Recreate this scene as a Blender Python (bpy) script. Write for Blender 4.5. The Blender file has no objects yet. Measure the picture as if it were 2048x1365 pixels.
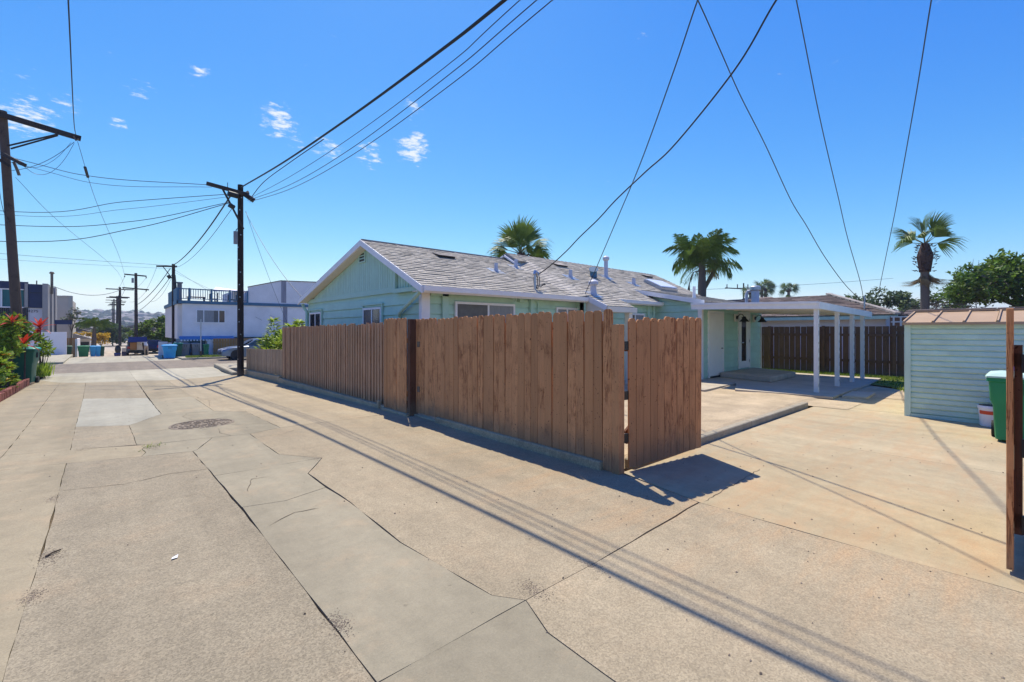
import bpy, bmesh, math, random
from mathutils import Vector, Matrix, Euler

random.seed(7)
R = math.radians
scene = bpy.context.scene
COL = scene.collection

# ------------------------------------------------------------------ camera
cam_d = bpy.data.cameras.new('camera')
cam = bpy.data.objects.new('camera', cam_d)
COL.objects.link(cam)
cam.location = (0, 0, 1.6)
cam.rotation_euler = (R(90), 0, -R(41.31))
cam_d.sensor_width = 36
cam_d.lens = 16.0
cam_d.shift_y = -22.5 / 2048
cam_d.clip_start = 0.05
cam_d.clip_end = 9000
scene.camera = cam

# ------------------------------------------------------------------ sky, sun, exposure
SUN = Vector((.24, .50, 1.0)).normalized()
SUN_EL = math.asin(SUN.z)
SUN_AZ = math.atan2(SUN.x, SUN.y)
world = bpy.data.worlds.new('World')
scene.world = world
world.use_nodes = True
nt = world.node_tree
nt.nodes.clear()


def N(tree, kind, **kw):
    n = tree.nodes.new(kind)
    for k, v in kw.items():
        if k.startswith('i_'):
            n.inputs[k[2:].replace('_', ' ')].default_value = v
        else:
            setattr(n, k, v)
    return n


wo = N(nt, 'ShaderNodeOutputWorld')
bg = N(nt, 'ShaderNodeBackground')
bg.inputs['Strength'].default_value = 0.15
sky = N(nt, 'ShaderNodeTexSky', sky_type='NISHITA', sun_disc=False)
sky.sun_elevation = SUN_EL
sky.sun_rotation = SUN_AZ
sky.altitude = 0
sky.air_density = 1.0
sky.dust_density = 0.25
sky.ozone_density = 3.0
# clear sea air: red falls off faster overhead than the standard atmosphere gives
sc_in = N(nt, 'ShaderNodeSeparateColor')
nt.links.new(sky.outputs[0], sc_in.inputs[0])
hsv = N(nt, 'ShaderNodeCombineColor')
outs = []
for i, (k_, p_) in enumerate(((.060, 2.1), (.225, 1.28), (1.30, .40))):
    pw_ = N(nt, 'ShaderNodeMath', operation='POWER'); nt.links.new(sc_in.outputs[i], pw_.inputs[0]); pw_.inputs[1].default_value = p_
    ml_ = N(nt, 'ShaderNodeMath', operation='MULTIPLY'); nt.links.new(pw_.outputs[0], ml_.inputs[0]); ml_.inputs[1].default_value = k_
    outs.append(ml_.outputs[0])
gl_ = N(nt, 'ShaderNodeMath', operation='MULTIPLY'); nt.links.new(outs[1], gl_.inputs[0]); gl_.inputs[1].default_value = .90
rm_ = N(nt, 'ShaderNodeMath', operation='MINIMUM'); nt.links.new(outs[0], rm_.inputs[0]); nt.links.new(gl_.outputs[0], rm_.inputs[1])
nt.links.new(rm_.outputs[0], hsv.inputs[0]); nt.links.new(outs[1], hsv.inputs[1]); nt.links.new(outs[2], hsv.inputs[2])
# thin scattered clouds, laid on a cloud deck high above the place
tc = N(nt, 'ShaderNodeTexCoord')
sep = N(nt, 'ShaderNodeSeparateXYZ')
nt.links.new(tc.outputs['Generated'], sep.inputs[0])
zc = N(nt, 'ShaderNodeMath', operation='MAXIMUM')
nt.links.new(sep.outputs[2], zc.inputs[0]); zc.inputs[1].default_value = .05
inv = N(nt, 'ShaderNodeMath', operation='DIVIDE'); inv.inputs[0].default_value = 1
nt.links.new(zc.outputs[0], inv.inputs[1])
scl = N(nt, 'ShaderNodeVectorMath', operation='SCALE')
nt.links.new(tc.outputs['Generated'], scl.inputs[0])
nt.links.new(inv.outputs[0], scl.inputs['Scale'])
cn = N(nt, 'ShaderNodeTexNoise', i_Scale=13.0, i_Detail=9.0, i_Roughness=.66)
nt.links.new(scl.outputs[0], cn.inputs['Vector'])
prev = None
# (direction, angular radius in degrees, strength): drifts of cloud
CLOUDS = [((0.2245, 0.8975, 0.3796), 2.3, 1), ((0.4510, 0.8145, 0.3649), 2.6, 1), ((0.3815, 0.8577, 0.3447), 2.4, 0.7),
          ((0.3091, 0.8859, 0.3460), 2.2, 0.7), ((-0.0886, 0.9479, 0.3060), 2.3, .9), ((-0.1103, 0.9474, 0.3005), 2.0, 0.8),
          ((0.1053, 0.9020, 0.4187), 1.5, 0.6), ((0.0046, 0.9468, 0.3218), 1.2, 0.6), ((-0.0940, 0.9284, 0.3596), 1.6, 0.5),
          ((0.4395, 0.7879, 0.4314), 1.6, 0.6), ((0.0318, 0.9259, 0.3764), 1.5, 0.55), ((-0.0523, 0.9416, 0.3327), 1.5, 0.6),
          ((0.0004, 0.9133, 0.4073), 1.2, 0.35), ((0.2546, 0.8988, 0.3568), 1.6, 0.7), ((-.5, .8, .35), 6, .7),
          ((-.75, .5, .45), 7, .6)]
for c, rad, st in CLOUDS:
    c = Vector(c).normalized()
    dp = N(nt, 'ShaderNodeVectorMath', operation='DOT_PRODUCT')
    nt.links.new(tc.outputs['Generated'], dp.inputs[0]); dp.inputs[1].default_value = c
    mr = N(nt, 'ShaderNodeMapRange')
    mr.inputs['From Min'].default_value = math.cos(R(rad)); mr.inputs['From Max'].default_value = 1.0
    mr.inputs['To Min'].default_value = 0; mr.inputs['To Max'].default_value = st
    nt.links.new(dp.outputs['Value'], mr.inputs['Value'])
    if prev is None:
        prev = mr.outputs[0]
    else:
        mx = N(nt, 'ShaderNodeMath', operation='MAXIMUM')
        nt.links.new(prev, mx.inputs[0]); nt.links.new(mr.outputs[0], mx.inputs[1]); prev = mx.outputs[0]
sm = N(nt, 'ShaderNodeMath', operation='MULTIPLY_ADD')
nt.links.new(prev, sm.inputs[0]); sm.inputs[1].default_value = .30
nt.links.new(cn.outputs[0], sm.inputs[2])
cr = N(nt, 'ShaderNodeMapRange', interpolation_type='SMOOTHSTEP')
cr.inputs['From Min'].default_value = .655; cr.inputs['From Max'].default_value = .87
cr.inputs['To Max'].default_value = .9
nt.links.new(sm.outputs[0], cr.inputs['Value'])
cmx = N(nt, 'ShaderNodeMix', data_type='RGBA')
nt.links.new(cr.outputs[0], cmx.inputs[0])
nt.links.new(hsv.outputs[0], cmx.inputs['A'])
cmx.inputs['B'].default_value = (2.5, 2.6, 2.65, 1)
nt.links.new(cmx.outputs['Result'], bg.inputs[0])
nt.links.new(bg.outputs[0], wo.inputs[0])

sun_d = bpy.data.lights.new('sun', 'SUN')
sun_d.energy = 2.4
sun_d.angle = R(.53)
sun_d.color = (1.0, .91, .77)
sun = bpy.data.objects.new('sun', sun_d)
COL.objects.link(sun)
sun.location = (10, 20, 40)
sun.rotation_euler = SUN.to_track_quat('Z', 'Y').to_euler()

scene.view_settings.view_transform = 'Standard'
scene.view_settings.look = 'None'
scene.view_settings.exposure = 1.34
scene.view_settings.gamma = 1
scene.view_settings.use_curve_mapping = False
scene.render.engine = 'CYCLES'
scene.cycles.use_denoising = True
scene.cycles.max_bounces = 6

# ------------------------------------------------------------------ ground profile (m) along the alley
PROF = [(-400, 0), (8, 0), (16, -.15), (22, -.28), (24, -.35), (30, -.45), (38, -.45), (45, -.4), (57, -.9), (110, -1.15), (200, -1.6), (600, -2), (9000, -2)]


def zg(y):
    for (a, b), (c, d) in zip(PROF, PROF[1:]):
        if a <= y <= c:
            return b + (d - b) * (y - a) / (c - a)
    return -2.0


# ------------------------------------------------------------------ mesh helpers
class MB:
    def __init__(s):
        s.v = []; s.f = []; s.r = []

    def add(s, vs, fs, rnd=None):
        o = len(s.v)
        s.v += [Vector(p) for p in vs]
        s.f += [tuple(i + o for i in f) for f in fs]
        if rnd is not None:
            s.r += [rnd] * len(fs)
        return s

    def box(s, x0, x1, y0, y1, z0, z1):
        return s.add([(x0, y0, z0), (x1, y0, z0), (x1, y1, z0), (x0, y1, z0), (x0, y0, z1), (x1, y0, z1), (x1, y1, z1), (x0, y1, z1)],
                     [(3, 2, 1, 0), (4, 5, 6, 7), (0, 1, 5, 4), (1, 2, 6, 5), (2, 3, 7, 6), (3, 0, 4, 7)])

    def beam(s, p0, p1, w, h, up=(0, 0, 1)):
        p0 = Vector(p0); p1 = Vector(p1); d = (p1 - p0).normalized(); up = Vector(up)
        if abs(d.dot(up)) > .98:
            up = Vector((1, 0, 0))
        a = d.cross(up).normalized(); b = a.cross(d).normalized()
        q = [(-1, -1), (1, -1), (1, 1), (-1, 1)]
        vs = [p + a * (i * w / 2) + b * (j * h / 2) for p in (p0, p1) for i, j in q]
        return s.add(vs, [(3, 2, 1, 0), (4, 5, 6, 7), (0, 1, 5, 4), (1, 2, 6, 5), (2, 3, 7, 6), (3, 0, 4, 7)])

    def tube(s, pts, r, n=8, cap=True):
        pts = [Vector(p) for p in pts]
        rs = r if isinstance(r, (list, tuple)) else [r] * len(pts)
        rings = []
        pa = None
        for i, p in enumerate(pts):
            d = (pts[min(i + 1, len(pts) - 1)] - pts[max(i - 1, 0)]).normalized()
            if pa is None:
                a = d.orthogonal().normalized()
            else:
                a = (pa - d * pa.dot(d)).normalized()
            pa = a
            b = d.cross(a)
            rings.append([p + (a * math.cos(k * 2 * math.pi / n) + b * math.sin(k * 2 * math.pi / n)) * rs[i] for k in range(n)])
        return s.loft(rings, cap)

    def loft(s, rings, cap=True):
        n = len(rings[0]); vs = [p for r in rings for p in r]; fs = []
        for i in range(len(rings) - 1):
            for k in range(n):
                k2 = (k + 1) % n
                fs.append((i * n + k, i * n + k2, (i + 1) * n + k2, (i + 1) * n + k))
        if cap:
            fs.append(tuple(range(n - 1, -1, -1)))
            fs.append(tuple((len(rings) - 1) * n + k for k in range(n)))
        return s.add(vs, fs)

    def prism(s, poly, d):
        d = Vector(d); n = len(poly)
        vs = [Vector(p) for p in poly] + [Vector(p) + d for p in poly]
        fs = [tuple(range(n - 1, -1, -1)), tuple(range(n, 2 * n))] + [(i, (i + 1) % n, n + (i + 1) % n, n + i) for i in range(n)]
        return s.add(vs, fs)

    def lathe(s, prof, c=(0, 0, 0), n=16):
        c = Vector(c)
        return s.loft([[c + Vector((r * math.cos(k * 2 * math.pi / n), r * math.sin(k * 2 * math.pi / n), z)) for k in range(n)] for r, z in prof])

    def mesh(s, name, smooth=False, origin=(0, 0, 0), bevel=0):
        me = bpy.data.meshes.new(name)
        o = Vector(origin)
        me.from_pydata([p - o for p in s.v], [], s.f)
        if s.r and len(s.r) == len(s.f):
            at = me.attributes.new('tint', 'FLOAT', 'FACE')
            at.data.foreach_set('value', s.r)
        bm = bmesh.new(); bm.from_mesh(me)
        bmesh.ops.recalc_face_normals(bm, faces=bm.faces)
        if bevel:
            bmesh.ops.bevel(bm, geom=list(bm.edges), offset=bevel, segments=1, affect='EDGES', clamp_overlap=True)
        bm.to_mesh(me); bm.free()
        if smooth:
            me.polygons.foreach_set('use_smooth', [True] * len(me.polygons))
            me.set_sharp_from_angle(angle=R(40))
        me.update()
        return me

    def build(s, name, m, parent=None, smooth=False, bevel=0):
        org = ORG.get(parent.name, Vector()) if parent else Vector()
        return put(name, s.mesh(name, smooth, org, bevel), m, parent)


ORG = {}


def put(name, me, m=None, parent=None, loc=None, rot=None):
    o = bpy.data.objects.new(name, me)
    COL.objects.link(o)
    if m is not None and me is not None and not me.materials:
        me.materials.append(m)
    if parent:
        o.parent = parent
        ORG[o.name] = ORG.get(parent.name, Vector())
    if loc is not None:
        o.location = Vector(loc) - (ORG.get(parent.name, Vector()) if parent else Vector())
        ORG[o.name] = Vector(loc)
    if rot is not None:
        o.rotation_euler = rot
    return o


def tag(o, label, cat, group=None, kind=None):
    o['label'] = label; o['category'] = cat
    if group:
        o['group'] = group
    if kind:
        o['kind'] = kind
    return o


def thing(name, loc, label, cat, group=None, world=True, rotz=0):
    o = bpy.data.objects.new(name, None)
    COL.objects.link(o)
    o.location = loc; o.rotation_euler = (0, 0, rotz)
    o.empty_display_size = .2
    ORG[o.name] = Vector(loc) if world else Vector()
    return tag(o, label, cat, group)


def struct(name, mb, m, parent=None, **k):
    o = mb.build(name, m, parent, **k)
    o['kind'] = 'structure'
    return o


def copy_tree(o, parent=None):
    c = o.copy(); COL.objects.link(c)
    if parent:
        c.parent = parent
    for ch in list(o.children):
        copy_tree(ch, c)
    return c


def clone(o, loc, rotz, label, scale=None):
    c = copy_tree(o)
    c.location = loc; c.rotation_euler = (0, 0, rotz)
    if scale:
        c.scale = scale
    c['label'] = label
    return c


# ------------------------------------------------------------------ materials
def newmat(name):
    m = bpy.data.materials.new(name); m.use_nodes = True
    t = m.node_tree
    return m, t, t.nodes['Principled BSDF']


def pm(name, col, var=.15, scale=6., rough=.8, bump=.15, bscale=80., rnd=0., spec=.3, metal=0., stretch=(1, 1, 1), detail=6., col2=None, transm=0., tint=0., coord='Object', fine=.0, fscale=200.):
    m, t, b = newmat(name)
    L = t.links.new
    tc = N(t, 'ShaderNodeTexCoord'); mp = N(t, 'ShaderNodeMapping')
    mp.inputs['Scale'].default_value = stretch
    if coord == 'World':
        g = N(t, 'ShaderNodeNewGeometry'); L(g.outputs['Position'], mp.inputs[0])
    else:
        L(tc.outputs[coord], mp.inputs[0])
    vec = mp.outputs[0]
    if rnd:
        oi = N(t, 'ShaderNodeObjectInfo')
        ml = N(t, 'ShaderNodeVectorMath', operation='SCALE'); ml.inputs[0].default_value = (37, 19, 53)
        L(oi.outputs['Random'], ml.inputs['Scale'])
        ad = N(t, 'ShaderNodeVectorMath', operation='ADD'); L(vec, ad.inputs[0]); L(ml.outputs[0], ad.inputs[1]); vec = ad.outputs[0]
    n1 = N(t, 'ShaderNodeTexNoise', i_Scale=scale, i_Detail=detail, i_Roughness=.6); L(vec, n1.inputs['Vector'])
    mr = N(t, 'ShaderNodeMapRange'); mr.inputs['From Min'].default_value = .3; mr.inputs['From Max'].default_value = .7
    L(n1.outputs[0], mr.inputs['Value'])
    mx = N(t, 'ShaderNodeMix', data_type='RGBA'); L(mr.outputs[0], mx.inputs[0])
    c2 = col2 or tuple(min(1, c * (1 + var)) for c in col)
    mx.inputs['A'].default_value = (*[c * (1 - var) for c in col], 1) if not col2 else (*col, 1)
    mx.inputs['B'].default_value = (*c2, 1)
    out = mx.outputs['Result']

    def mulc(out, fac):
        v = N(t, 'ShaderNodeVectorMath', operation='SCALE'); L(out, v.inputs[0]); L(fac, v.inputs['Scale']); return v.outputs[0]
    if rnd:
        r = N(t, 'ShaderNodeMapRange'); r.inputs['To Min'].default_value = 1 - rnd; r.inputs['To Max'].default_value = 1 + rnd
        L(oi.outputs['Random'], r.inputs['Value']); out = mulc(out, r.outputs[0])
    if tint:
        a = N(t, 'ShaderNodeAttribute', attribute_name='tint')
        r = N(t, 'ShaderNodeMapRange'); r.inputs['To Min'].default_value = 1 - tint; r.inputs['To Max'].default_value = 1 + tint
        L(a.outputs['Fac'], r.inputs['Value']); out = mulc(out, r.outputs[0])
    if fine:
        n3 = N(t, 'ShaderNodeTexNoise', i_Scale=fscale, i_Detail=2.); L(vec, n3.inputs['Vector'])
        r = N(t, 'ShaderNodeMapRange'); r.inputs['From Min'].default_value = .3; r.inputs['From Max'].default_value = .7
        r.inputs['To Min'].default_value = 1 - fine; r.inputs['To Max'].default_value = 1 + fine
        L(n3.outputs[0], r.inputs['Value']); out = mulc(out, r.outputs[0])
    L(out, b.inputs['Base Color'])
    b.inputs['Roughness'].default_value = rough
    b.inputs['Specular IOR Level'].default_value = spec
    b.inputs['Metallic'].default_value = metal
    if bump:
        n2 = N(t, 'ShaderNodeTexNoise', i_Scale=bscale, i_Detail=4.); L(vec, n2.inputs['Vector'])
        bp = N(t, 'ShaderNodeBump', i_Strength=bump, i_Distance=.02); L(n2.outputs[0], bp.inputs['Height'])
        L(bp.outputs[0], b.inputs['Normal'])
    if transm:
        tr = N(t, 'ShaderNodeBsdfTranslucent'); L(out, tr.inputs[0])
        ms = N(t, 'ShaderNodeMixShader'); ms.inputs[0].default_value = transm
        o = [x for x in t.nodes if x.type == 'OUTPUT_MATERIAL'][0]
        L(b.outputs[0], ms.inputs[1]); L(tr.outputs[0], ms.inputs[2]); L(ms.outputs[0], o.inputs[0])
    return m


def concrete(name, col, aggr=.25, ascale=160., stain=(.45, .33, .2), stain_amt=.25, dusty=False, bump=.3):
    m, t, b = newmat(name); L = t.links.new
    g = N(t, 'ShaderNodeNewGeometry'); pos = g.outputs['Position']
    oi = N(t, 'ShaderNodeObjectInfo')

    def noise(scale, detail=5., rough=.6, vec=pos):
        n = N(t, 'ShaderNodeTexNoise', i_Scale=scale, i_Detail=detail, i_Roughness=rough); L(vec, n.inputs['Vector']); return n.outputs[0]

    def rng(v, a, c, lo, hi, smooth=False):
        r = N(t, 'ShaderNodeMapRange'); r.inputs['From Min'].default_value = a; r.inputs['From Max'].default_value = c
        r.inputs['To Min'].default_value = lo; r.inputs['To Max'].default_value = hi
        if smooth:
            r.interpolation_type = 'SMOOTHSTEP'
        L(v, r.inputs['Value']); return r.outputs[0]

    def mix(f, A, B, mode='MIX'):
        x = N(t, 'ShaderNodeMix', data_type='RGBA', blend_type=mode)
        L(f, x.inputs[0])
        for s_, v in (('A', A), ('B', B)):
            if isinstance(v, tuple):
                x.inputs[s_].default_value = (*v, 1)
            else:
                L(v, x.inputs[s_])
        return x.outputs['Result']

    def mul(A, f):
        v = N(t, 'ShaderNodeVectorMath', operation='SCALE'); L(A, v.inputs[0]); L(f, v.inputs['Scale']); return v.outputs[0]
    big = noise(.8, 6., .65)
    mid = noise(6., 6., .7)
    c = mix(rng(big, .35, .65, 0, 1), tuple(x * .9 for x in col), tuple(min(1, x * 1.08) for x in col))
    c = mul(c, rng(mid, .3, .7, .90, 1.08))
    # brown worn stains in drifts
    st = rng(noise(1.7, 7., .68), .5, .72, 0, stain_amt, True)
    c = mix(st, c, stain)
    # oil / tyre grime
    gr = rng(noise(2.6, 8., .72), .60, .78, 0, .40, True)
    c = mix(gr, c, tuple(x * .45 for x in col))
    tv = N(t, 'ShaderNodeMapping'); tv.inputs['Scale'].default_value = (2.4, .16, 1); L(pos, tv.inputs[0])
    c = mul(c, rng(noise(1.0, 5., .6, tv.outputs[0]), .32, .68, .88, 1.08))
    c = mul(c, rng(noise(16., 4., .6), .66, .74, 1, .72))
    if dusty:
        dv = N(t, 'ShaderNodeMapping'); dv.inputs['Scale'].default_value = (.45, 2.2, 1); dv.inputs['Rotation'].default_value = (0, 0, .35); L(pos, dv.inputs[0])
        ds = rng(noise(1.3, 9., .72, dv.outputs[0]), .42, .72, 0, .6, True)
        if dusty == 'edge':
            sp = N(t, 'ShaderNodeSeparateXYZ'); L(pos, sp.inputs[0])
            ex = rng(sp.outputs[0], 1.9, 3.9, 0, 1, True)
            ey = rng(sp.outputs[1], 7., 2.5, .25, 1, True)
            mm = N(t, 'ShaderNodeMath', operation='MULTIPLY'); L(ex, mm.inputs[0]); L(ey, mm.inputs[1])
            m2 = N(t, 'ShaderNodeMath', operation='MULTIPLY'); L(ds, m2.inputs[0]); L(mm.outputs[0], m2.inputs[1]); ds = m2.outputs[0]
        c = mix(ds, c, (.44, .285, .15))
    # aggregate: small stones, pale and dark
    vo = N(t, 'ShaderNodeTexVoronoi', i_Scale=ascale * .6); L(pos, vo.inputs['Vector'])
    sc = N(t, 'ShaderNodeSeparateColor'); L(vo.outputs['Color'], sc.inputs[0])
    c = mul(c, rng(sc.outputs[0], 0, 1, 1 - aggr, 1 + aggr * .8))
    pits = rng(noise(ascale * .35, 3.), .62, .70, 1, 1 - aggr * 1.6)
    c = mul(c, pits)
    orr = rng(oi.outputs['Random'], 0, 1, .93, 1.06)
    c = mul(c, orr)
    L(c, b.inputs['Base Color'])
    b.inputs['Roughness'].default_value = .88
    b.inputs['Specular IOR Level'].default_value = .25
    bh = N(t, 'ShaderNodeMath', operation='ADD'); L(sc.outputs[0], bh.inputs[0]); L(noise(ascale * .3, 4.), bh.inputs[1])
    bp = N(t, 'ShaderNodeBump', i_Strength=bump, i_Distance=.006); L(bh.outputs[0], bp.inputs['Height'])
    bp2 = N(t, 'ShaderNodeBump', i_Strength=.25, i_Distance=.03); L(mid, bp2.inputs['Height']); L(bp.outputs[0], bp2.inputs['Normal'])
    L(bp2.outputs[0], b.inputs['Normal'])
    return m


def wood(name, col, dark, worn=.5, rnd=.12, gscale=1., rough=.75):
    """painted board: grain runs along local Z, weathered through to darker wood in patches"""
    m, t, b = newmat(name); L = t.links.new
    tc = N(t, 'ShaderNodeTexCoord'); oi = N(t, 'ShaderNodeObjectInfo')
    ml = N(t, 'ShaderNodeVectorMath', operation='SCALE'); ml.inputs[0].default_value = (31, 17, 7.3); L(oi.outputs['Random'], ml.inputs['Scale'])
    ad = N(t, 'ShaderNodeVectorMath', operation='ADD'); L(tc.outputs['Object'], ad.inputs[0]); L(ml.outputs[0], ad.inputs[1])
    mp = N(t, 'ShaderNodeMapping'); mp.inputs['Scale'].default_value = (16 * gscale, 16 * gscale, 1.1 * gscale); L(ad.outputs[0], mp.inputs[0])
    g = N(t, 'ShaderNodeTexNoise', i_Scale=1.6, i_Detail=5., i_Roughness=.65, i_Distortion=1.3); L(mp.outputs[0], g.inputs['Vector'])
    wv = N(t, 'ShaderNodeMath', operation='MULTIPLY'); L(g.outputs[0], wv.inputs[0]); wv.inputs[1].default_value = 26.
    sn = N(t, 'ShaderNodeMath', operation='SINE'); L(wv.outputs[0], sn.inputs[0])
    p = N(t, 'ShaderNodeTexNoise', i_Scale=2.2, i_Detail=5., i_Roughness=.7); L(ad.outputs[0], p.inputs['Vector'])
    pa = N(t, 'ShaderNodeMath', operation='ADD'); L(p.outputs[0], pa.inputs[0])
    orr = N(t, 'ShaderNodeMapRange'); orr.inputs['To Min'].default_value = -.14; orr.inputs['To Max'].default_value = .12; L(oi.outputs['Random'], orr.inputs['Value']); L(orr.outputs[0], pa.inputs[1])
    pr = N(t, 'ShaderNodeMapRange', interpolation_type='SMOOTHSTEP'); pr.inputs['From Min'].default_value = .44; pr.inputs['From Max'].default_value = .68; pr.inputs['To Max'].default_value = worn
    L(pa.outputs[0], pr.inputs['Value'])
    sr = N(t, 'ShaderNodeMapRange'); sr.inputs['From Min'].default_value = -.4; sr.inputs['From Max'].default_value = .9; L(sn.outputs[0], sr.inputs['Value'])
    mm = N(t, 'ShaderNodeMath', operation='MULTIPLY'); L(pr.outputs[0], mm.inputs[0]); L(sr.outputs[0], mm.inputs[1])
    mx = N(t, 'ShaderNodeMix', data_type='RGBA'); L(mm.outputs[0], mx.inputs[0]); mx.inputs['A'].default_value = (*col, 1); mx.inputs['B'].default_value = (*dark, 1)
    # small knots and nail specks
    kn = N(t, 'ShaderNodeTexNoise', i_Scale=34., i_Detail=1.); L(ad.outputs[0], kn.inputs['Vector'])
    kr = N(t, 'ShaderNodeMapRange'); kr.inputs['From Min'].default_value = .70; kr.inputs['From Max'].default_value = .76; kr.inputs['To Max'].default_value = .8; L(kn.outputs[0], kr.inputs['Value'])
    mk = N(t, 'ShaderNodeMix', data_type='RGBA'); L(kr.outputs[0], mk.inputs[0]); L(mx.outputs['Result'], mk.inputs['A']); mk.inputs['B'].default_value = (*[c * .35 for c in dark], 1)
    sz = N(t, 'ShaderNodeSeparateXYZ'); L(tc.outputs['Object'], sz.inputs[0])
    dz_ = N(t, 'ShaderNodeMath', operation='MULTIPLY_ADD'); L(p.outputs[0], dz_.inputs[0]); dz_.inputs[1].default_value = -.45; L(sz.outputs[2], dz_.inputs[2])
    dr2 = N(t, 'ShaderNodeMapRange', interpolation_type='SMOOTHSTEP'); dr2.inputs['From Min'].default_value = .12; dr2.inputs['From Max'].default_value = -.18; dr2.inputs['To Max'].default_value = .55; L(dz_.outputs[0], dr2.inputs['Value'])
    mk2 = N(t, 'ShaderNodeMix', data_type='RGBA'); L(dr2.outputs[0], mk2.inputs[0]); L(mk.outputs['Result'], mk2.inputs['A']); mk2.inputs['B'].default_value = (.20, .145, .09, 1); mk = mk2
    fr = N(t, 'ShaderNodeMapRange'); fr.inputs['To Min'].default_value = 1 - rnd; fr.inputs['To Max'].default_value = 1 + rnd; L(oi.outputs['Random'], fr.inputs['Value'])
    lw = N(t, 'ShaderNodeMapRange'); lw.inputs['From Min'].default_value = .25; lw.inputs['From Max'].default_value = .75; lw.inputs['To Min'].default_value = .84; lw.inputs['To Max'].default_value = 1.14; L(g.outputs[0], lw.inputs['Value'])
    fm = N(t, 'ShaderNodeMath', operation='MULTIPLY'); L(fr.outputs[0], fm.inputs[0]); L(lw.outputs[0], fm.inputs[1])
    v = N(t, 'ShaderNodeVectorMath', operation='SCALE'); L(mk.outputs['Result'], v.inputs[0]); L(fm.outputs[0], v.inputs['Scale'])
    L(v.outputs[0], b.inputs['Base Color'])
    b.inputs['Roughness'].default_value = rough; b.inputs['Specular IOR Level'].default_value = .25
    bp = N(t, 'ShaderNodeBump', i_Strength=.35, i_Distance=.004); L(mm.outputs[0], bp.inputs['Height'])
    bq = N(t, 'ShaderNodeBump', i_Strength=.2, i_Distance=.004); L(g.outputs[0], bq.inputs['Height']); L(bp.outputs[0], bq.inputs['Normal']); L(bq.outputs[0], b.inputs['Normal'])
    return m


def flat(name, col, rough=.5, metal=0., spec=.5, emit=None, alpha=None, transm=None):
    m, t, b = newmat(name)
    b.inputs['Base Color'].default_value = (*col, 1); b.inputs['Roughness'].default_value = rough
    b.inputs['Metallic'].default_value = metal; b.inputs['Specular IOR Level'].default_value = spec
    if transm:
        b.inputs['Transmission Weight'].default_value = transm
    return m


M = {}
M['slab_rough'] = concrete('slab_rough', (0.303, 0.256, 0.171), .26, 210, stain_amt=.30)
M['slab_smooth'] = concrete('slab_smooth', (0.295, 0.259, 0.176), .07, 260, stain_amt=.40, bump=.12)
M['slab_left'] = concrete('slab_left', (0.307, 0.258, 0.166), .10, 220, stain_amt=.4, bump=.18)
M['slab_patch'] = concrete('slab_patch', (0.371, 0.351, 0.270), .06, 260, stain_amt=.12, bump=.12)
M['slab_apron'] = concrete('slab_apron', (0.377, 0.346, 0.254), .06, 220, stain_amt=.15, bump=.12)
M['slab_edge'] = concrete('slab_edge', (0.338, 0.279, 0.181), .22, 210, stain_amt=.3, dusty='edge')
M['driveway'] = concrete('driveway', (0.428, 0.352, 0.216), .07, 240, stain=(.47, .30, .16), stain_amt=.45, dusty=True, bump=.1)
M['patio'] = concrete('patio_concrete', (.47, .41, .31), .10, 240, stain_amt=.2, bump=.12)
M['footing'] = concrete('footing_concrete', (.43, .34, .21), .2, 120, stain=(.2, .15, .1), stain_amt=.6, bump=.5)
M['kerb'] = concrete('kerb_concrete', (0.351, 0.309, 0.220), .15, 160, bump=.2)
M['asphalt'] = concrete('asphalt', (.235, .195, .145), .35, 120, stain=(.25, .2, .15), stain_amt=.3, bump=.3)
M['alley_far'] = concrete('alley_far_concrete', (.46, .39, .30), .1, 120, stain_amt=.3)
M['soil'] = pm('soil', (.14, .105, .07), .4, 3., .95, .5, 60)
M['joint'] = pm('joint_dirt', (.105, .080, .052), .5, 14., .95, .5, 90, coord='World')
M['sand'] = pm('sandy_dirt', (.45, .355, .225), .22, 1.6, .95, .6, 45, coord='World', fine=.22, fscale=60)
M['picket'] = wood('picket_paint', (.55, .26, .105), (.19, .065, .022), .9, .2)
M['slat'] = wood('slat_paint', (.44, .255, .14), (.20, .10, .05), .6, .2)
M['lowpicket'] = wood('low_picket_paint', (.40, .27, .165), (.18, .12, .07), .7, .2)
M['darkpost'] = wood('dark_post_wood', (.13, .058, .032), (.03, .014, .01), .5)
M['backfence'] = wood('back_fence_wood', (.16, .088, .05), (.04, .025, .018), .6, .15)
M['honeyfence'] = wood('honey_fence_wood', (.36, .19, .07), (.2, .1, .04), .5, .15)
M['pole'] = wood('pole_wood', (.028, .018, .014), (.012, .008, .007), .7, .1, 1.2)
M['poleleft'] = wood('weathered_pole_wood', (.13, .085, .06), (.02, .014, .011), .9, .1, 1.6)
M['arm'] = wood('crossarm_wood', (.055, .040, .032), (.018, .014, .012), .8, .1)
M['rust'] = pm('orange_board', (.38, .12, .03), .5, 10, .8)
M['green'] = pm('house_paint', (.42, .63, .51), .09, 2.5, .62, .06, 120, rnd=.035)
M['greentrim'] = pm('house_trim_paint', (.41, .62, .51), .05, 3., .6, .05, 120)
M['white'] = pm('white_paint', (.80, .79, .78), .05, 4., .55, .05, 90)
M['creampaint'] = pm('cream_paint', (.74, .70, .60), .05, 3., .55, .05, 90)
M['worn_white'] = pm('worn_white_paint', (.74, .73, .71), .05, 30., .6, .3, 40, col2=(.70, .68, .64))
M['doorwhite'] = pm('door_paint', (.80, .79, .75), .03, 3., .45, .03, 90)
M['shingle'] = pm('asphalt_shingle', (.47, .425, .345), .16, 9., .92, .5, 160, tint=.19, fine=.22, fscale=90)
M['ridge'] = pm('ridge_cap_shingle', (.33, .295, .26), .2, 9., .92, .4, 160, rnd=.2)
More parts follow.
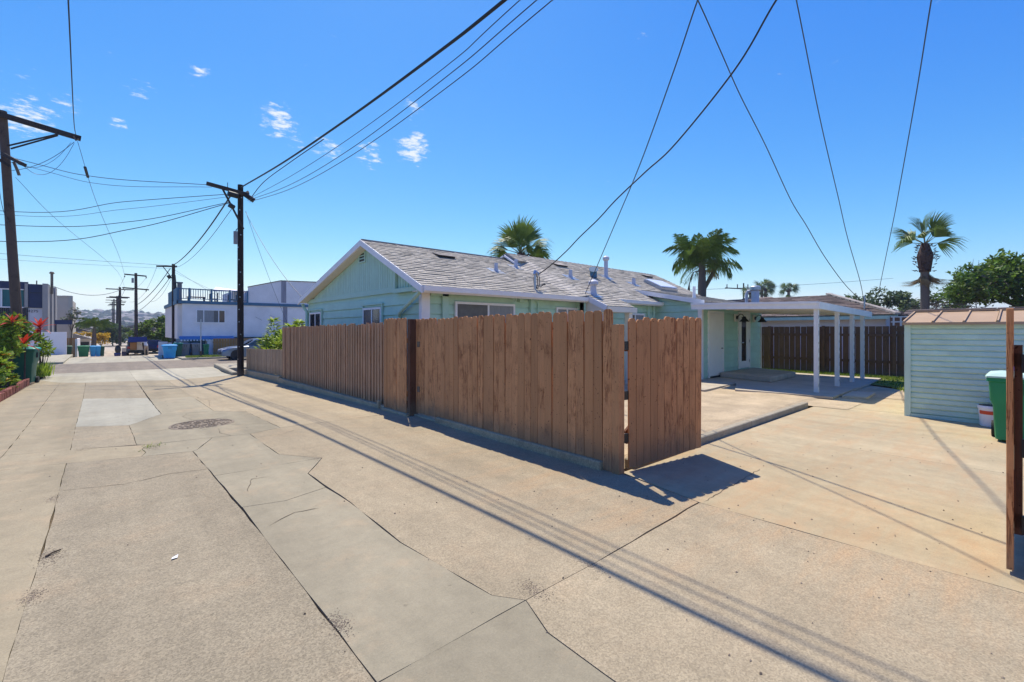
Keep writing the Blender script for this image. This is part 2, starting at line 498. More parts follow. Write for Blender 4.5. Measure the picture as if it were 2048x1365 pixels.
M['nshingle'] = pm('neighbour_shingle', (.155, .12, .105), .3, 10., .92, .5, 60, stretch=(1, 1, 4), tint=.3)
M['galv'] = pm('galvanised_metal', (.42, .44, .47), .15, 12., .38, .05, 60, metal=.75)
M['ventgrey'] = pm('painted_vent', (.50, .52, .58), .1, 8., .5, .05)
M['black'] = flat('black_metal', (.012, .012, .013), .45)
M['iron'] = pm('cast_iron', (.19, .15, .105), .3, 14., .7, .3, 60, metal=.1)
M['glass'] = flat('window_glass', (.02, .024, .03), .06, 0, .8)
M['curtain'] = pm('pale_curtain', (.26, .27, .27), .12, 3., .8, .05, stretch=(6, 6, .6))
M['screen'] = pm('window_screen', (.14, .14, .13), .15, 6., .7, .05)
M['skylight'] = flat('skylight_dome', (.82, .86, .9), .25)
M['shed'] = pm('shed_paint', (.56, .71, .54), .11, 2.6, .55, .04, 60, rnd=.03, stretch=(1, 1, .35))
M['shedroof'] = pm('shed_roof_paint', (.42, .285, .165), .08, 3., .6, .06, 60, rnd=.04)
M['cable'] = flat('cable_black', (.010, .010, .011), .6)
M['wire'] = flat('wire_dark', (.03, .035, .045), .5)
M['bin_green'] = pm('bin_plastic_green', (.012, .20, .085), .1, 3., .5, .04, 200)
M['bin_dark'] = pm('bin_plastic_dark_green', (.010, .088, .052), .1, 3., .45, .04, 200)
M['bin_lid'] = pm('bin_lid_dusty', (.45, .62, .52), .15, 4., .55, .04, 200)
M['bin_teal'] = pm('bin_plastic_teal', (.008, .115, .075), .12, 3., .45, .04, 200)
M['bin_teal_lid'] = pm('bin_lid_teal', (.02, .28, .19), .1, 3., .45, .04, 200)
M['bin_blue'] = pm('bin_plastic_blue', (.030, .33, .66), .1, 3., .5, .04, 200)
M['bin_violet'] = pm('bin_plastic_violet_blue', (.10, .12, .58), .1, 3., .5, .04, 200)
M['bin_grey'] = pm('bin_plastic_grey', (.25, .25, .25), .12, 3., .6, .04, 200)
M['rubber'] = flat('rubber', (.015, .015, .016), .8)
M['bucket'] = pm('white_bucket', (.78, .78, .78), .05, 4., .4, .02)
M['redlabel'] = flat('red_label', (.62, .06, .015), .5)
M['stencil'] = flat('white_stencil', (.55, .68, .60), .7)
M['brick'] = pm('edging_brick', (.30, .105, .07), .3, 18., .9, .4, 80, rnd=.3)
M['stake'] = pm('grey_stake', (.42, .41, .40), .15, 12., .8, .2, 60, rnd=.15)
M['leaf'] = pm('leaf_green', (.075, .15, .018), .4, 2.0, .55, 0, transm=.35, tint=.55, col2=(.17, .25, .025))
M['leafdark'] = pm('leaf_dark', (.055, .12, .02), .4, 1.0, .55, 0, transm=.35, tint=.6, col2=(.15, .23, .03))
M['leafolive'] = pm('leaf_olive', (.06, .10, .035), .4, 1.0, .6, 0, transm=.3, tint=.5, col2=(.13, .175, .06))
M['leaflime'] = pm('leaf_lime', (.20, .32, .02), .4, 3.0, .5, 0, transm=.4, tint=.45, col2=(.33, .42, .04))
M['leafred'] = pm('leaf_red', (.42, .012, .018), .4, 5.0, .4, 0, transm=.3, rnd=.25, col2=(.62, .07, .02))
M['leafpurple'] = pm('leaf_dark_red', (.07, .012, .018), .4, 5.0, .4, 0, rnd=.25)
M['flower'] = pm('orange_flower', (.68, .17, .04), .3, 5.0, .6, 0, transm=.3, tint=.3)
M['yellowflower'] = pm('yellow_flower', (.55, .36, .01), .3, 5.0, .6, 0, transm=.3, tint=.4)
M['twig'] = pm('twig_grey', (.17, .14, .115), .3, 10., .9, 0)
M['bark'] = pm('bark', (.075, .055, .042), .3, 14., .95, .6, 30)
M['palmbark'] = pm('palm_bark', (.15, .115, .09), .35, 20., .95, .6, 30, stretch=(1, 1, 4))
M['palmfan'] = pm('palm_fan_green', (.065, .12, .02), .3, 4., .5, 0, transm=.25, rnd=.2, col2=(.15, .22, .035))
M['palmdead'] = pm('palm_dead_frond', (.20, .145, .075), .3, 6., .85, 0, rnd=.2)
M['palmboot'] = pm('palm_boots', (.085, .052, .042), .5, 22., .95, .5, 40)
M['palmfeather'] = pm('palm_feather_green', (.085, .15, .025), .35, 3., .42, 0, transm=.22, rnd=.3, col2=(.17, .24, .035))
M['palmgold'] = pm('palm_yellow_frond', (.36, .22, .015), .3, 5., .6, 0, transm=.3)
M['petiole'] = pm('palm_petiole', (.17, .17, .08), .2, 5., .6, 0)
M['grass'] = pm('grass_blades', (.14, .22, .02), .4, 3., .6, 0, transm=.3, tint=.5, col2=(.26, .32, .05))
M['lawn'] = pm('lawn_soil', (.13, .16, .03), .4, 5., .9, .3)
M['stucco'] = pm('blue_white_stucco', (.76, .74, .73), .08, 1.2, .85, .25, 60)
M['stucco_warmlit'] = pm('warm_lit_stucco', (.74, .68, .63), .06, 1.2, .85, .2, 60)
M['stain'] = pm('grey_damp_streak', (.26, .26, .30), .2, 2., .9, .1, stretch=(3, 3, .4))
M['blueband'] = pm('blue_trim', (.055, .15, .24), .12, 3., .6, .05)
M['bluewall'] = pm('blue_garage_wall', (.07, .22, .42), .1, 3., .7, .05, rnd=.06)
M['navy'] = pm('navy_panel', (.012, .022, .075), .2, 3., .45, .05)
M['navydk'] = pm('navy_slats', (.012, .016, .03), .2, 3., .5, .05, rnd=.2)
M['tealcurtain'] = pm('teal_drape', (.015, .12, .13), .25, 8., .6, 0, stretch=(8, 8, .3))
M['grybldg'] = pm('pale_grey_wall', (.58, .56, .59), .05, 1.5, .8, .08)
M['fin'] = pm('grey_fin', (.33, .31, .29), .08, 3., .8, .1)
M['beige'] = pm('beige_stucco', (.50, .44, .35), .06, 1.5, .85, .15)
M['whitewall'] = pm('white_wall', (.78, .76, .77), .04, 1.5, .85, .1)
M['num'] = flat('house_number_black', (.03, .03, .035), .6)
M['carsilver'] = flat('car_paint_steel_blue', (.17, .21, .28), .25, .5)
M['carnavy'] = flat('car_paint_navy', (.012, .015, .07), .25, .3)
M['carwhite'] = flat('car_paint_white', (.72, .72, .72), .3)
M['cargrey'] = flat('car_paint_grey', (.18, .17, .18), .3, .4)
M['hatch'] = flat('hatch_blue', (.012, .022, .16), .3)
M['lampred'] = flat('lamp_red', (.5, .015, .012), .2)
M['lampclear'] = flat('lamp_clear', (.75, .76, .8), .15)
M['rim'] = flat('alloy_rim', (.55, .56, .58), .3, .6)
M['cardbox'] = pm('cardboard', (.36, .17, .055), .1, 3., .8, .1)
M['matt'] = pm('cream_mattress', (.66, .58, .44), .08, 3., .8, .1)
M['hill'] = pm('hill_scrub', (.055, .065, .03), .4, .02, .95, 0, coord='World', col2=(.16, .135, .085))
M['hillhouse'] = pm('hill_house_wall', (.25, .22, .20), .2, .05, .9, 0, tint=.4, coord='World')
M['hilltree'] = pm('hill_tree', (.035, .055, .025), .3, .05, .9, 0, coord='World', tint=.3)
M['skin'] = pm('skin', (.42, .23, .16), .1, 5., .6, 0)
M['cloth'] = pm('white_shirt', (.72, .72, .74), .05, 8., .8, .1)
M['khaki'] = pm('khaki_trousers', (.38, .31, .22), .1, 8., .8, .1)
M['hair'] = flat('hair_dark', (.05, .03, .022), .6)
M['pebble'] = pm('pebble', (.24, .185, .13), .4, 5., .9, 0, tint=.6)

# ================================================================== THE SETTING
YS = [-400, -60, 8, 16, 22, 24, 30, 38, 45, 57, 110, 200, 600, 9000]
g = MB()
for a, b in zip(YS, YS[1:]):
    g.add([(-6000, a, zg(a) - .10), (6000, a, zg(a) - .10), (6000, b, zg(b) - .10), (-6000, b, zg(b) - .10)], [(0, 1, 2, 3)])
struct('ground', g, M['soil'])


def jitter_poly(poly, step, amp):
    out = []
    for (x0, y0), (x1, y1) in zip(poly, poly[1:] + poly[:1]):
        L = math.hypot(x1 - x0, y1 - y0); n = max(1, int(L / step))
        for i in range(n):
            f = i / n
            a = amp if i else amp * .3
            out.append((x0 + (x1 - x0) * f + random.uniform(-a, a), y0 + (y1 - y0) * f + random.uniform(-a, a)))
    return out


def shrink(poly, d):
    n = len(poly)
    ar = sum(poly[i][0] * poly[(i + 1) % n][1] - poly[(i + 1) % n][0] * poly[i][1] for i in range(n))
    sg = 1 if ar > 0 else -1
    out = []
    for i in range(n):
        p0 = Vector(poly[i - 1]); p = Vector(poly[i]); p1 = Vector(poly[(i + 1) % n])
        d0 = (p - p0).normalized(); d1 = (p1 - p).normalized()
        n0 = Vector((-d0.y, d0.x)) * sg; n1 = Vector((-d1.y, d1.x)) * sg
        k = (n0 + n1)
        k = k / max(.4, k.length_squared) * 2
        out.append(tuple(p + k * d))
    return out


def slab_mesh(poly, gap=.0035, depth=.05, dz=0., step=.22, amp=.006, bev=.008):
    """a cast slab: jittered outline, small rounded arris, follows the fall of the ground"""
    poly = shrink(poly, gap)
    poly = jitter_poly(poly, step, amp)
    bm = bmesh.new()
    vs = [bm.verts.new((x, y, 0)) for x, y in poly]
    f = bm.faces.new(vs)
    bmesh.ops.triangulate(bm, faces=[f])
    for yb in YS[2:-2]:
        bmesh.ops.bisect_plane(bm, geom=bm.verts[:] + bm.edges[:] + bm.faces[:], plane_co=(0, yb, 0), plane_no=(0, 1, 0))
    bmesh.ops.recalc_face_normals(bm, faces=bm.faces)
    if sum(f.normal.z for f in bm.faces) < 0:
        bmesh.ops.reverse_faces(bm, faces=bm.faces)
    edges = [e for e in bm.edges if e.is_boundary]
    r = bmesh.ops.extrude_edge_only(bm, edges=edges)
    nv = {v for v in r['geom'] if isinstance(v, bmesh.types.BMVert)}
    for v in bm.verts:
        z = zg(v.co.y) + dz
        v.co.z = z - depth if v in nv else z
    me = bpy.data.meshes.new('slab')
    bm.to_mesh(me); bm.free()
    return me


def slab(name, poly, m, parent, **k):
    return put(name, slab_mesh(poly, **k), m, parent)


al = MB()
for a, b in ((-12, 8), (8, 16), (16, 22), (22, 24), (24, 30)):
    al.add([(-2.3, a, zg(a) - .03), (4.45, a, zg(a) - .03), (4.45, b, zg(b) - .03), (-2.3, b, zg(b) - .03)], [(0, 1, 2, 3)])
alley = struct('alley', al, M['joint'])
SL = [
    ('slab_left', [(-2.0, -10), (-.37, -10), (-.37, 3.1), (-.38, 5.2), (-.41, 7.62), (-1.05, 7.75), (-1.05, 8.68), (-2.0, 8.75)]),
    ('slab_rough', [(-.37, -10), (.9, -10), (.9, 1.95), (.88, 4.1), (.80, 7.27), (.28, 7.41), (-.41, 7.62), (-.38, 5.2)]),
    ('slab_left', [(-1.05, 7.75), (-.41, 7.62), (.28, 7.41), (.33, 7.62), (.30, 7.85), (.38, 8.12), (-.37, 8.48), (-1.05, 8.68)]),
    ('slab_smooth', [(.28, 7.41), (.80, 7.27), (.86, 7.35), (1.12, 8.02), (.38, 8.12), (.30, 7.85), (.33, 7.62)]),
    ('slab_smooth', [(.80, 7.27), (.84, 5.9), (1.6, 5.86), (1.97, 5.84), (1.61, 6.37), (1.59, 7.92), (1.12, 8.02), (.86, 7.35)]),
    ('slab_smooth', [(.84, 5.9), (.88, 4.69), (1.22, 4.60), (1.63, 4.72), (1.64, 5.31), (1.97, 5.84), (1.6, 5.86)]),
    ('slab_smooth', [(.88, 4.69), (.88, 4.1), (.9, 1.95), (1.84, 1.97), (1.72, 2.14), (1.63, 3.13), (1.66, 4.16), (1.63, 4.72), (1.22, 4.60)]),
    ('slab_edge', [(1.84, 1.97), (2.5, 1.97), (4.09, 2.03), (4.27, 3.02), (4.27, 8.05), (2.07, 8.1), (1.59, 7.92), (1.61, 6.37), (1.97, 5.84), (1.64, 5.31), (1.66, 4.16), (1.63, 3.13), (1.72, 2.14)]),
    ('slab_edge', [(2.07, 8.1), (4.27, 8.05), (4.27, 21.8), (2.84, 21.3), (1.51, 21.0), (1.56, 11.0), (2.02, 10.4)]),
    ('slab_smooth', [(.26, 8.22), (.38, 8.12), (1.12, 8.02), (1.59, 7.92), (2.07, 8.1), (2.02, 10.4), (1.56, 11.0), (.73, 11.3), (.22, 10.22)]),
    ('slab_patch', [(-.55, 15.82), (-.47, 10.73), (.22, 10.22), (.73, 11.3), (.68, 14.78)]),
    ('slab_rough', [(-.47, 10.73), (-.42, 8.49), (.26, 8.22), (.22, 10.22)]),
    ('slab_left', [(-1.05, 8.68), (-.42, 8.49), (-.47, 11.05), (-1.10, 11.35)]),
    ('slab_left', [(-2.0, 8.75), (-1.05, 8.68), (-1.10, 11.35), (-2.0, 11.6)]),
    ('slab_left', [(-2.0, 11.6), (-1.10, 11.35), (-1.41, 23.3), (-2.12, 25.5)]),
    ('slab_left', [(-1.10, 11.35), (-.47, 11.05), (-.55, 15.82), (-.70, 22.2), (-1.41, 23.3)]),
    ('slab_rough', [(-.55, 15.82), (.68, 14.78), (.67, 21.64), (-.70, 22.2)]),
    ('slab_smooth', [(.73, 11.3), (1.56, 11.0), (1.55, 14.2), (.70, 14.3)]),
    ('slab_left', [(.70, 14.3), (1.55, 14.2), (1.51, 21.0), (.67, 21.64)]),
    ('slab_smooth', [(.9, -10), (1.72, -10), (1.72, 1.3), (1.73, 1.68), (1.84, 1.97), (.9, 1.95)]),
    ('slab_edge', [(1.72, -10), (4.18, -10), (4.16, .12), (4.12, .88), (4.09, 2.02), (2.5, 1.97), (1.84, 1.97), (1.73, 1.68), (1.72, 1.3)]),
    ('slab_apron', [(-2.12, 25.5), (-1.41, 23.3), (-.70, 22.2), (.67, 21.64), (.64, 30), (-2.3, 30)]),
    ('slab_apron', [(.67, 21.64), (1.51, 21.0), (2.84, 21.3), (3.7, 21.7), (3.85, 25), (4.3, 30), (.64, 30)]),
]
for mname, poly in SL:
    slab('slab', poly, M[mname], alley)


# hairline cracks: thin open grooves filled with dirt
def crack(pts, w=.0045, dz=.003):
    mb = MB()
    P = []
    for (x0, y0), (x1, y1) in zip(pts, pts[1:]):
        n = max(2, int(math.hypot(x1 - x0, y1 - y0) / .06))
        for i in range(n):
            f = i / n
            P.append((x0 + (x1 - x0) * f + random.uniform(-.012, .012), y0 + (y1 - y0) * f + random.uniform(-.012, .012)))
    P.append(pts[-1])
    vs = []; fs = []
    for i, (x, y) in enumerate(P):
        a = P[max(0, i - 1)]; b = P[min(len(P) - 1, i + 1)]
        d = Vector((b[0] - a[0], b[1] - a[1])).normalized() if a != b else Vector((1, 0))
        ww = w * random.uniform(.25, 1.) * (1 if 0 < i < len(P) - 1 else .1)
        for s_ in (-1, 1):
            vs.append((x - d.y * ww * s_, y + d.x * ww * s_, zg(y) + dz))
        if i:
            fs.append((2 * i - 2, 2 * i - 1, 2 * i + 1, 2 * i))
    return mb.add(vs, fs)


for pts in ([(-.39, 6.35), (.1, 6.2), (.5, 6.3), (.84, 6.22)], [(.95, 9.35), (.55, 9.25), (.25, 9.45)], [(1.1, 10.05), (1.0, 10.6), (1.12, 11.0)],
            [(1.3, 8.75), (1.26, 8.3), (1.35, 7.95)], [(1.62, 7.6), (1.95, 7.55), (2.2, 7.75)], [(2.1, 8.6), (1.5, 9.0)], [(1.0, 5.1), (1.12, 5.5), (1.3, 5.45)],
            [(.95, 4.1), (1.2, 4.25), (1.4, 4.2)], [(4.13, 2.0), (5.6, 2.05)], [(1.55, 14.3), (1.75, 13.0), (1.6, 11.8)], [(1.0, 13.2), (1.3, 12.9), (1.5, 13.1)]):
    crack(pts).build('crack', M['joint'], alley)

# driveway: slabs between the gate and the shed
dv = MB(); dv.add([(4.15, -10, -.035), (13.6, -10, -.035), (13.6, 3.0, -.035), (4.15, 3.0, -.035)], [(0, 1, 2, 3)])
drive = struct('driveway', dv, M['joint'])
slab('slab', [(4.18, -10), (7.48, -10), (7.47, 3.02), (4.3, 3.02), (4.09, 2.02), (4.12, .88), (4.16, .12)], M['driveway'], drive, gap=.003, amp=.003)
slab('slab', [(7.48, -10), (11.3, -10), (11.3, 2.98), (7.47, 3.0)], M['driveway'], drive, gap=.003, amp=.003)
slab('slab', [(11.3, 1.5), (13.55, 1.5), (13.55, 2.45), (11.3, 2.6)], M['driveway'], drive, gap=.004, amp=.004)

# sandy yard behind the kerb, paved patio, lawn
yb = MB()
n = 40
for i in range(n):
    for j in range(24):
        def q(a, c):
            x = 4.45 + (13.2 - 4.45) * a / n; y = 3.12 + (8.4 - 3.12) * c / 24
            return (x, y, -.02 if c == 0 or a in (0, n) else .035 + .018 * math.sin(x * 2.1 + y) * math.sin(y * 2.7))
        yb.add([q(i, j), q(i + 1, j), q(i + 1, j + 1), q(i, j + 1)], [(0, 1, 2, 3)])
struct('yard_dirt', yb, M['sand'])
pt = MB(); pt.add([(11.0, 2.4, .007), (19.4, 2.4, .007), (19.4, 8.4, .007), (11.0, 8.4, .007)], [(0, 1, 2, 3)])
pt.add([(13.5, 1.4, .006), (16.6, 1.4, .006), (16.6, 2.4, .007), (13.5, 2.4, .007)], [(0, 1, 2, 3)])
patio = struct('patio', pt, M['sand'])
for poly in ([(11.3, 5.45), (13.4, 5.55), (13.5, 6.7), (11.3, 6.7)], [(12.3, 2.95), (14.6, 3.0), (14.7, 5.0), (13.4, 5.55), (12.0, 5.0)], [(14.6, 3.0), (16.4, 3.0), (16.7, 5.0), (14.7, 5.0)],
             [(16.4, 3.0), (18.3, 3.1), (18.3, 6.7), (16.7, 6.7), (16.7, 5.0)], [(13.4, 5.55), (14.7, 5.0), (16.7, 5.0), (16.7, 6.7), (13.5, 6.7)]):
    slab('slab', poly, M['patio'], patio, dz=.07, gap=.008)
slab('paving_slab', [(12.9, 2.45), (14.1, 2.5), (14.0, 2.95), (12.8, 2.9)], M['patio'], patio, dz=.06)
lw = MB(); lw.add([(13.6, -10, .045), (19.6, -10, .045), (19.6, 3.05, .045), (16.3, 3.05, .045), (15.6, 2.1, .045), (13.6, 1.6, .045)], [(0, 1, 2, 3, 4, 5)])
lw.add([(18.3, 3.05, .046), (19.6, 3.05, .046), (19.6, 12, .046), (18.3, 12, .046)], [(0, 1, 2, 3)])
struct('lawn', lw, M['lawn'])
gr = MB()
for i in range(9000):
    if random.random() < .55:
        x = random.uniform(18.3, 19.4); y = random.uniform(2.5, 8.5)
    else:
        x = random.uniform(14.6, 19.4); y = random.uniform(-.5, 3.0)
        if y > 1.7 + (x - 14) * .45:
            continue
    h = random.uniform(.03, .09); a = random.uniform(0, 6.3); w = .012; lx = random.uniform(-.04, .04); ly = random.uniform(-.04, .04)
    gr.add([(x - w * math.cos(a), y - w * math.sin(a), .04), (x + w * math.cos(a), y + w * math.sin(a), .04), (x + lx, y + ly, .04 + h)], [(0, 1, 2)], random.random())
o = gr.build('grass', M['grass']); tag(o, 'short sunlit grass strip in front of the dark back fence', 'grass', kind='stuff')

# kerb along the sandy yard
kb = thing('concrete_kerb', (4.5, 3.05, 0), 'low concrete kerb between sandy yard and driveway', 'kerb')
for x0, x1 in ((4.5, 7.9), (7.91, 10.8)):
    MB().box(x0, x1, 3.02, 3.135, -.05, .10).build('kerb_length', M['kerb'], kb, bevel=.012)
# concrete step at the glass door
MB().prism([(14.35, 4.95, .06), (16.8, 5.05, .06), (17.5, 6.62, .06), (14.75, 6.62, .06)], (0, 0, .17)).build('concrete_step', M['patio'], bevel=.03)
tag(bpy.data.objects['concrete_step'], 'broad concrete doorstep under the patio cover, by the glass door', 'step')

# cross street with pavements
st = MB()
for a, b in ((30, 38),):
    st.add([(-400, a, zg(a) + .004), (400, a, zg(a) + .004), (400, b, zg(b) + .004), (-400, b, zg(b) + .004)], [(0, 1, 2, 3)])
struct('street', st, M['asphalt'])
pv = MB()
pv.box(4.35, 60, 26.2, 29.7, -.6, zg(28) + .13)
struct('pavement', pv, M['kerb'], bevel=.02)
pv = MB(); pv.box(4.3, 60, 29.72, 29.98, -.6, zg(30) + .12); struct('kerb_near_right', pv, M['kerb'], bevel=.03)
pv = MB(); pv.prism([(3.75, 21.9, -.5), (3.95, 21.85, -.5), (4.42, 29.6, -.6), (4.2, 29.6, -.6)], (0, 0, .34)); struct('kerb_alley_corner', pv, M['kerb'], bevel=.03)
pv = MB(); pv.box(-60, -2.35, 26.5, 29.95, -.6, zg(28) + .12); struct('pavement_left', pv, M['kerb'], bevel=.02)
pv = MB()
pv.prism([(3.6, 38.1, -.55), (60, 38.1, -.55), (60, 42.9, -.55), (3.4, 42.9, -.55)], (0, 0, .21)); struct('pavement_far_right', pv, M['slab_apron'], bevel=.02)
pv = MB(); pv.prism([(-60, 38.3, -.55), (-2.2, 38.3, -.55), (-2.3, 49.6, -.55), (-60, 49.6, -.55)], (0, 0, .22)); struct('pavement_far_left', pv, M['slab_apron'], bevel=.02)
ap = MB()
ap.add([(-2.4, 38, zg(38) + .002), (4.0, 38, zg(38) + .002), (4.0, 45, zg(45) + .002), (-2.4, 45, zg(45) + .002)], [(0, 1, 2, 3)])
struct('alley_mouth', ap, M['slab_apron'])
fa = MB()
for a, b in ((45, 57), (57, 110), (110, 200), (200, 600)):
    fa.add([(-2.6, a, zg(a)), (4.2, a, zg(a)), (4.2, b, zg(b)), (-2.6, b, zg(b))], [(0, 1, 2, 3)])
struct('far_alley', fa, M['alley_far'])
fs = MB()
fs.add([(-300, 96, zg(96) + .03), (300, 96, zg(96) + .03), (300, 104, zg(104) + .03), (-300, 104, zg(104) + .03)], [(0, 1, 2, 3)])
struct('far_street', fs, M['asphalt'])
vg = MB()
for i in range(1500):
    x = random.uniform(3.9, 6.2); y = random.uniform(38.4, 39.3)
    vg.add([(x - .03, y, -.34), (x + .03, y, -.34), (x + random.uniform(-.05, .05), y, -.34 + random.uniform(.06, .16))], [(0, 1, 2)], random.random())
o = vg.build('verge_grass', M['grass']); tag(o, 'narrow green grass verge at the foot of the street sign post', 'grass', kind='stuff')

# hills across the bay
hb = MB()
NX, NY = 90, 26


def hillz(x, y):
    f = max(0, min(1, (y - 520) / 560)); f = f * f * (3 - 2 * f)
    n_ = 4 * math.sin(x * .0075 + 1.) + 2.5 * math.sin(x * .021 + y * .01) + 1.5 * math.sin(x * .05 + 2)
    return -2.2 + f * (27 + n_) + (2.2 * math.sin(x * .03 + y * .02) * f)


HV = [(-2200 + 5200 * i / NX, 500 + 1300 * j / NY) for j in range(NY + 1) for i in range(NX + 1)]
hb.add([(x, y, hillz(x, y)) for x, y in HV], [(j * (NX + 1) + i, j * (NX + 1) + i + 1, (j + 1) * (NX + 1) + i + 1, (j + 1) * (NX + 1) + i) for j in range(NY) for i in range(NX)])
struct('hills', hb, M['hill'], smooth=True)
hh = MB(); ht = MB()
rh = random.Random(3)
for i in range(2300):
    y = rh.uniform(520, 1180); x = rh.uniform(-260, 330) * (y / 900) + rh.uniform(-20, 20)
    z = hillz(x, y)
    w = rh.uniform(4, 10); d = rh.uniform(4, 9); h = rh.uniform(2.5, 5)
    if rh.random() < .42:
        v0 = len(hh.v); f0 = len(hh.f)
        hh.box(x - w, x + w, y - d, y + d, z - 2, z + h)
        hh.add([(x - w, y - d, z + h), (x + w, y - d, z + h), (x + w, y + d, z + h), (x - w, y + d, z + h), (x - w * .6, y, z + h + 2), (x + w * .6, y, z + h + 2)],
               [(0, 1, 5, 4), (1, 2, 5), (2, 3, 4, 5), (3, 0, 4)])
        hh.r += [rh.random()] * (len(hh.f) - f0)
    else:
        r_ = rh.uniform(3, 8); hgt = rh.uniform(.7, 1.3) * r_
        rings = []
        for k in range(4):
            a = k / 3 * math.pi / 2
            rings.append([Vector((x + r_ * math.cos(a) * math.cos(q_) * rh.uniform(.8, 1.15) + .01, y + r_ * math.cos(a) * math.sin(q_), z + hgt * math.sin(a) * rh.uniform(.85, 1.1))) for q_ in [m_ * 1.0472 for m_ in range(6)]])
        f0 = len(ht.f); ht.loft(rings); ht.r += [rh.random()] * (len(ht.f) - f0)
o = hh.build('hillside_houses', M['hillhouse']); tag(o, 'pale houses scattered over the far hazy hillside', 'houses', kind='stuff')
o = ht.build('hillside_trees', M['hilltree']); tag(o, 'dark trees scattered over the far hazy hillside', 'trees', kind='stuff')

# ================================================================== FENCES ALONG THE ALLEY
FX = 4.22


def picket_mesh(w, h, t=.019, ear=.045, nail=False):
    e = min(ear, w * .3)
    prof = [(-w / 2, 0), (w / 2, 0), (w / 2, h - e), (w / 2 - e * .45, h - e * .25), (w / 2 - e, h), (-w / 2 + e, h), (-w / 2 + e * .45, h - e * .25), (-w / 2, h - e)]
    return MB().prism([(-t / 2, a, c) for a, c in prof], (t, 0, 0)).mesh('picket')


def slatm(w, h, t):
    return MB().box(-t / 2, t / 2, -w / 2, w / 2, 0, h).mesh('slat', bevel=.003)


# near dog-ear fence
f1 = thing('picket_fence', (FX, 4.9, 0), 'tall brown dog-ear picket fence nearest the camera, ending at the gate post', 'fence')
y = 3.10; JY = []
pmesh = {}
while y < 6.75:
    w = random.choice([.128, .132, .136])
    h = 1.74 if y > 3.2 else 1.83
    z0 = .09 if y > 3.22 else -.005
    key = (w, h)
    if key not in pmesh:
        pmesh[key] = picket_mesh(w - .007, h)
    put('picket', pmesh[key], M['picket'], f1, (FX + random.uniform(-.004, .004), y + w / 2, z0 + random.uniform(-.018, .016) - .007 * (y - 3)), (random.uniform(-.008, .008), random.uniform(-.006, .006), random.uniform(-.03, .03)))
    y += w; JY.append(y)
stm = MB().box(-.006, .006, -.022, .022, 0, 1.60).mesh('light_stop_strip')  # added strips behind the gaps, blocking light so the gaps read dark
for yj in JY:
    put('light_stop_strip', stm, M['picket'], f1, (FX + .0175 + .003, yj, .10))
for z in (.42, 1.45):
    MB().box(FX + .030, FX + .070, 3.05, 6.78, z - .045, z + .045).build('rail', M['picket'], f1)
MB().box(FX - .03, FX + .075, 2.985, 3.085, -.01, 1.66).build('end_post', M['picket'], f1, bevel=.004)
MB().box(FX + .012, FX + .10, 5.1, 5.19, -.01, 1.6).build('post', M['picket'], f1)
MB().box(FX + .012, FX + .10, 6.76, 6.85, -.01, 1.7).build('post', M['picket'], f1)
ft = MB(); ft.box(FX - .06, FX + .09, 3.22, 6.74, -.12, .10)
ft.build('footing', M['footing'], f1, bevel=.012)

# recessed side gate
g1 = thing('side_gate', (FX + .04, 7.1, 0), 'narrow brown picket gate set back between two fence panels beside the dark post', 'gate')
y = 6.86
while y < 7.52:
    put('picket', pmesh.setdefault((.132, 1.74), picket_mesh(.125, 1.74)), M['picket'], g1, (FX + .05, y + .066, .06 + random.uniform(-.01, .01)), (0, 0, random.uniform(-.02, .02)))
    y += .132
for z in (.4, 1.4):
    MB().box(FX + .062, FX + .10, 6.87, 7.52, z - .045, z + .045).build('rail', M['picket'], g1)
for z in (1.33, .5):
    MB().box(FX + .028, FX + .040, 7.42, 7.5, z - .05, z + .05).build('hinge', M['iron'], g1)
MB().box(FX + .0, FX + .14, 6.80, 7.6, -.12, .03).build('sill', M['footing'], g1, bevel=.012)

# proud panel next to the gate
f2 = thing('fence_panel', (FX - .12, 8.1, 0), 'short dog-ear fence panel standing proud beside the recessed gate, dark edge post', 'fence')
y = 7.66
while y < 8.56:
    put('picket', pmesh.setdefault((.13, 1.77), picket_mesh(.123, 1.77)), M['picket'], f2, (FX - .10 + random.uniform(-.004, .004), y + .065, .05 + random.uniform(-.012, .012)), (0, 0, random.uniform(-.02, .02)))
    y += .132
MB().box(FX - .088, FX + .09, 7.56, 7.655, -.02, 1.80).build('post', M['darkpost'], f2, bevel=.004)  # brown like the pickets; its shaded side face is put into the colour
for z in (.4, 1.4):
    MB().box(FX - .089, FX - .05, 7.656, 8.58, z - .045, z + .045).build('rail', M['picket'], f2)
MB().box(FX - .16, FX + .08, 7.58, 8.60, -.14, .045).build('footing', M['footing'], f2, bevel=.015)

# close-set slat fence
f3 = thing('slat_fence', (FX, 12.4, -.1), 'long tall fence of close narrow brown slats along the alley', 'fence')
y = 8.62; sm_ = [slatm(.086, 1.70, .038), slatm(.09, 1.72, .034), slatm(.08, 1.69, .042)]
bkm = MB().box(-.008, .008, -.07, .07, 0, 1.66).mesh('backing_board')
while y < 16.28:
    zb = zg(y) + .04 + .10 * (y - 8.6) / 7.7
    put('slat', random.choice(sm_), M['slat'], f3, (FX + random.uniform(-.008, .008), y, zb + random.uniform(-.012, .012)), (random.uniform(-.004, .004), 0, random.uniform(-.04, .04)))
    put('backing_board', bkm, M['slat'], f3, (FX + .034, y + .0715, zb))
    y += .143
for z in (.35, 1.35):
    MB().box(FX + .044, FX + .084, 8.6, 16.3, z - .05, z + .04).build('rail', M['slat'], f3)
MB().prism([(FX - .10, 8.62, -.2), (FX + .1, 8.62, -.2), (FX + .1, 8.62, .06), (FX - .10, 8.62, .06)], (0, 7.7, -.05)).build('footing', M['footing'], f3, bevel=.012)
